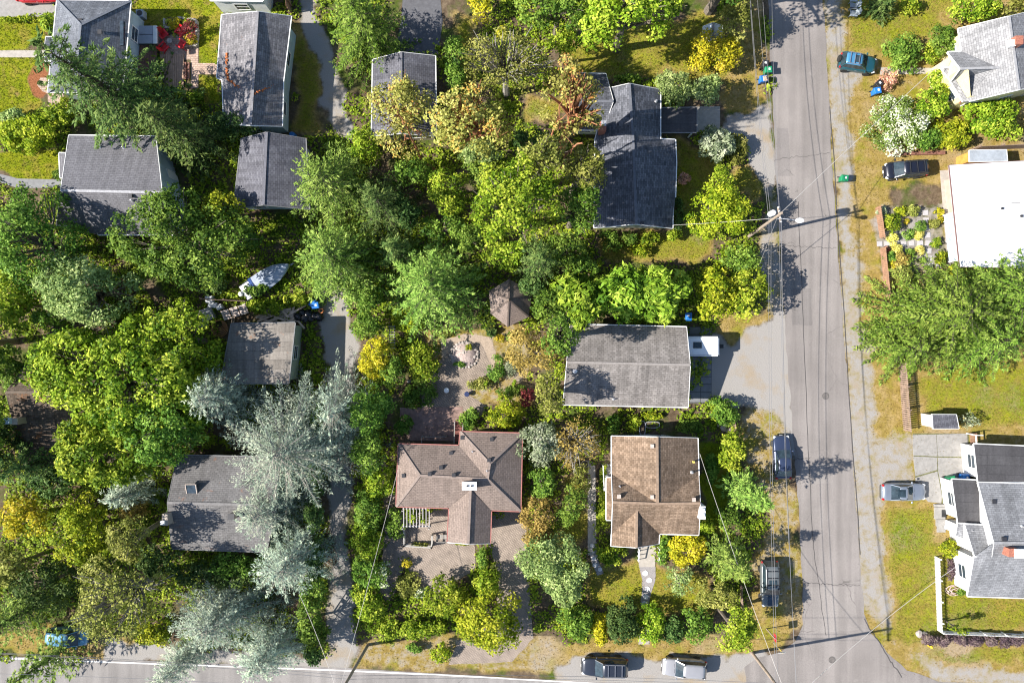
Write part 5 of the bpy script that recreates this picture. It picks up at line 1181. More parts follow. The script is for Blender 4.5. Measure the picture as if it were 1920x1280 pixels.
# pea gravel garden
for (x, y, r, h_, pal, lb) in [(1724, 424, 11, 0.9, 'green', "round green mound at the top of the pea gravel garden"), (1703, 440, 10, 0.8, 'green', "round green mound left of the straw tuft"), (1722, 440, 10, 0.7, 'straw', "straw coloured tuft right of the green mound"),
                               (1674, 446, 10, 0.7, 'straw', "straw coloured tuft above the stepping stone row"), (1678, 467, 11, 0.8, 'straw', "straw coloured tuft below the stepping stone row"), (1706, 473, 8, 0.6, 'green', "small green mound below the stepping stone row"),
                               (1724, 470, 9, 0.6, 'straw', "straw coloured tuft beside the stone column"), (1729, 487, 6, 0.5, 'green', "tiny green mound at the bottom of the gravel garden"), (1760, 398, 8, 0.7, 'yellow', "yellow cushion plant at the top right bed"),
                               (1763, 413, 6, 0.6, 'yellow', "smaller yellow cushion below the other in the right bed"), (1752, 420, 12, 0.7, 'olive', "olive plant in the right bed"), (1754, 455, 10, 0.8, 'bright', "bright plant in the right bed"), (1762, 482, 14, 0.9, 'lime', "lime plant at the bottom of the right bed"),
                               (1710, 395, 14, 0.9, 'olive', "olive plant at the top of the pea gravel garden"), (1690, 396, 12, 0.9, 'lime', "lime plant at the top left of the gravel garden"), (1652, 396, 9, 0.8, 'grey', "grey ball in the corner of the board fence"), (1670, 418, 20, 1.2, 'bright', "large bright rhubarb like plant by the board fence"),
                               (1661, 468, 6, 0.7, 'maroon', "small maroon bush by the garden gate"), (1668, 482, 12, 1.0, 'green', "green bush below the garden gate"), (1671, 497, 8, 0.9, 'yellow', "orange yellow bush by the board fence"), (1688, 490, 18, 1.2, 'bronze', "russet bush in the gravel garden"), (1690, 512, 22, 1.6, 'olive', "olive bush at the bottom of the gravel garden"), (1700, 415, 5, 0.5, 'yellow', "tiny yellow tuft in the gravel garden"), (1782, 508, 16, 1.2, 'lime', "lime bush at the corner of the white roofed house")]:
    broad(x, y, r, r, h_, pal, lb, "garden_plant", "plant", tidy=r < 12, leaf=0.15 if r < 12 else 0.2, cover=0.8, zf=0.4)
# bottom right
broad(1780, 1028, 19, 16, 1.6, 'lime', "vivid oval bush against the white house wall", "clipped_shrub", leaf=0.2, cover=0.85, tidy=True)
broad(1784, 1070, 10, 24, 0.6, 'purple', "low heather bed beside the white house", "heather", leaf=0.16)
for i in range(7):
    broad(1745 + i * 28, 1198 + i * 0.6, 17, 13, 1.1, 'purple', ["leftmost dark purple bush of the row below the picket fence", "second purple bush from the fence corner", "third purple bush from the fence corner", "fourth purple bush from the fence corner", "fifth purple bush from the fence corner", "sixth purple bush from the fence corner", "rightmost purple bush, cut by the picture edge"][i], "purple_hedge_bush", "shrub", leaf=0.18, cover=0.8, group="purple bushes below the picket fence")
broad(1784, 1171, 18, 9, 3.4, 'bright', "young upright sapling in the fence corner", "sapling", leaf=0.2, cover=0.35, zf=0.3)
broad(1822, 788, 19, 17, 1.9, 'grey', "grey twiggy shrub behind the small grey shed", "shrub", leaf=0.17, cover=0.35, limbs=14)
broad(1801, 786, 8, 16, 1.2, 'bronze', "russet shrub between shed and twiggy shrub", "shrub", leaf=0.17)
broad(1803, 1110, 8, 9, 0.8, 'green', "small bush at the lower corner of the white house", "shrub", leaf=0.17)
broad(335, 640, 82, 72, 10, 'bright', "bright green tree joined to the right of the very large round tree", leaf=0.32, cover=0.7)
broad(120, 690, 76, 70, 9, 'bright', "bright green tree joined to the left of the very large round tree", leaf=0.32, cover=0.7)
broad(298, 800, 90, 74, 11, 'green', "green tree joined to the lower right of the very large round tree", leaf=0.3, cover=0.7)
# trees whose shade falls in from outside the left and top edges
broad(-75, 640, 70, 90, 12, 'green', "tree just outside the left edge above the mossy house", leaf=0.36, cover=0.5)
broad(-70, 830, 70, 90, 12, 'green', "tree just outside the left edge below the mossy house", leaf=0.36, cover=0.5)
broad(-70, 420, 60, 70, 11, 'green', "tree just outside the left edge beside the saltbox house", leaf=0.36, cover=0.5)
broad(1385, -75, 110, 80, 16, 'green', "tree just above the top edge beside the street", leaf=0.36, cover=0.5)

# undergrowth filling the wooded lots
for (x, y, rx, ry, h_, pal, lb) in [(905, 320, 40, 30, 5, 'green', "green bush at the top middle of the wooded lot"), (760, 395, 40, 36, 5, 'dark', "dark bush behind the shaded fir"), (880, 450, 30, 34, 4.5, 'green', "green bush between the central fir and the holly"),
     (1045, 555, 26, 34, 5, 'bright', "bright bush between the gazebo and the lance leaved trees"), (895, 290, 44, 26, 6, 'pale', "pale bush under the pale madrone"), (1014, 310, 46, 36, 15, 'olive', "tall olive tree added under the orange limbed madrone to shade the grey roof"), (660, 545, 30, 40, 5, 'fir', "feathery green bush at the head of the alley"),  # tall olive tree put in to throw dappled shade on the dark grey roof
     (690, 565, 28, 30, 5, 'green', "green bush beside the alley head"), (1000, 540, 30, 30, 4.5, 'dark', "dark bush hugging the gazebo"), (1095, 505, 36, 22, 4.5, 'green', "green bush above the leftmost lance leaved tree"), (990, 265, 34, 24, 5, 'dark', "dark bush below the yellowing lawn"),
     (110, 330, 14, 12, 1.2, 'green', "small bush at the corner of the saltbox porch"), (480, 545, 30, 14, 2, 'green', "green weeds under the boat's stern"), (20, 830, 40, 50, 6, 'dark', "dark tree left of the mossy chimney"), (258, 1000, 44, 46, 10, 'olive', "olive tree left of the skylight house"),
     (250, 960, 30, 26, 3, 'bronze', "brownish shrub below the small silver cedar"), (30, 1060, 44, 44, 7, 'olive', "olive tree at the lower left edge"), (440, 1060, 60, 26, 5, 'green', "green shrub band below the skylight house"), (586, 1110, 24, 40, 5, 'green', "green shrub under the silver cedar beside the alley"),
     (100, 600, 40, 26, 6, 'green', "green tree at the top of the mossy roof"), (1760, 140, 14, 22, 2.4, 'bright', "bright shrub hiding the foot of the yellow gable"), (1790, 85, 14, 26, 2.6, 'green', "green shrub at the yellow house's upper corner"), (1780, 165, 26, 16, 2.4, 'bright', "bright shrub below the yellow house entry"),
     (1010, 1010, 30, 34, 4, 'bronze', "brownish bush above the large pale green tree"), (1060, 1110, 40, 30, 5, 'pale', "pale bush below the large pale green tree"), (1090, 900, 20, 36, 3, 'olive', "olive shrub beside the side walk"), (740, 900, 14, 40, 2, 'green', "narrow green shrub along the left wall of the brown house")]:
    broad(x, y, rx, ry, h_, pal, lb, "undergrowth_shrub" if h_ <= 4 else "undergrowth_tree", "shrub" if h_ <= 4 else "tree", leaf=0.25, cover=0.65)

for (x, y, rx, ry, h_, lb) in [(592, 955, 18, 46, 5, "dark laurel added to shade the alley beside the silver cedar"), (594, 1045, 16, 44, 5, "dark laurel added to shade the alley in its middle"), (588, 1225, 18, 22, 4.5, "dark laurel added to shade the road end of the alley"), (598, 870, 18, 40, 5.5, "dark laurel added under the huge blue cedar to shade the alley"), (600, 790, 16, 36, 5.5, "dark laurel added beside the low shed to shade the alley")]:  # laurels put in to keep the alley in shade
    broad(x, y, rx, ry, h_, 'dark', lb, "laurel", "tree", leaf=0.25, cover=0.7)

# ------------------------------------------------------------------ vehicles
def local(name, label, cat, loc, rz, group=None):
    o = thing(name, label, cat, loc, rz, group); ORG[o.name] = Vector((0, 0, 0)); return o
rubber = mat("tyre_rubber", (0.02, 0.02, 0.02), 0.85, 0.2, 6); alloy = mat("alloy_rim", (0.5, 0.5, 0.52), 0.35, 0.1, 6, metal=0.8)
lampw = mat("headlamp_lens", (0.7, 0.72, 0.75), 0.1, 0.1, 6); lampr = mat("tail_lamp", (0.4, 0.01, 0.01), 0.2, 0.2, 6); carglass = glassmat("car_glass", (0.025, 0.04, 0.05)); plast = mat("black_plastic", (0.025, 0.025, 0.027), 0.6, 0.2, 6)
def paint(name, col): return mat(name, col, 0.32, 0.06, 1.2, metal=0.25, coat=0.7)

def car(label, px, py, deg, L, Wd, Ht, col, style="suv", cat="car", name="parked_car", sunroof=None, rack=None, spare=False, stripe=None, roofcol=None):
    p = W(px, py, 0.75); root = local(name, label, cat, (p.x, p.y, 0), math.radians(deg))
    suv = style in ("suv", "van"); hw = Wd / 2
    zn, zc, zb, zt = (0.86, 1.06, 1.08, 1.05) if suv else (0.68, 0.92, 0.95, 0.98)
    if style == "van": cow = 0.32
    else: cow = 0.22 if suv else 0.18
    xc = L * cow                                    # windscreen foot
    xr = -L * 0.49 if suv else -L * 0.32           # rear glass foot
    xf = xc - (0.75 if suv else 0.8); xb = xr + (0.32 if suv else 0.75)     # roof front and rear
    if style == "hatch": xr = -L * 0.44; xb = xr + 0.7
    n = 24; mb = MB(); rings = []
    for i in range(n + 1):
        t = -1 + 2 * i / n; x = t * L / 2 * (1 if abs(t) < 1 else 1)
        w = hw * (1 - abs(t) ** 9) ** (1 / 3.0) if abs(t) < 1 else hw * 0.55
        w = max(w, hw * (0.72 if t > 0 else 0.8)) * (1 - 0.05 * max(0, t) ** 2)
        if x > xc: z = zc + (zn - zc) * ((x - xc) / (L / 2 - xc)) ** 1.7
        elif x > xr: z = zb
        else: z = zb + (zt - zb) * (xr - x) / (xr + L / 2 + 1e-6)
        if abs(t) == 1: z *= 0.8; 
        zl = 0.3 if abs(t) < 0.95 else 0.36
        half = [(w * 0.82, zl), (w * 0.99, zl + 0.16), (w, z * 0.62), (w * 0.985, z * 0.84), (w * 0.93, z * 0.95), (w * 0.8, z), (w * 0.4, z + 0.025)]
        rings.append([(x, y, zz) for y, zz in half] + [(x, 0, z + 0.03)] + [(x, -y, zz) for y, zz in reversed(half)])
    m = len(rings[0]); vs = [v for r in rings for v in r]; fs = []
    for i in range(n):
        for j in range(m): fs.append((i * m + j, (i + 1) * m + j, (i + 1) * m + (j + 1) % m, i * m + (j + 1) % m))
    fs += [tuple(range(m)), tuple(n * m + j for j in range(m - 1, -1, -1))]
    mb.add(vs, fs); pm = paint(label.split()[0] + "_car_paint_" + style + str(int(px)), col); body = mb.build("body", pm, root, smooth=True)
    wb, wt = hw * 0.9, hw * 0.74; zr = Ht
    Bq = {(sx, sy): Vector((x, sy * wb * (0.96 if sx > 0 else 0.97), zb - 0.02)) for sx, x in ((1, xc), (-1, xr)) for sy in (-1, 1)}
    Tq = {(sx, sy): Vector((x, sy * wt * (0.97 if sx > 0 else 0.95), zr - 0.07)) for sx, x in ((1, xf), (-1, xb)) for sy in (-1, 1)}
    def pane(nm, a, b, c, d, m_, k=0.06, bul=None):
        ctr = (a + b + c + d) / 4; cc = Vector((0, 0, zb)); q = [ctr + (v - ctr) * (1 - k) for v in (a, b, c, d)]
        inn = [v + (cc - v) * 0.06 for v in q]; bulge = (ctr - Vector((0, 0, ctr.z * 0.9))).normalized() * 0.05
        mid = [(q[0] + q[1]) / 2 + bulge, (q[2] + q[3]) / 2 + bulge]
        mbb = MB(); mbb.add([q[0], mid[0], q[1], q[2], mid[1], q[3]] + inn, [(0, 1, 4, 5), (1, 2, 3, 4), (9, 8, 7, 6), (0, 6, 7, 2, 1), (3, 8, 9, 5, 4), (2, 7, 8, 3), (5, 9, 6, 0)])
        return mbb.build(nm, m_, root)
    core = MB(); order = [(1, -1), (1, 1), (-1, 1), (-1, -1)]
    s_ = 0.95; core.add([Vector((Bq[k].x * s_, Bq[k].y * s_, Bq[k].z)) for k in order] + [Vector((Tq[k].x * s_, Tq[k].y * s_, Tq[k].z)) for k in order], [(0, 1, 5, 4), (1, 2, 6, 5), (2, 3, 7, 6), (3, 0, 4, 7), (4, 5, 6, 7), (3, 2, 1, 0)])
    core.build("cabin", plast, root)
    pane("windscreen", Bq[1, -1], Bq[1, 1], Tq[1, 1], Tq[1, -1], carglass); pane("rear_window", Bq[-1, 1], Bq[-1, -1], Tq[-1, -1], Tq[-1, 1], carglass)
    for sy in (-1, 1): pane("side_window", Bq[-1 if sy < 0 else 1, sy], Bq[1 if sy < 0 else -1, sy], Tq[1 if sy < 0 else -1, sy], Tq[-1 if sy < 0 else 1, sy], carglass, 0.05)
    for k in order: MB().beam(Bq[k], Tq[k], 0.07, 0.06).build("pillar", pm, root)
    g = MB(); nx_, ny_ = 8, 6; vs = []
    for i in range(nx_ + 1):
        for j in range(ny_ + 1):
            u = i / nx_; v = j / ny_ * 2 - 1; x = xb + (xf - xb) * u; e = (1 - abs(2 * u - 1) ** 6) ** 0.3 if 0 < u < 1 else 0.86
            vs.append((x + (0.06 * (1 - v * v) * (1 if u == 1 else (-1 if u == 0 else 0))), v * wt * (0.9 + 0.12 * e), zr - 0.075 * abs(v) ** 3 - 0.05 * abs(2 * u - 1) ** 4))
    k0 = len(vs); vs += [(a, b, c - 0.05) for a, b, c in vs]; fs = []
    for i in range(nx_):
        for j in range(ny_):
            a = i * (ny_ + 1) + j; fs += [(a, a + ny_ + 1, a + ny_ + 2, a + 1), (k0 + a + 1, k0 + a + ny_ + 2, k0 + a + ny_ + 1, k0 + a)]
    rim = [i * (ny_ + 1) for i in range(nx_ + 1)] + [nx_ * (ny_ + 1) + j for j in range(1, ny_ + 1)] + [i * (ny_ + 1) + ny_ for i in range(nx_ - 1, -1, -1)] + [j for j in range(ny_ - 1, 0, -1)]
    for i in range(len(rim)): a, b = rim[i], rim[(i + 1) % len(rim)]; fs.append((b, a, k0 + a, k0 + b))
    g.add(vs, fs); roof = g.build("roof", paint("roof_" + str(int(px)), roofcol) if roofcol else pm, root, smooth=True)
    if sunroof: MB().box(((xf - 0.25 - sunroof / 2), 0, zr + 0.004), (sunroof, wt * 1.15, 0.03)).build("sunroof", carglass, roof)
    if rack:
        for sy in (-1, 1): MB().beam((xb + 0.1, sy * wt * 0.9, zr + 0.05), (xf - 0.2, sy * wt * 0.9, zr + 0.05), 0.05, 0.05).build("roof_rail", alloy if rack != "dark" else plast, roof)
        for t in (0.15, 0.5, 0.85): xx = xb + 0.1 + (xf - xb - 0.3) * t; MB().beam((xx, -wt * 0.9, zr + 0.08), (xx, wt * 0.9, zr + 0.08), 0.06, 0.04).build("crossbar", alloy if rack != "dark" else plast, roof)
    if stripe: MB().box(((xc + L * 0.47) / 2 + 0.02, 0, zc - 0.005), ((L * 0.47 - xc) * 0.82, 0.62, 0.09), 0, (0, 0.09)).build("bonnet_panel", paint("dark_bonnet", stripe), body)
    for sx, x in ((1, L * 0.31), (-1, -L * 0.30)):
        for sy in (-1, 1):
            r = 0.35 if suv else 0.32; wmb = MB(); pr = [(r * 0.62, -0.11), (r * 0.94, -0.11), (r, -0.06), (r, 0.06), (r * 0.94, 0.11), (r * 0.62, 0.11)]; q = MB().lathe(pr, (0, 0, 0), 18)
            wmb.v = [(x + a, sy * (hw - 0.09) + c, r + b) for a, b, c in q.v]; wmb.f = q.f; wh = wmb.build("wheel", rubber, root)
            q = MB().lathe([(r * 0.62, -0.05), (r * 0.58, 0.05), (r * 0.2, 0.07)], (0, 0, 0), 14); rm_ = MB(); rm_.v = [(x + a, sy * (hw - 0.075 + c), r + b) for a, b, c in q.v]; rm_.f = q.f; rm_.build("rim", alloy, wh)
    for sy in (-1, 1):
        MB().box((L / 2 - 0.2, sy * hw * 0.7, zn * 0.86), (0.3, 0.34, 0.14), sy * -0.35).build("headlight", lampw, root, bev=0.03)
        MB().box((-L / 2 + 0.1, sy * hw * 0.78, zt * 0.84), (0.2, 0.22, 0.24), sy * 0.3).build("tail_light", lampr, root, bev=0.03)
        MB().box((xc - 0.15, sy * (hw + 0.1), zb + 0.06), (0.14, 0.22, 0.15), sy * 0.15).build("mirror", pm, root, bev=0.03)
        MB().box((-0.15, sy * hw * 1.0, zb * 0.8), (0.18, 0.03, 0.03)).build("door_handle", alloy, body)
    MB().box((L / 2 - 0.02, 0, 0.45), (0.14, Wd * 0.72, 0.16)).build("bumper", plast, root, bev=0.04); MB().box((-L / 2 + 0.02, 0, 0.47), (0.14, Wd * 0.74, 0.16)).build("bumper", plast, root, bev=0.04)
    MB().box((L / 2 + 0.055, 0, 0.5), (0.02, 0.3, 0.15)).build("number_plate", white, root)
    for t in (0.25, 0.5, 0.75): MB().box((xc + 0.1 + 0.0, (t - 0.5) * wb * 1.2, zc + 0.03), (0.02, wb * 0.5, 0.02), 0.1).build("wiper", plast, root) if t != 0.5 else None
    if spare:
        q = MB().lathe([(0.2, -0.1), (0.33, -0.1), (0.35, 0), (0.33, 0.1), (0.2, 0.1)], (0, 0, 0), 16); sp = MB(); sp.v = [(-L / 2 - 0.14 + c, 0.1 + a, 0.95 + b) for a, b, c in q.v]; sp.f = q.f; sp.build("spare_wheel", rubber, root)
    return root
car("black SUV with pale roof bars parked on the gravel shoulder", 1134, 1249, 179, 4.75, 1.9, 1.75, (0.025, 0.03, 0.045), "suv", rack="light")
car("silver crossover parked behind the black SUV on the shoulder", 1283, 1251, 176, 4.5, 1.85, 1.66, (0.33, 0.33, 0.35), "suv")
car("silver grey SUV with a sunroof and dark bonnet panel beside the hedge", 1443, 1094, -89, 4.75, 1.85, 1.72, (0.15, 0.165, 0.17), "suv", sunroof=0.75, rack="dark", stripe=(0.03, 0.05, 0.08))
car("dark blue hatchback parked on the dirt verge", 1467, 857, 92, 4.45, 1.8, 1.5, (0.035, 0.05, 0.1), "hatch")
car("silver sedan with a dark sunroof by the cracked driveway", 1695, 922, 0, 4.6, 1.82, 1.45, (0.2, 0.23, 0.28), "sedan", sunroof=0.8)
car("teal off-roader with a pale blue roof rack and spare wheel", 1608, 119, -9, 3.75, 1.68, 1.72, (0.012, 0.085, 0.115), "suv", rack="light", spare=True, sunroof=0.6, roofcol=(0.07, 0.24, 0.42))
car("black minivan on the grass above the white roofed house", 1698, 318, 185, 4.3, 1.8, 1.75, (0.012, 0.014, 0.025), "van", rack="dark")
car("red car at the top of the concrete driveway", 72, -12, 1, 4.5, 1.8, 1.5, (0.5, 0.012, 0.02), "sedan")
car("light blue van half under the trees beside the through road", 128, 1192, -4, 4.0, 1.75, 1.85, (0.10, 0.26, 0.42), "van", cat="van", name="parked_van")

# caravan
p = W(1316, 649, 1.3); cv = local("caravan", "white caravan parked under the end of the taupe house", "caravan", (p.x, p.y, 0), 0.0)
cvm = mat("caravan_white", (0.78, 0.79, 0.8), 0.4, 0.05, 1.5, stain=0.08)
MB().box((-0.5, 0, 1.42), (4.0, 2.0, 1.95)).build("body", cvm, cv, bev=0.16, seg=3)
MB().box((-0.75, 0.12, 2.42), (0.85, 0.62, 0.1)).build("roof_hatch", carglass, cv, bev=0.02)
MB().box((-0.2, -0.85, 2.4), (2.6, 0.05, 0.05)).build("roof_rail", alloy, cv); MB().box((0.35, 0.38, 2.405), (0.9, 0.05, 0.05)).build("roof_rail", alloy, cv)
MB().box((1.5, 0, 1.75), (0.05, 1.3, 0.6)).build("window", carglass, cv, bev=0.02); MB().box((0.4, -1.01, 1.3), (0.65, 0.04, 1.6)).build("door", white, cv)
for sy in (-1, 1):
    q = MB().lathe([(0.18, -0.1), (0.32, -0.1), (0.32, 0.1), (0.18, 0.1)], (0, 0, 0), 14); w_ = MB(); w_.v = [(-0.6 + a, sy * 0.9 + c, 0.32 + b) for a, b, c in q.v]; w_.f = q.f; w_.build("wheel", rubber, cv)
    MB().beam((1.5, sy * 0.55, 0.45), (2.45, 0, 0.45), 0.07, 0.1).build("drawbar", plast, cv)
MB().box((2.2, 0, 0.62), (0.35, 0.4, 0.35)).build("gas_box", plast, cv); MB().tube([(2.45, 0, 0), (2.45, 0, 0.8)], 0.03, 6).build("jockey_wheel", alloy, cv)

# boat
p = W(499, 523, 1.0); bt = local("boat", "covered white motor boat with a blue band on its tarpaulin", "boat", (p.x, p.y, 0), math.radians(33))
L, bh = 5.6, 1.0; st_ = [(-2.8, 0.88), (-1.5, 0.98), (0, 1.0), (1.2, 0.86), (2.1, 0.52), (2.6, 0.22), (2.8, 0.03)]
def loft(sec):
    m = len(sec[0]); mb = MB(); mb.add([v for r in sec for v in r], [(i * m + j, (i + 1) * m + j, (i + 1) * m + j + 1, i * m + j + 1) for i in range(len(sec) - 1) for j in range(m - 1)] + [tuple(range(m)), tuple((len(sec) - 1) * m + j for j in range(m - 1, -1, -1))]); return mb
loft([[(x, w, 1.0), (x, w * 0.85, 0.6), (x, 0, 0.35 + 0.1 * max(0, x)), (x, -w * 0.85, 0.6), (x, -w, 1.0)] for x, w in st_]).build("hull", cvm, bt, smooth=True)
tarp = mat("grey_blue_tarpaulin", (0.33, 0.38, 0.47), 0.6, 0.14, 1.6, bmp=0.2)
loft([[(x, -w * 1.02, 1.0), (x, -w * 0.75, 1.18), (x, -0.3 * w, 1.3), (x, 0, 1.42 - 0.03 * x * x), (x, 0.3 * w, 1.3), (x, w * 0.75, 1.18), (x, w * 1.02, 1.0)] for x, w in st_[1:]]).build("tarpaulin", tarp, bt)
loft([[(x, -w * 1.03, 1.01), (x, -w * 0.75, 1.21), (x, 0, 1.45), (x, w * 0.75, 1.21), (x, w * 1.03, 1.01)] for x, w in ((-1.62, 0.99), (-1.3, 0.99))]).build("blue_band", mat("navy_canvas", (0.012, 0.05, 0.2), 0.7), bt)
MB().box((-2.2, 0, 1.05), (1.1, 1.6, 0.1)).build("stern_deck", cvm, bt, bev=0.03); MB().box((-2.1, 0.2, 1.16), (0.6, 0.9, 0.12)).build("seat", cvm, bt, bev=0.04)
MB().box((-3.0, 0.1, 0.95), (0.4, 0.45, 0.7)).build("outboard_motor", cvm, bt, bev=0.08, seg=2)
tr_ = MB(); tr_.beam((-2.6, 0.6, 0.35), (3.2, 0.0, 0.35), 0.08, 0.1); tr_.beam((-2.6, -0.6, 0.35), (3.2, 0.0, 0.35), 0.08, 0.1); tr_.build("trailer_frame", alloy, bt)
for sy in (-1, 1):
    q = MB().lathe([(0.15, -0.09), (0.3, -0.09), (0.3, 0.09), (0.15, 0.09)], (0, 0, 0), 12); w_ = MB(); w_.v = [(-0.8 + a, sy * 0.9 + c, 0.3 + b) for a, b, c in q.v]; w_.f = q.f; w_.build("wheel", rubber, bt)

# ------------------------------------------------------------------ wheeled carts
def cart(px, py, deg, col, nm, label, tilt=False):
    p = W(px, py, 0.5); r = local("wheeled_cart", label, "refuse cart", (p.x, p.y, 0), math.radians(deg)); m = mat("cart_plastic_" + nm, col, 0.5, 0.12, 4)
    b = MB(); b.add([(sx * 0.24, sy * 0.22, 0.06) for sx, sy in ((-1, -1), (1, -1), (1, 1), (-1, 1))] + [(sx * 0.34, sy * 0.31, 1.0) for sx, sy in ((-1, -1), (1, -1), (1, 1), (-1, 1))], [(3, 2, 1, 0), (4, 5, 6, 7), (0, 1, 5, 4), (1, 2, 6, 5), (2, 3, 7, 6), (3, 0, 4, 7)]); b.build("bin", m, r, bev=0.03)
    l = MB(); l.add([(-0.4, -0.34, 1.01), (0.38, -0.34, 1.01), (0.38, 0.34, 1.01), (-0.4, 0.34, 1.01), (-0.36, -0.28, 1.1), (0.3, -0.28, 1.07), (0.3, 0.28, 1.07), (-0.36, 0.28, 1.1)], [(3, 2, 1, 0), (4, 5, 6, 7), (0, 1, 5, 4), (1, 2, 6, 5), (2, 3, 7, 6), (3, 0, 4, 7)]); lid = l.build("lid", m, r, bev=0.02)
    MB().box((0.05, 0.02, 1.095), (0.18, 0.22, 0.012)).build("sticker", white, lid)
    MB().tube([(-0.44, -0.28, 1.0), (-0.44, 0.28, 1.0)], 0.025, 6).build("handle", m, r)
    for sy in (-1, 1):
        q = MB().lathe([(0.03, -0.03), (0.13, -0.03), (0.13, 0.03), (0.03, 0.03)], (0, 0, 0), 12); w_ = MB(); w_.v = [(-0.3 + a, sy * 0.27 + c, 0.13 + b) for a, b, c in q.v]; w_.f = q.f; w_.build("wheel", rubber, r)
    return r
GR, BL, BK = (0.01, 0.22, 0.09), (0.015, 0.16, 0.52), (0.02, 0.02, 0.022)
cart(1438, 134, 3, GR, "green", "green wheeled cart at the left kerb of the side street"); cart(1429, 151, 6, BL, "blue", "blue wheeled cart at the left kerb beside the green one")
cart(1432, 123, 80, BK, "black", "black wheeled cart behind the green one at the left kerb")
cart(1580, 336, -5, GR, "green", "green wheeled cart alone on the right shoulder"); cart(1641, 173, 12, BL, "blue", "blue wheeled cart before the white flowering hedge"); cart(1644, 160, 40, BK, "black", "black wheeled cart before the white flowering hedge")
cart(1780, 897, 20, GR, "green", "green wheeled cart beside the white walled house"); cart(1806, 893, 5, BL, "blue", "blue wheeled cart in the shade of the white walled house"); cart(1289, 593, 90, BL, "blue", "blue wheeled cart at the end of the taupe house")
cart(594, 573, 10, BL, "blue", "blue wheeled cart beside the black bags"); cart(587, 566, 60, BL, "blue", "smaller turned blue cart behind the black bags")
p = thing("cardboard_box", "pale cardboard sheet lying on the blue kerbside cart", "box", tuple(W(1435, 147, 1.1)))
c = W(1435, 147, 1.2); MB().box((c.x, c.y, 1.16), (0.4, 0.5, 0.08), 0.2, (0.1, 0.15)).build("sheet", mat("cardboard", (0.55, 0.4, 0.3), 0.9), p); MB().box((c.x - 0.05, c.y + 0.02, 1.24), (0.3, 0.3, 0.05), 0.5, (0.2, 0.0)).build("flap", mat("cardboard", (0.55, 0.4, 0.3)), p)

# ------------------------------------------------------------------ patio with red chairs, deck, hot tub
wood = mat("tan_deck_board", (0.42, 0.27, 0.19), 0.8, 0.2, 3, bmp=0.2); wood2 = mat("red_brown_deck_board", (0.26, 0.125, 0.09), 0.8, 0.2, 3)
def deck(label, x0, x1, y0, y1, z, m, n, vert=True):
    a = W(x0, y1); b = W(x1, y0); dk = thing("deck", label, "deck", ((a.x + b.x) / 2, (a.y + b.y) / 2, 0)); w = (b.x - a.x) / n
    MB().box(((a.x + b.x) / 2, (a.y + b.y) / 2, (z - 0.05) / 2), (b.x - a.x - 0.06, b.y - a.y - 0.06, z - 0.05)).build("frame", barkd, dk)
    for i in range(n): MB().box((a.x + w * (i + 0.5), (a.y + b.y) / 2, z - 0.02 + 0.003 * (i % 3)), (w - 0.025, b.y - a.y, 0.04)).build("board", m, dk)
    return dk
deck("upper red brown deck beside the hip roofed house", 246, 298, 84, 150, 0.45, wood2, 16); deck("lower tan deck below the red chairs", 302, 346, 103, 165, 0.2, wood, 13)
for y, x in ((134, 349), (134, 355)):
    tmb = thing("deck_step", "dark timber step %s the lower tan deck" % ("nearest to" if x == 349 else "farther from"), "step", tuple(W(x, y))); c = W(x, y); MB().box((c.x, c.y, 0.1), (0.16, 1.75, 0.2)).build("tread", wood2, tmb); MB().box((c.x, c.y, 0.03), (0.12, 1.6, 0.06)).build("riser", barkd, tmb)
c = W(277, 66, 0.8); ht = thing("hot_tub", "square hot tub with a folded grey and white cover", "hot tub", (c.x, c.y, 0))
MB().box((c.x, c.y, 0.4), (2.05, 1.85, 0.8)).build("tub", mat("tub_skirt", (0.16, 0.13, 0.12), 0.7), ht, bev=0.06, seg=2)
MB().box((c.x - 0.22, c.y + 0.47, 0.85), (1.56, 0.9, 0.1)).build("cover_half", mat("tub_cover", (0.36, 0.38, 0.44), 0.6, 0.08), ht, bev=0.03); MB().box((c.x - 0.22, c.y - 0.47, 0.85), (1.56, 0.9, 0.1)).build("cover_half", mat("tub_cover", (0.36, 0.38, 0.44)), ht, bev=0.03); MB().box((c.x + 0.8, c.y, 0.86), (0.44, 1.86, 0.14)).build("cover_edge", white, ht, bev=0.05)
red = mat("red_chair_paint", (0.62, 0.015, 0.02), 0.45, 0.12, 4)
def adirondack(px, py, deg, label, m=red):
    p = W(px, py, 0.4); r = local("adirondack_chair", label, "chair", (p.x, p.y, 0), math.radians(deg))
    for i in range(5): MB().box((0.32 - i * 0.12, 0, 0.38 - i * 0.03), (0.11, 0.56, 0.025), 0, (0, -0.2)).build("seat_slat", m, r)
    for i in range(5):
        y = (i - 2) * 0.12; hgt = 0.78 - abs(i - 2) * 0.06; MB().beam((-0.24, y, 0.28), (-0.24 - hgt * 0.42, y * 1.15, 0.28 + hgt * 0.9), 0.105, 0.025).build("back_slat", m, r)
    for sy in (-1, 1):
        MB().box((0.08, sy * 0.37, 0.55), (0.78, 0.15, 0.03)).build("armrest", m, r); MB().box((0.38, sy * 0.32, 0.27), (0.09, 0.03, 0.54)).build("leg", m, r); MB().beam((0.36, sy * 0.28, 0.36), (-0.5, sy * 0.28, 0.04), 0.03, 0.12).build("leg", m, r)
    return r
adirondack(306, 64, -50, "red slatted garden chair nearest the hot tub"); adirondack(307, 89, 45, "red slatted garden chair at the top of the tan deck"); adirondack(339, 60, -130, "red slatted garden chair by the maroon shrub"); adirondack(341, 84, 150, "red slatted garden chair by the lower golden mound")
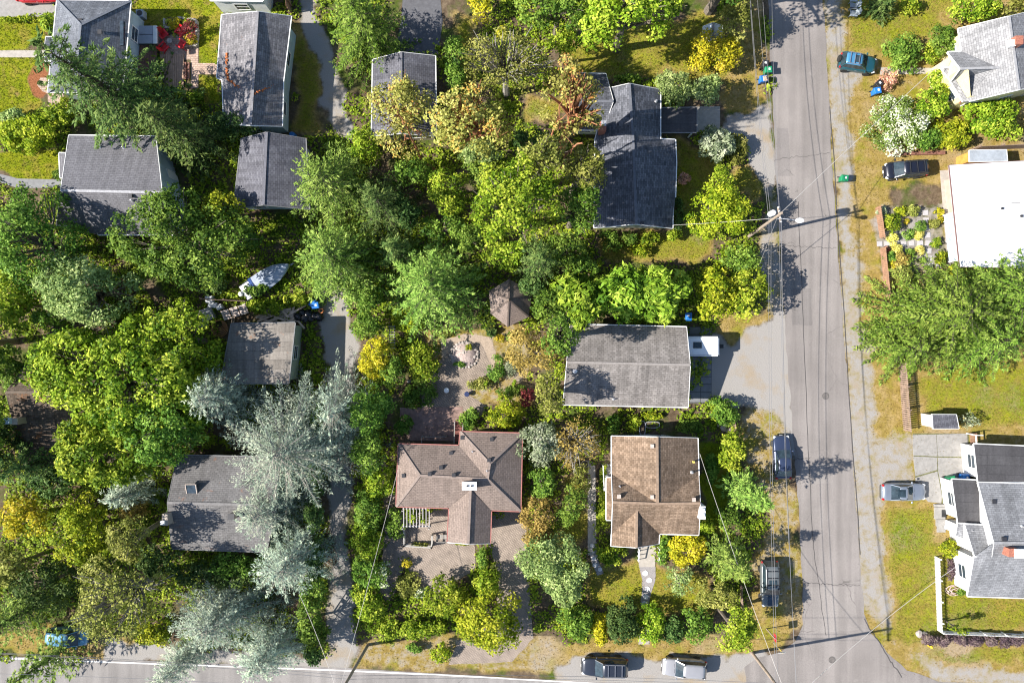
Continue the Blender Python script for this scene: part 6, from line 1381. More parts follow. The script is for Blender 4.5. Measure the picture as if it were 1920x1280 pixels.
c = W(318, 77, 0.4); tb = thing("side_table", "small pale round table among the red chairs", "table", (c.x, c.y, 0)); MB().lathe([(0.27, 0.42), (0.28, 0.45), (0.27, 0.47)], (c.x, c.y, 0), 14).build("top", concw, tb); MB().lathe([(0.16, 0.0), (0.05, 0.06), (0.05, 0.42)], (c.x, c.y, 0), 10).build("pedestal", concw, tb)
pl = thing("planter_wall", "low pale block wall round the maroon shrub", "wall", tuple(W(342, 60)))
for a, b in (((311, 38), (311, 54)), ((311, 54), (334, 54)), ((348, 88), (371, 88)), ((371, 88), (371, 40)), ((336, 36), (371, 40))):
    A, B = W(*a), W(*b); n = max(2, int((B - A).length / 0.42))
    for i in range(n): p0 = A + (B - A) * (i / n); p1 = A + (B - A) * ((i + 1) / n - 0.03); MB().beam((p0.x, p0.y, 0.2), (p1.x, p1.y, 0.2), 0.2, 0.4).build("block", concw, pl)
c = W(264, 27, 0.5); ac = thing("air_conditioner", "grey air conditioner on the lawn beside the hip roofed house", "air conditioner", (c.x, c.y, 0)); MB().box((c.x, c.y, 0.4), (0.75, 0.75, 0.75)).build("cabinet", mat("ac_grey", (0.3, 0.34, 0.4), 0.5), ac, bev=0.03); MB().lathe([(0.3, 0.78), (0.28, 0.82), (0.08, 0.83)], (c.x, c.y, 0), 14).build("fan_grille", plast, ac)
for i, (x, y) in enumerate(((289, 137), (290, 146))):
    c = W(x, y); u = thing("stone_urn", "pale stone urn beside the deck, the %s one" % ("upper" if i == 0 else "lower"), "urn", tuple(c)); MB().lathe([(0.12, 0), (0.08, 0.1), (0.22, 0.4), (0.26, 0.5)], tuple(c), 12).build("bowl", concw, u); MB().lathe([(0.27, 0.5), (0.27, 0.55)], tuple(c), 12).build("rim", concw, u)
c = W(118, 186, 0.2)
# grey pair of chairs by the street top
gch = mat("grey_chair_paint", (0.3, 0.34, 0.37), 0.7, 0.15, 4); adirondack(1601, 10, 180, "weathered grey slatted chair at the top verge, the upper one", gch); adirondack(1601, 24, 178, "weathered grey slatted chair at the top verge, the lower one", gch)

# ------------------------------------------------------------------ fences
brownb = mat("brown_fence_board", (0.28, 0.16, 0.10), 0.85, 0.28, 3, bmp=0.2); oldb = mat("weathered_fence_board", (0.24, 0.17, 0.13), 0.9, 0.35, 3)
def board_fence(label, a, b, h, m, bw=0.2, gap=0.02, name="board_fence"):
    A, B = W(*a), W(*b); d = (B - A); L = d.length; d.normalize(); ang = math.atan2(d.y, d.x); f = thing(name, label, "fence", tuple((A + B) / 2)); n = int(L / bw); rg = random.Random(int(L * 100)); nn = Vector((-d.y, d.x, 0))
    for i in range(n): p = A + d * (i + 0.5) * bw; MB().box((p.x, p.y, h / 2 + rg.uniform(-0.03, 0.03)), (bw - gap, 0.025, h), ang).build("board", m, f)
    for z in (0.35, h - 0.25): q0 = A + nn * 0.05; q1 = B + nn * 0.05; MB().beam((q0.x, q0.y, z), (q1.x, q1.y, z), 0.05, 0.09).build("rail", m, f)
    for i in range(int(L / 2.4) + 1): p = A + d * min(L, i * 2.4) + nn * 0.12; MB().box((p.x, p.y, h / 2), (0.1, 0.1, h + 0.05), ang).build("post", m, f)
    return f
board_fence("brown board fence on the street side of the pea gravel garden, above the gate", (1641, 390), (1650, 450), 1.1, brownb)
board_fence("brown board fence on the street side of the pea gravel garden, below the gate", (1650, 466), (1660, 560), 1.1, brownb)
board_fence("weathered open board fence before the small grey shed", (1684, 680), (1694, 808), 1.5, oldb, 0.22, 0.06)
board_fence("brown board fence at the end of the dark courtyard beside the long garage", (543, -30), (547, 30), 1.8, brownb)
board_fence("weathered board fence behind the debris heap", (385, 562), (470, 566), 1.3, oldb, 0.22)
board_fence("low weathered fence beside the front lawn of the orange roofed house", (1386, 1095), (1388, 1140), 1.0, oldb)
board_fence("weathered fence right of the round green bush", (1372, 785), (1374, 815), 1.2, oldb)
board_fence("grey fence behind the zinc roofed lean-to", (1820, 283), (1990, 275), 1.6, oldb)
wt_ = thing("retaining_timbers", "row of reddish brown timbers below the white flowering hedge", "retaining wall", tuple(W(1720, 288)))
for i in range(6): a = W(1668 + i * 17, 289 - i * 0.3); b = W(1684 + i * 17, 289 - i * 0.3); MB().beam((a.x, a.y, 0.15), (b.x, b.y, 0.15), 0.35, 0.3).build("timber", mat("red_brown_timber", (0.2, 0.09, 0.065), 0.85, 0.35, 3), wt_)
def picket(label, a, b, h=0.95):
    A, B = W(*a), W(*b); d = (B - A); L = d.length; d.normalize(); ang = math.atan2(d.y, d.x); nn = Vector((-d.y, d.x, 0)); f = thing("picket_fence", label, "fence", tuple((A + B) / 2)); n = int(L / 0.15)
    me = MB().add([(-0.045, -0.012, 0), (0.045, -0.012, 0), (0.045, -0.012, 0.8 * h + .1), (0, -0.012, h), (-0.045, -0.012, 0.8 * h + .1), (-0.045, 0.012, 0), (0.045, 0.012, 0), (0.045, 0.012, 0.8 * h + .1), (0, 0.012, h), (-0.045, 0.012, 0.8 * h + .1)], [(0, 1, 2, 3, 4), (9, 8, 7, 6, 5), (0, 5, 6, 1), (1, 6, 7, 2), (2, 7, 8, 3), (3, 8, 9, 4), (4, 9, 5, 0)]).mesh("picket")
    for i in range(n):
        o = link("picket", me, white, f); p = A + d * (i + 0.5) * 0.15 - org(f); o.location = (p.x, p.y, 0.04); o.rotation_euler = (0, 0, ang)
    for z in (0.28, 0.75): q0 = A + nn * 0.035; q1 = B + nn * 0.035; MB().beam((q0.x, q0.y, z), (q1.x, q1.y, z), 0.045, 0.08).build("rail", white, f)
    for i in range(int(L / 2.2) + 1): p = A + d * min(L, i * 2.2) + nn * 0.09; MB().box((p.x, p.y, h / 2 + 0.04), (0.11, 0.11, h + 0.08), ang).build("post", white, f)
picket("white picket fence running down beside the lawn strip", (1752, 1043), (1757, 1180)); picket("white picket fence above the purple bushes", (1758, 1181), (1990, 1190))

# rail fence, pergola and bench at the brown house
pg = thing("pergola", "white slatted pergola with a climbing vine at the brown house", "pergola", tuple(W(782, 968)))
for i in range(9): a = W(757 + i * 6, 950, 2.4); b = W(757 + i * 6, 988, 2.4); MB().beam(a, b, 0.07, 0.14).build("rafter", mat("white_timber", (0.42, 0.4, 0.38), 0.8, 0.1, 4), pg)
for y in (953, 986): a = W(755, y, 2.28); b = W(808, y, 2.28); MB().beam(a, b, 0.1, 0.12).build("beam", mat("white_timber", (0.42, 0.4, 0.38)), pg)
for x, y in ((757, 953), (806, 953), (757, 986), (806, 986)): c = W(x, y, 1.2); MB().box((c.x, c.y, 1.12), (0.11, 0.11, 2.24)).build("post", mat("white_timber", (0.42, 0.4, 0.38)), pg)
broad(772, 972, 15, 18, 3.0, 'bright', "climbing vine on the white pergola, the larger left mass", "vine", "vine", leaf=0.22, zf=0.85); broad(793, 975, 11, 10, 2.9, 'bright', "climbing vine in the middle of the pergola", "vine", "vine", leaf=0.22, zf=0.85); broad(803, 955, 9, 10, 2.9, 'lime', "climbing vine at the top right corner of the pergola", "vine", "vine", leaf=0.22, zf=0.85)
rf = thing("terrace_rail_fence", "grey white timber rail round the pergola corner", "fence", tuple(W(785, 1015)))
gw = mat("grey_white_timber", (0.36, 0.34, 0.31), 0.85, 0.15, 4)
for a, b in (((760, 985), (760, 1018)), ((760, 1018), (811, 1021)), ((811, 1021), (812, 1000))):
    A, B = W(*a), W(*b)
    for z in (0.4, 0.95): MB().beam((A.x, A.y, z), (B.x, B.y, z), 0.12, 0.1).build("rail", gw, rf)
    for t in (0, 1): p = A + (B - A) * t; MB().box((p.x, p.y, 0.52), (0.16, 0.16, 1.04)).build("post", gw, rf)
bn = thing("garden_bench", "white slatted bench against the wall below the pergola", "bench", tuple(W(829, 1006)))
for i in range(8): c = W(821 + i * 2.4, 1006, 0.45); MB().box((c.x, c.y, 0.45), (0.08, 0.45, 0.03)).build("seat_slat", gw, bn)
for x in (820, 840): c = W(x, 1006); MB().box((c.x, c.y, 0.21), (0.06, 0.4, 0.42)).build("leg", gw, bn)
c = W(830, 1012); MB().box((c.x, c.y, 0.7), (1.15, 0.05, 0.3)).build("backrest", gw, bn)
sr = thing("terrace_steps", "red brick steps from the terrace to the brown house", "steps", tuple(W(861, 808)))
for i in range(7): c = W(861, 792 + i * 5.2); MB().box((c.x, c.y, 0.06 + 0.06 * i), (0.75, 0.28, 0.12 + 0.12 * i)).build("step", mat("brick_step", (0.2, 0.075, 0.06), 0.9, 0.35, 5), sr)
for px in (853.5, 869): a = W(px, 788); b = W(px, 832); MB().beam((a.x, a.y, 0.8), (b.x, b.y, 1.5), 0.07, 0.07).build("handrail", gw, sr)
hr = thing("terrace_railing", "thin white railing at the edge of the worn red terrace", "railing", tuple(W(815, 818)))
a, b, d_ = W(793, 816), W(838, 816), W(793, 834); MB().beam((a.x, a.y, 0.95), (b.x, b.y, 0.95), 0.05, 0.05).build("rail", gw, hr); MB().beam((a.x, a.y, 0.95), (d_.x, d_.y, 0.95), 0.05, 0.05).build("rail", gw, hr)
for t in range(5): p = a + (b - a) * (t / 4); MB().box((p.x, p.y, 0.48), (0.05, 0.05, 0.96)).build("post", gw, hr)
ab = thing("garden_arbor", "dark arbor of pale ladder rungs left of the central fir", "arbor", tuple(W(733, 632)))
for i in range(9): a = W(729, 612 + i * 5, 2.0); b = W(741, 612 + i * 5, 2.0); MB().beam(a, b, 0.06, 0.06).build("rung", gw, ab)
for x in (730, 740): a = W(x, 609, 1.93); b = W(x, 655, 1.93); MB().beam(a, b, 0.07, 0.08).build("beam", barkd, ab)
for x, y in ((730, 612), (740, 612), (730, 652), (740, 652)): c = W(x, y, 1.5); MB().box((c.x, c.y, 0.95), (0.08, 0.08, 1.9)).build("post", barkd, ab)
# rock garden
rg = random.Random(8); rk = thing("rock_garden", "round rock garden mound with pink flowers in the sandy ring", "rock garden", tuple(W(871, 665)))
c = W(871, 665); MB().lathe([(1.35, -0.02), (1.2, 0.15), (0.7, 0.4), (0.1, 0.5)], tuple(c), 18).build("mound", mat("pinkish_ground_cover", (0.38, 0.30, 0.27), 0.95, 0.4, 7), rk, smooth=True)
stone_m = mat("garden_rock", (0.34, 0.30, 0.27), 0.9, 0.3, 4, bmp=0.4)
def rock(cx, cy, z, r, parent, m):
    mb = MB(); bm = bmesh.new(); bmesh.ops.create_icosphere(bm, subdivisions=2, radius=1.0)
    sx, sy, sz = rg.uniform(0.7, 1.3) * r, rg.uniform(0.7, 1.2) * r, rg.uniform(0.5, 0.8) * r; rr = [rg.uniform(0.82, 1.15) for _ in bm.verts]
    mb.add([(cx + v.co.x * sx * q, cy + v.co.y * sy * q, z + v.co.z * sz * q) for v, q in zip(bm.verts, rr)], [tuple(v.index for v in f.verts) for f in bm.faces]); bm.free(); return mb.build("rock", m, parent)
for i in range(26): a = i / 26 * 6.283; rr = 1.38 + rg.uniform(-0.08, 0.08); rock(c.x + rr * math.cos(a), c.y + rr * math.sin(a) * 0.95, 0.1, rg.uniform(0.12, 0.24), rk, stone_m)
for i in range(24): a = rg.uniform(0, 6.283); rr = rg.uniform(0.1, 1.1); rock(c.x + rr * math.cos(a), c.y + rr * math.sin(a), 0.5 - rr * 0.3, rg.uniform(0.08, 0.2), rk, stone_m)
broad(880, 650, 9, 7, 0.9, 'lime', "lime cushion on top of the rock garden", "shrub", leaf=0.15); broad(862, 682, 12, 7, 0.7, 'green', "green fringe at the foot of the rock garden", "shrub", leaf=0.15)
for i, (x, y, r) in enumerate(((1356, 800, 0.45), (1366, 806, 0.35), (1349, 796, 0.3), (1366, 1018, 0.35), (1378, 1024, 0.3), (1722, 1186, 0.4), (1862 - 130, 1188, 0.3))):
    q = W(x, y); t = thing("boulder", ["pale boulder below the round green bush", "smaller boulder right of the pale one", "small boulder left of the pale one", "grey boulder behind the front garden bush", "dark boulder beside the grey one", "pale boulder at the left end of the purple bushes", "small pale stone by the picket fence corner"][i], "boulder", tuple(q)); rock(q.x, q.y, r * 0.4, r, t, stone_m)
# stepping stones
sp = thing("stepping_stones", "white stepping stones curving through the front lawn", "stepping stones", tuple(W(1212, 1102)))
for x, y, w_ in ((1210, 1074, 0.62), (1217, 1087, 0.64), (1214, 1103, 0.6), (1210, 1118, 0.6), (1208, 1131, 0.6)):
    c = W(x, y); pts = [(c.x + w_ * 0.52 * rg.uniform(0.8, 1.15) * math.cos(a), c.y + w_ * 0.5 * rg.uniform(0.8, 1.1) * math.sin(a)) for a in [k * 1.047 + 0.4 for k in range(6)]]; MB().prism(pts, 0.0, 0.06).build("stone", mat("white_flagstone", (0.62, 0.6, 0.6), 0.9, 0.12, 3), sp)
sp = thing("stepping_stones", "shaded stepping stones at the end of the side walk", "stepping stones", tuple(W(1114, 1046)))
for x, y, w_ in ((1110, 1022, 0.5), (1112, 1034, 0.35), (1113, 1046, 0.52), (1116, 1059, 0.55), (1125, 1067, 0.5)):
    c = W(x, y); pts = [(c.x + w_ * 0.52 * rg.uniform(0.8, 1.15) * math.cos(a), c.y + w_ * 0.5 * rg.uniform(0.8, 1.1) * math.sin(a)) for a in [k * 1.047 + 0.4 for k in range(6)]]; MB().prism(pts, 0.0, 0.06).build("stone", mat("white_flagstone", (0.62, 0.6, 0.6)), sp)
sp = thing("paving_stones", "square grey stepping stones in an L across the pea gravel garden", "stepping stones", tuple(W(1720, 456)))
for x, y in ((1735, 399), (1736, 413), (1738, 427), (1739, 441), (1740, 456), (1741, 470), (1743, 484), (1744, 498), (1760, 498), (1649, 457), (1663, 457), (1681, 457), (1694, 457), (1709, 456), (1725, 456)):
    c = W(x, y); MB().box((c.x, c.y, 0.03), (0.55, 0.52, 0.06), rg.uniform(-0.05, 0.05)).build("stone", mat("grey_flagstone", (0.4, 0.38, 0.39), 0.9, 0.12, 3), sp)
# oval raised beds
for (x, y, sx, sy, lb) in ((1222, 795, 0.72, 0.32, "oval galvanised raised bed lying across behind the orange roofed house"), (1203, 801, 0.3, 0.7, "oval galvanised raised bed standing upright in plan beside the other")):
    c = W(x, y); t = thing("raised_bed", lb, "raised bed", tuple(c)); mb = MB(); n = 20
    for r0, z0, z1 in ((1.0, 0.0, 0.4),):
        P = [(c.x + sx * math.copysign(abs(math.cos(a)) ** 0.6, math.cos(a)), c.y + sy * math.copysign(abs(math.sin(a)) ** 0.6, math.sin(a))) for a in [k * 6.283 / n for k in range(n)]]; mb.tube([(p[0], p[1], 0.42) for p in P + P[:1]], 0.04, 6)
        for k in range(n): a, b = P[k], P[(k + 1) % n]; mb.beam((a[0], a[1], 0.21), (b[0], b[1], 0.21), 0.02, 0.42)
    mb.build("wall", pipe_m, t); MB().prism([(c.x + (p[0] - c.x) * 0.95, c.y + (p[1] - c.y) * 0.95) for p in P], 0.0, 0.33).build("soil", mat("bed_soil", (0.1, 0.075, 0.05), 0.95, 0.4, 8), t)
c = W(1096, 868); t = thing("round_planter", "round dark planter with a pale rim beside the side walk", "planter", tuple(c)); MB().lathe([(0.3, 0), (0.36, 0.4)], tuple(c), 14).build("pot", barkd, t); mb = MB(); mb.tube([(c.x + 0.36 * math.cos(a), c.y + 0.36 * math.sin(a), 0.42) for a in [k * 0.4488 for k in range(15)]], 0.04, 6); mb.build("rim", concw, t)
for i, (x, y) in enumerate(((838, 731), (876, 738))):
    c = W(x, y); t = thing("garden_ornament", ["white urn on the lattice court", "small dark pot on the lattice court"][i], "urn", tuple(c)); m_ = white if i == 0 else mat("dark_blue_glaze", (0.03, 0.04, 0.1), 0.3); MB().lathe([(0.16, 0), (0.1, 0.12), (0.24, 0.4), (0.27, 0.5)], tuple(c), 12).build("bowl", m_, t); MB().lathe([(0.28, 0.5), (0.24, 0.54)], tuple(c), 12).build("rim", m_, t)
c = W(768, 714); t = thing("garden_statue", "pale statue in the shaded green bed", "statue", tuple(c)); MB().lathe([(0.2, 0), (0.18, 0.3), (0.12, 0.35)], tuple(c), 10).build("plinth", concw, t); MB().lathe([(0.1, 0.35), (0.16, 0.6), (0.14, 0.85), (0.06, 0.95), (0.1, 1.05), (0.08, 1.18), (0.02, 1.22)], tuple(c), 10).build("figure", concw, t)

# ------------------------------------------------------------------ debris heap
dr = random.Random(21); lum = mat("pale_lumber", (0.6, 0.45, 0.34), 0.8, 0.2, 3)
hp = thing("lumber_heap", "heap of pale broken boards against the low shed", "lumber", tuple(W(530, 590)))
for i in range(46):
    c = W(dr.uniform(492, 562), dr.uniform(581, 603)); MB().box((c.x, c.y, 0.08 + dr.random() * 0.45), (dr.uniform(0.8, 2.2), dr.uniform(0.1, 0.28), 0.04), dr.gauss(0.1, 0.5), (dr.uniform(-.2, .2), dr.uniform(-.12, .12))).build("plank", lum, hp)
bg_ = mat("black_bag_plastic", (0.015, 0.015, 0.018), 0.22, 0.3, 9, bmp=0.6)
for i, (x, y) in enumerate(((559, 594), (567, 586), (572, 597), (578, 589), (583, 598), (590, 593), (598, 594))):
    c = W(x, y, 0.3); t = thing("rubbish_bag", "full black rubbish bag in the pile beside the blue carts", "rubbish bag", (c.x, c.y, 0), group="black bags beside the blue carts")
    mb = MB(); bm = bmesh.new(); bmesh.ops.create_icosphere(bm, subdivisions=3, radius=1.0); r0 = dr.uniform(0.36, 0.5)
    mb.add([(c.x + v.co.x * r0 * (q := dr.uniform(0.86, 1.1)), c.y + v.co.y * r0 * q, max(0.01, 0.32 + v.co.z * 0.34 * q)) for v in bm.verts], [tuple(v.index for v in f.verts) for f in bm.faces]); bm.free(); mb.build("sack", bg_, t, smooth=True)
    MB().lathe([(0.05, 0.0), (0.03, 0.08), (0.1, 0.18)], (c.x + 0.05, c.y, 0.62), 7).build("tied_neck", bg_, t)
for i, (x, y, lb) in enumerate(((425, 590, "left pale slatted pallet"), (441, 585, "middle pale slatted pallet"), (457, 580, "right pale slatted pallet"))):
    c = W(x, y, 0.5); t = local("pallet", lb + " leaning in the debris row", "pallet", (c.x, c.y, 0), 0.3)
    for k in range(6): MB().box((0, -0.42 + k * 0.17, 0.55 + 0.04 * k), (0.8, 0.12, 0.03), 0, (0.25, 0)).build("slat", mat("white_slat", (0.72, 0.6, 0.55), 0.8, 0.1), t)
    for sx in (-0.35, 0, 0.35): MB().beam((sx, -0.5, 0.46), (sx, 0.5, 0.68), 0.08, 0.1).build("bearer", lum, t)
t = thing("hose_coil", "coil of orange brown hose at the corner of the low shed", "hose", tuple(W(412, 612)))
for k in range(6): r = 0.4 + k * 0.09; c = W(411 + k * 0.8, 608 + k * 1.6); MB().tube([(c.x + r * math.cos(a), c.y + r * math.sin(a), 0.1 + 0.07 * k + 0.04 * math.sin(3 * a)) for a in [j * 0.3307 for j in range(20)]], 0.035, 6).build("loop", mat("orange_hose", (0.42, 0.2, 0.08), 0.6, 0.3, 2), t)
wb_ = mat("white_enamel", (0.72, 0.73, 0.74), 0.4, 0.1, 3, stain=0.2)
for x, y, d3, rz, lb in ((398, 562, (0.75, 0.7, 0.85), 0.1, "white discarded appliance at the top of the debris row"), (402, 572, (0.95, 0.55, 0.5), -0.1, "flat white discarded appliance in the debris row"), (415, 576, (0.6, 0.5, 0.6), 0.4, "small white discarded appliance in the debris row")):
    c = W(x, y); t = thing("appliance", lb, "appliance", tuple(c)); MB().box((c.x, c.y, d3[2] / 2), d3, rz).build("cabinet", wb_, t, bev=0.03); MB().box((c.x, c.y, d3[2] + 0.015), (d3[0] * 0.8, d3[1] * 0.7, 0.03), rz).build("lid", wb_, t, bev=0.01)
for x, y, lb in ((388, 592, "left grey panelled crate in the debris row"), (398, 588, "right grey panelled crate in the debris row")):
    c = W(x, y); t = thing("crate", lb, "crate", tuple(c)); MB().box((c.x, c.y, 0.4), (0.6, 1.25, 0.8), 0.35).build("box", mat("grey_panel", (0.36, 0.35, 0.34), 0.7, 0.15), t, bev=0.02)
    for k in (-1, 0, 1): MB().box((c.x - k * 0.13, c.y + k * 0.38, 0.81), (0.56, 0.06, 0.03), 0.35).build("batten", concd, t)
c = W(377, 606); t = thing("tarpaulin_roll", "grey blue sheet lying left of the hose coil", "tarpaulin", tuple(c)); MB().box((c.x, c.y, 0.2), (1.5, 0.7, 0.12), -0.6, (0.1, 0.05)).build("sheet", tarp, t, bev=0.03); MB().tube([(c.x - 0.6, c.y + 0.5, 0.25), (c.x + 0.6, c.y - 0.3, 0.25)], 0.1, 8).build("roll", tarp, t)
t = thing("ladder", "wooden stepladder leaning in the debris row", "ladder", tuple(W(437, 600)))
for sx in (-4, 4): a = W(436 + sx * 0.6, 606, 0.1); b = W(438 + sx * 0.5, 592, 0.9); MB().beam(a, b, 0.05, 0.08).build("stile", lum, t)
for k in range(5): a = W(434 + k * 0.3, 604 - k * 2.7, 0.15 + 0.17 * k); b = W(439 + k * 0.3, 604 - k * 2.7, 0.15 + 0.17 * k); MB().beam(a, b, 0.06, 0.04).build("rung", lum, t)
c = W(604, 583); t = thing("bucket", "orange bucket beside the blue carts", "bucket", tuple(c)); MB().lathe([(0.2, 0), (0.26, 0.45)], tuple(c), 12).build("pail", mat("orange_plastic", (0.62, 0.2, 0.05), 0.5), t); MB().lathe([(0.22, 0.44), (0.05, 0.47)], tuple(c), 12).build("fill", barkd, t)
c = W(552, 257); t = thing("barrel", "blue barrel behind the small slate garage", "barrel", tuple(c)); MB().lathe([(0.28, 0), (0.32, 0.3), (0.32, 0.6), (0.28, 0.9)], tuple(c), 14).build("drum", mat("blue_plastic", (0.02, 0.14, 0.4), 0.5), t); MB().lathe([(0.26, 0.9), (0.2, 0.93)], tuple(c), 12).build("lid", mat("blue_plastic", (0.02, 0.14, 0.4)), t)
c = W(1781, 317); t = thing("fuel_can", "orange fuel can at the corner of the white roofed house", "can", tuple(c)); MB().box((c.x, c.y, 0.3), (0.3, 0.5, 0.6)).build("can", mat("orange_plastic", (0.62, 0.2, 0.05)), t, bev=0.06); MB().tube([(c.x, c.y + 0.1, 0.6), (c.x, c.y + 0.22, 0.75)], 0.035, 6).build("spout", plast, t)
c = W(1741, 1208); t = thing("fire_hydrant", "small yellow hydrant below the purple bushes", "hydrant", tuple(c)); MB().lathe([(0.16, 0), (0.14, 0.1), (0.12, 0.5), (0.15, 0.55), (0.02, 0.72)], tuple(c), 12).build("barrel", mat("hydrant_yellow", (0.75, 0.5, 0.018), 0.5), t); MB().tube([(c.x - 0.22, c.y, 0.4), (c.x + 0.22, c.y, 0.4)], 0.06, 8).build("outlet", mat("hydrant_yellow", (0.75, 0.5, 0.018)), t)
# hose heap and deck by the white house
t = thing("garden_hose", "pink and white hose looped at the corner of the white house", "hose", tuple(W(1788, 1108)))
for k in range(5): c = W(1786 + dr.uniform(-4, 6), 1106 + dr.uniform(-4, 4)); r = 0.45 + dr.random() * 0.3; MB().tube([(c.x + r * math.cos(a), c.y + r * 0.6 * math.sin(a), 0.05 + 0.05 * k) for a in [j * 0.3307 for j in range(20)]], 0.03, 6).build("loop", mat("pink_hose", (0.6, 0.45, 0.42), 0.6, 0.2), t)
dk = thing("deck", "narrow brown boarded deck with white rails left of the white gabled house", "deck", tuple(W(1820, 860)))
for i in range(18): c = W(1819 + i * 0.35, 812 + i * 4.2); MB().box((c.x, c.y, 0.5), (0.75, 0.21, 0.05)).build("board", brownb, dk)
for t_ in (0, 0.47, 1): a = W(1812 + t_ * 6, 812 + t_ * 72); MB().box((a.x, a.y, 0.75), (0.09, 0.09, 1.5)).build("post", white, dk); MB().beam((a.x, a.y, 1.45), (a.x + 0.75, a.y - 0.02, 1.45), 0.07, 0.07).build("rail", white, dk)
a, b = W(1812, 812), W(1818, 884); MB().beam((a.x, a.y, 1.45), (b.x, b.y, 1.45), 0.09, 0.09).build("rail", white, dk)
ed = thing("entry_steps", "concrete entry steps of the white gabled house", "steps", tuple(W(1760, 960)))
for i, (x0, x1, y0, y1) in enumerate(((1750, 1770, 944, 949), (1751, 1770, 950, 972), (1754, 1772, 973, 985), (1756, 1772, 985, 997))): MB().prism(PW([(x0, y0), (x1, y0), (x1, y1), (x0, y1)]), 0, 0.3 - i * 0.07).build("step", conc, ed)
wp = thing("wall_path_mat", "dark door mat on the concrete entry steps", "door mat", tuple(W(1766, 961))); c = W(1767, 961); MB().box((c.x, c.y, 0.25), (0.45, 0.75, 0.03)).build("mat", plast, wp)

# ------------------------------------------------------------------ poles, wires, signs
polem = mat("weathered_pole", (0.30, 0.24, 0.19), 0.9, 0.25, 3); wirem = mat("cable", (0.16, 0.16, 0.17), 0.5, 0.1, 3); ins = mat("porcelain", (0.75, 0.76, 0.78), 0.35, 0.05)
def pole(label, base, top, arms):
    b = W(*base); t = W(*top); r = thing("utility_pole", label, "utility pole", tuple(b)); MB().tube([b, b + (t - b) * 0.5, t], [0.17, 0.145, 0.115], 10).build("post", polem, r)
    out = []
    for zf, ang, half in arms:
        c = b + (t - b) * zf; d = Vector((math.cos(ang), math.sin(ang), 0)); MB().beam(c - d * half, c + d * half, 0.1, 0.13).build("crossarm", polem, r)
        for k in (-0.95, -0.45, 0.45, 0.95): p = c + d * half * k; MB().lathe([(0.05, 0.06), (0.075, 0.12), (0.045, 0.16), (0.075, 0.2), (0.03, 0.26)], tuple(p), 8).build("insulator", ins, r); out.append(p + Vector((0, 0, 0.25)))
    return r, t, out
p1, t1, o1 = pole("street light pole with a white transformer left of the side street", (1403, 444), (1466, 399, 9.8), [(0.93, math.radians(100), 0.7)])
b1 = W(1403, 444)
c = b1 + (t1 - b1) * 0.86 + Vector((-0.42, 0.3, 0)); MB().lathe([(0.24, -0.45), (0.27, -0.4), (0.27, 0.35), (0.2, 0.45), (0.08, 0.5)], tuple(c), 14).build("transformer", ins, p1)
c = b1 + (t1 - b1) * 0.78; MB().tube([c, c + Vector((0.9, -0.05, 0.25)), c + Vector((2.0, -0.2, 0.3))], 0.045, 8).build("lamp_arm", pipe_m, p1); lh = MB(); lh.lathe([(0.12, -0.1), (0.22, -0.05), (0.24, 0.04), (0.12, 0.1)], (c.x + 2.3, c.y - 0.22, c.z + 0.3), 12, sx=1.7); lh.build("lamp_head", ins, p1)
p2, t2, o2 = pole("tall corner pole at the junction with a crossarm", (1410, 1223), (1497, 1337, 11.6), [(0.97, math.radians(92), 1.25)])
p3, t3, o3 = pole("dark utility pole at the road end of the alley", (690, 1208), (628, 1316, 11.0), [(0.97, math.radians(92), 1.1)])
def wire(label, a, b, sag=0.5, r=0.015, grp=None):
    a = Vector(a); b = Vector(b); n = 16; mb = MB(); c = (a + b) / 2; o = bpy.data.objects
    mb.tube([a + (b - a) * (i / n) - Vector((0, 0, sag * 4 * (i / n) * (1 - i / n))) for i in range(n + 1)], r, 5); return tag(mb.build("power_line", wirem), label, "power line", grp)
top_ = [W(1408, -140, 9.3), W(1422, -140, 9.3), W(1432, -140, 9.3), W(1446, -140, 9.3)]
for i in (0, 1, 3):
    nm = ("leftmost", "middle", "x", "rightmost")[i]
    wire("%s power line along the street above the light pole" % nm, o1[i], top_[i] + Vector((0, 0, 0)), 0.4, grp="street power lines"); wire("%s power line along the street between light pole and corner pole" % nm, o1[i], o2[i], 0.7, grp="street power lines")
for i in (0, 1, 3):
    nm = ("outermost", "middle", "x", "innermost")[i]
    wire("%s power line along the through road between the two road poles" % nm, o3[i], o2[i], 0.8, grp="road power lines"); wire("%s power line along the through road left of the alley pole" % nm, o3[i], o3[i] + Vector((-48, 1.6, -0.2)), 0.8, grp="road power lines"); wire("%s power line along the through road right of the corner pole" % nm, o2[i], o2[i] + Vector((60, -2, 0)), 0.8, grp="road power lines")
for z in (7.0, 6.4):
    wire("telephone cable along the street at the %s height" % ("upper" if z == 7.0 else "lower"), b1 + (t1 - b1) * (z / 9.8), W(1410, 1223) + (t2 - W(1410, 1223)) * (z / 11.6), 0.6, 0.018); wire("telephone cable above the light pole at the %s height" % ("upper" if z == 7.0 else "lower"), b1 + (t1 - b1) * (z / 9.8), W(1398, -140, z), 0.5, 0.018)
    wire("telephone cable along the through road at the %s height" % ("upper" if z == 7.0 else "lower"), W(690, 1208) + (t3 - W(690, 1208)) * (z / 11.0), W(1410, 1223) + (t2 - W(1410, 1223)) * (z / 11.6), 0.7, 0.018)
    wire("telephone cable left of the alley pole at the %s height" % ("upper" if z == 7.0 else "lower"), W(690, 1208) + (t3 - W(690, 1208)) * (z / 11.0), W(-260, 1214, z), 0.7, 0.018)
pale_w = mat("pale_service_cable", (0.5, 0.47, 0.44), 0.6, 0.1); wm_old = wirem; wirem = pale_w
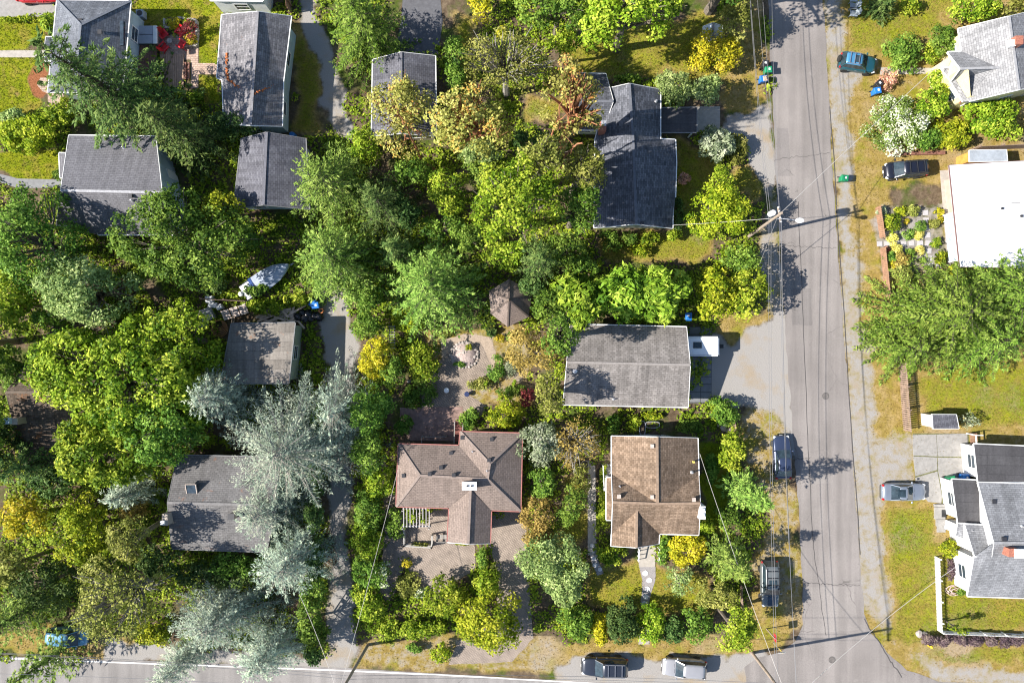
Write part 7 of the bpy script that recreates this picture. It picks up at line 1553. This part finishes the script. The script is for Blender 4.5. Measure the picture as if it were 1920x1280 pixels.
wire("pale service cable from the light pole to the yellow house", t1 - Vector((0, 0, 0.4)), W(1775, 108, 4.2), 0.5, 0.024); wire("pale service cable from the corner pole to the white gabled house", W(1410, 1223) + (t2 - W(1410, 1223)) * 0.85, W(1798, 1058, 4.0), 0.6, 0.024)
wire("service cable from the alley pole to the brown house", t3 - Vector((0, 0, 1)), W(746, 880, 3.6), 0.7, 0.017); wire("service cable from the alley pole into the silver cedar", t3 - Vector((0, 0, 1.2)), W(560, 1110, 6.0), 0.3, 0.017)
wire("service cable from the light pole to the dark grey house", b1 + (t1 - b1) * 0.8, W(1262, 422, 3.6), 0.3, 0.017); wire("service cable from the corner pole to the orange roofed house", W(1410, 1223) + (t2 - W(1410, 1223)) * 0.8, W(1312, 850, 4.2), 0.8, 0.017)
wirem = wm_old
wire("guy wire slanting down from the light pole", b1 + (t1 - b1) * 0.9, W(1400, 560, 0.05), 0.0, 0.025)
t = thing("street_sign", "tall sign post with a red sign at the junction corner", "sign", tuple(W(1437, 1178))); c = W(1437, 1178); MB().box((c.x, c.y, 1.2), (0.09, 0.09, 2.4)).build("post", polem, t); MB().box((c.x + 0.07, c.y, 2.15), (0.02, 0.75, 0.75)).build("sign_plate", mat("sign_red", (0.45, 0.02, 0.03), 0.4), t, bev=0.006)
t = thing("street_sign", "sign post with a small yellow plate beside the corner pole", "sign", tuple(W(1449, 1203))); c = W(1449, 1203); MB().tube([c, c + Vector((0, 0, 2.3))], 0.035, 8).build("post", pipe_m, t); MB().box((c.x + 0.05, c.y, 2.0), (0.02, 0.5, 0.5), 0.6).build("sign_plate", mat("sign_yellow", (0.75, 0.55, 0.03), 0.4), t); MB().box((c.x, c.y, 2.4), (0.75, 0.02, 0.18), 0.1).build("name_plate", white, t)

# ------------------------------------------------------------------ low ground cover and grass, which nobody could count
def excl(X, Y):
    r = np.zeros(X.shape, bool)
    for p in EXCL: r |= inside(X, Y, p)
    return r
def ground_cover():
    rng = np.random.default_rng(77); m = GMASK.sum(-1); ny, nx = m.shape
    nz = blur(blur(rng.normal(0, 1, m.shape), 4), 3); nz = nz / nz.std()
    ok = (m < 0.25) & (nz > -0.8) & (GX < 27) & (np.abs(GX) < 57) & (GY > -33.3) & ~excl(GX, GY)
    idx = np.flatnonzero(ok); idx = rng.choice(idx, min(len(idx), 11000), replace=False)
    cx = GX.ravel()[idx] + rng.uniform(-.15, .15, len(idx)); cy = GY.ravel()[idx] + rng.uniform(-.15, .15, len(idx)); per = 14
    ii = np.repeat(np.arange(len(idx)), per); n = len(ii); r = rng.uniform(0.25, 0.6, len(idx))[ii]
    d = unit(rng.normal(size=(n, 3)) + np.array([0, 0, 0.8])); d[:, 2] = np.abs(d[:, 2])
    P = np.stack([cx[ii], cy[ii], np.full(n, 0.05)], -1) + d * r[:, None] * np.array([1.2, 1.2, 0.8])
    ls = rng.uniform(0.16, 0.34, n); ct = rng.uniform(0.25, 0.75, len(idx))[ii]
    me = leaf_quads("ground_cover", P, unit(d * 0.5 + rng.normal(size=(n, 3)) * 0.4 + np.array([0, 0, 0.6])), ls * 0.55, ls * 0.34, np.clip(ct + rng.normal(0, 0.12, n), 0, 1), rng)
    tag(link("ground_cover", me, LM('bright')), "low weeds and ivy under the trees", "ground cover", kind="stuff")
    for nm, ch, pal, cnt, lb in (("grass", 0, 'turf', 32000, "green grass blades on the lawns"), ("dry_grass", 1, 'straw2', 36000, "dry grass blades on the verges")):
        wgt = GMASK[:, :, ch] * (1 - GMASK[:, :, 2]) * (~excl(GX, GY)); w = wgt.ravel(); w = np.where(w > 0.35, w, 0); w = w / w.sum()
        i = rng.choice(len(w), cnt, p=w); x = GX.ravel()[i] + rng.uniform(-.16, .16, cnt); y = GY.ravel()[i] + rng.uniform(-.16, .16, cnt)
        a = rng.uniform(0, 6.283, cnt); hgt = rng.uniform(0.04, 0.13, cnt); wd = rng.uniform(0.025, 0.05, cnt); ln = rng.uniform(0.03, 0.14, cnt)
        b = np.stack([x, y, np.zeros(cnt)], -1); s = np.stack([np.cos(a), np.sin(a), np.zeros(cnt)], -1) * wd[:, None]; tip = b + np.stack([-np.sin(a) * ln, np.cos(a) * ln, hgt], -1)
        v = np.stack([b - s, b + s, tip], 1).reshape(-1, 3)
        me = np_mesh(nm, v, np.arange(cnt * 3).reshape(cnt, 3), np.clip(rng.normal(0.4, 0.2, cnt), 0, 1)); tag(link(nm, me, LM(pal)), lb, "grass", kind="stuff")
PAL['straw2'] = [(0.1, (0.12, 0.1, 0.02)), (0.5, (0.24, 0.165, 0.05)), (0.9, (0.34, 0.235, 0.1))]
ground_cover()
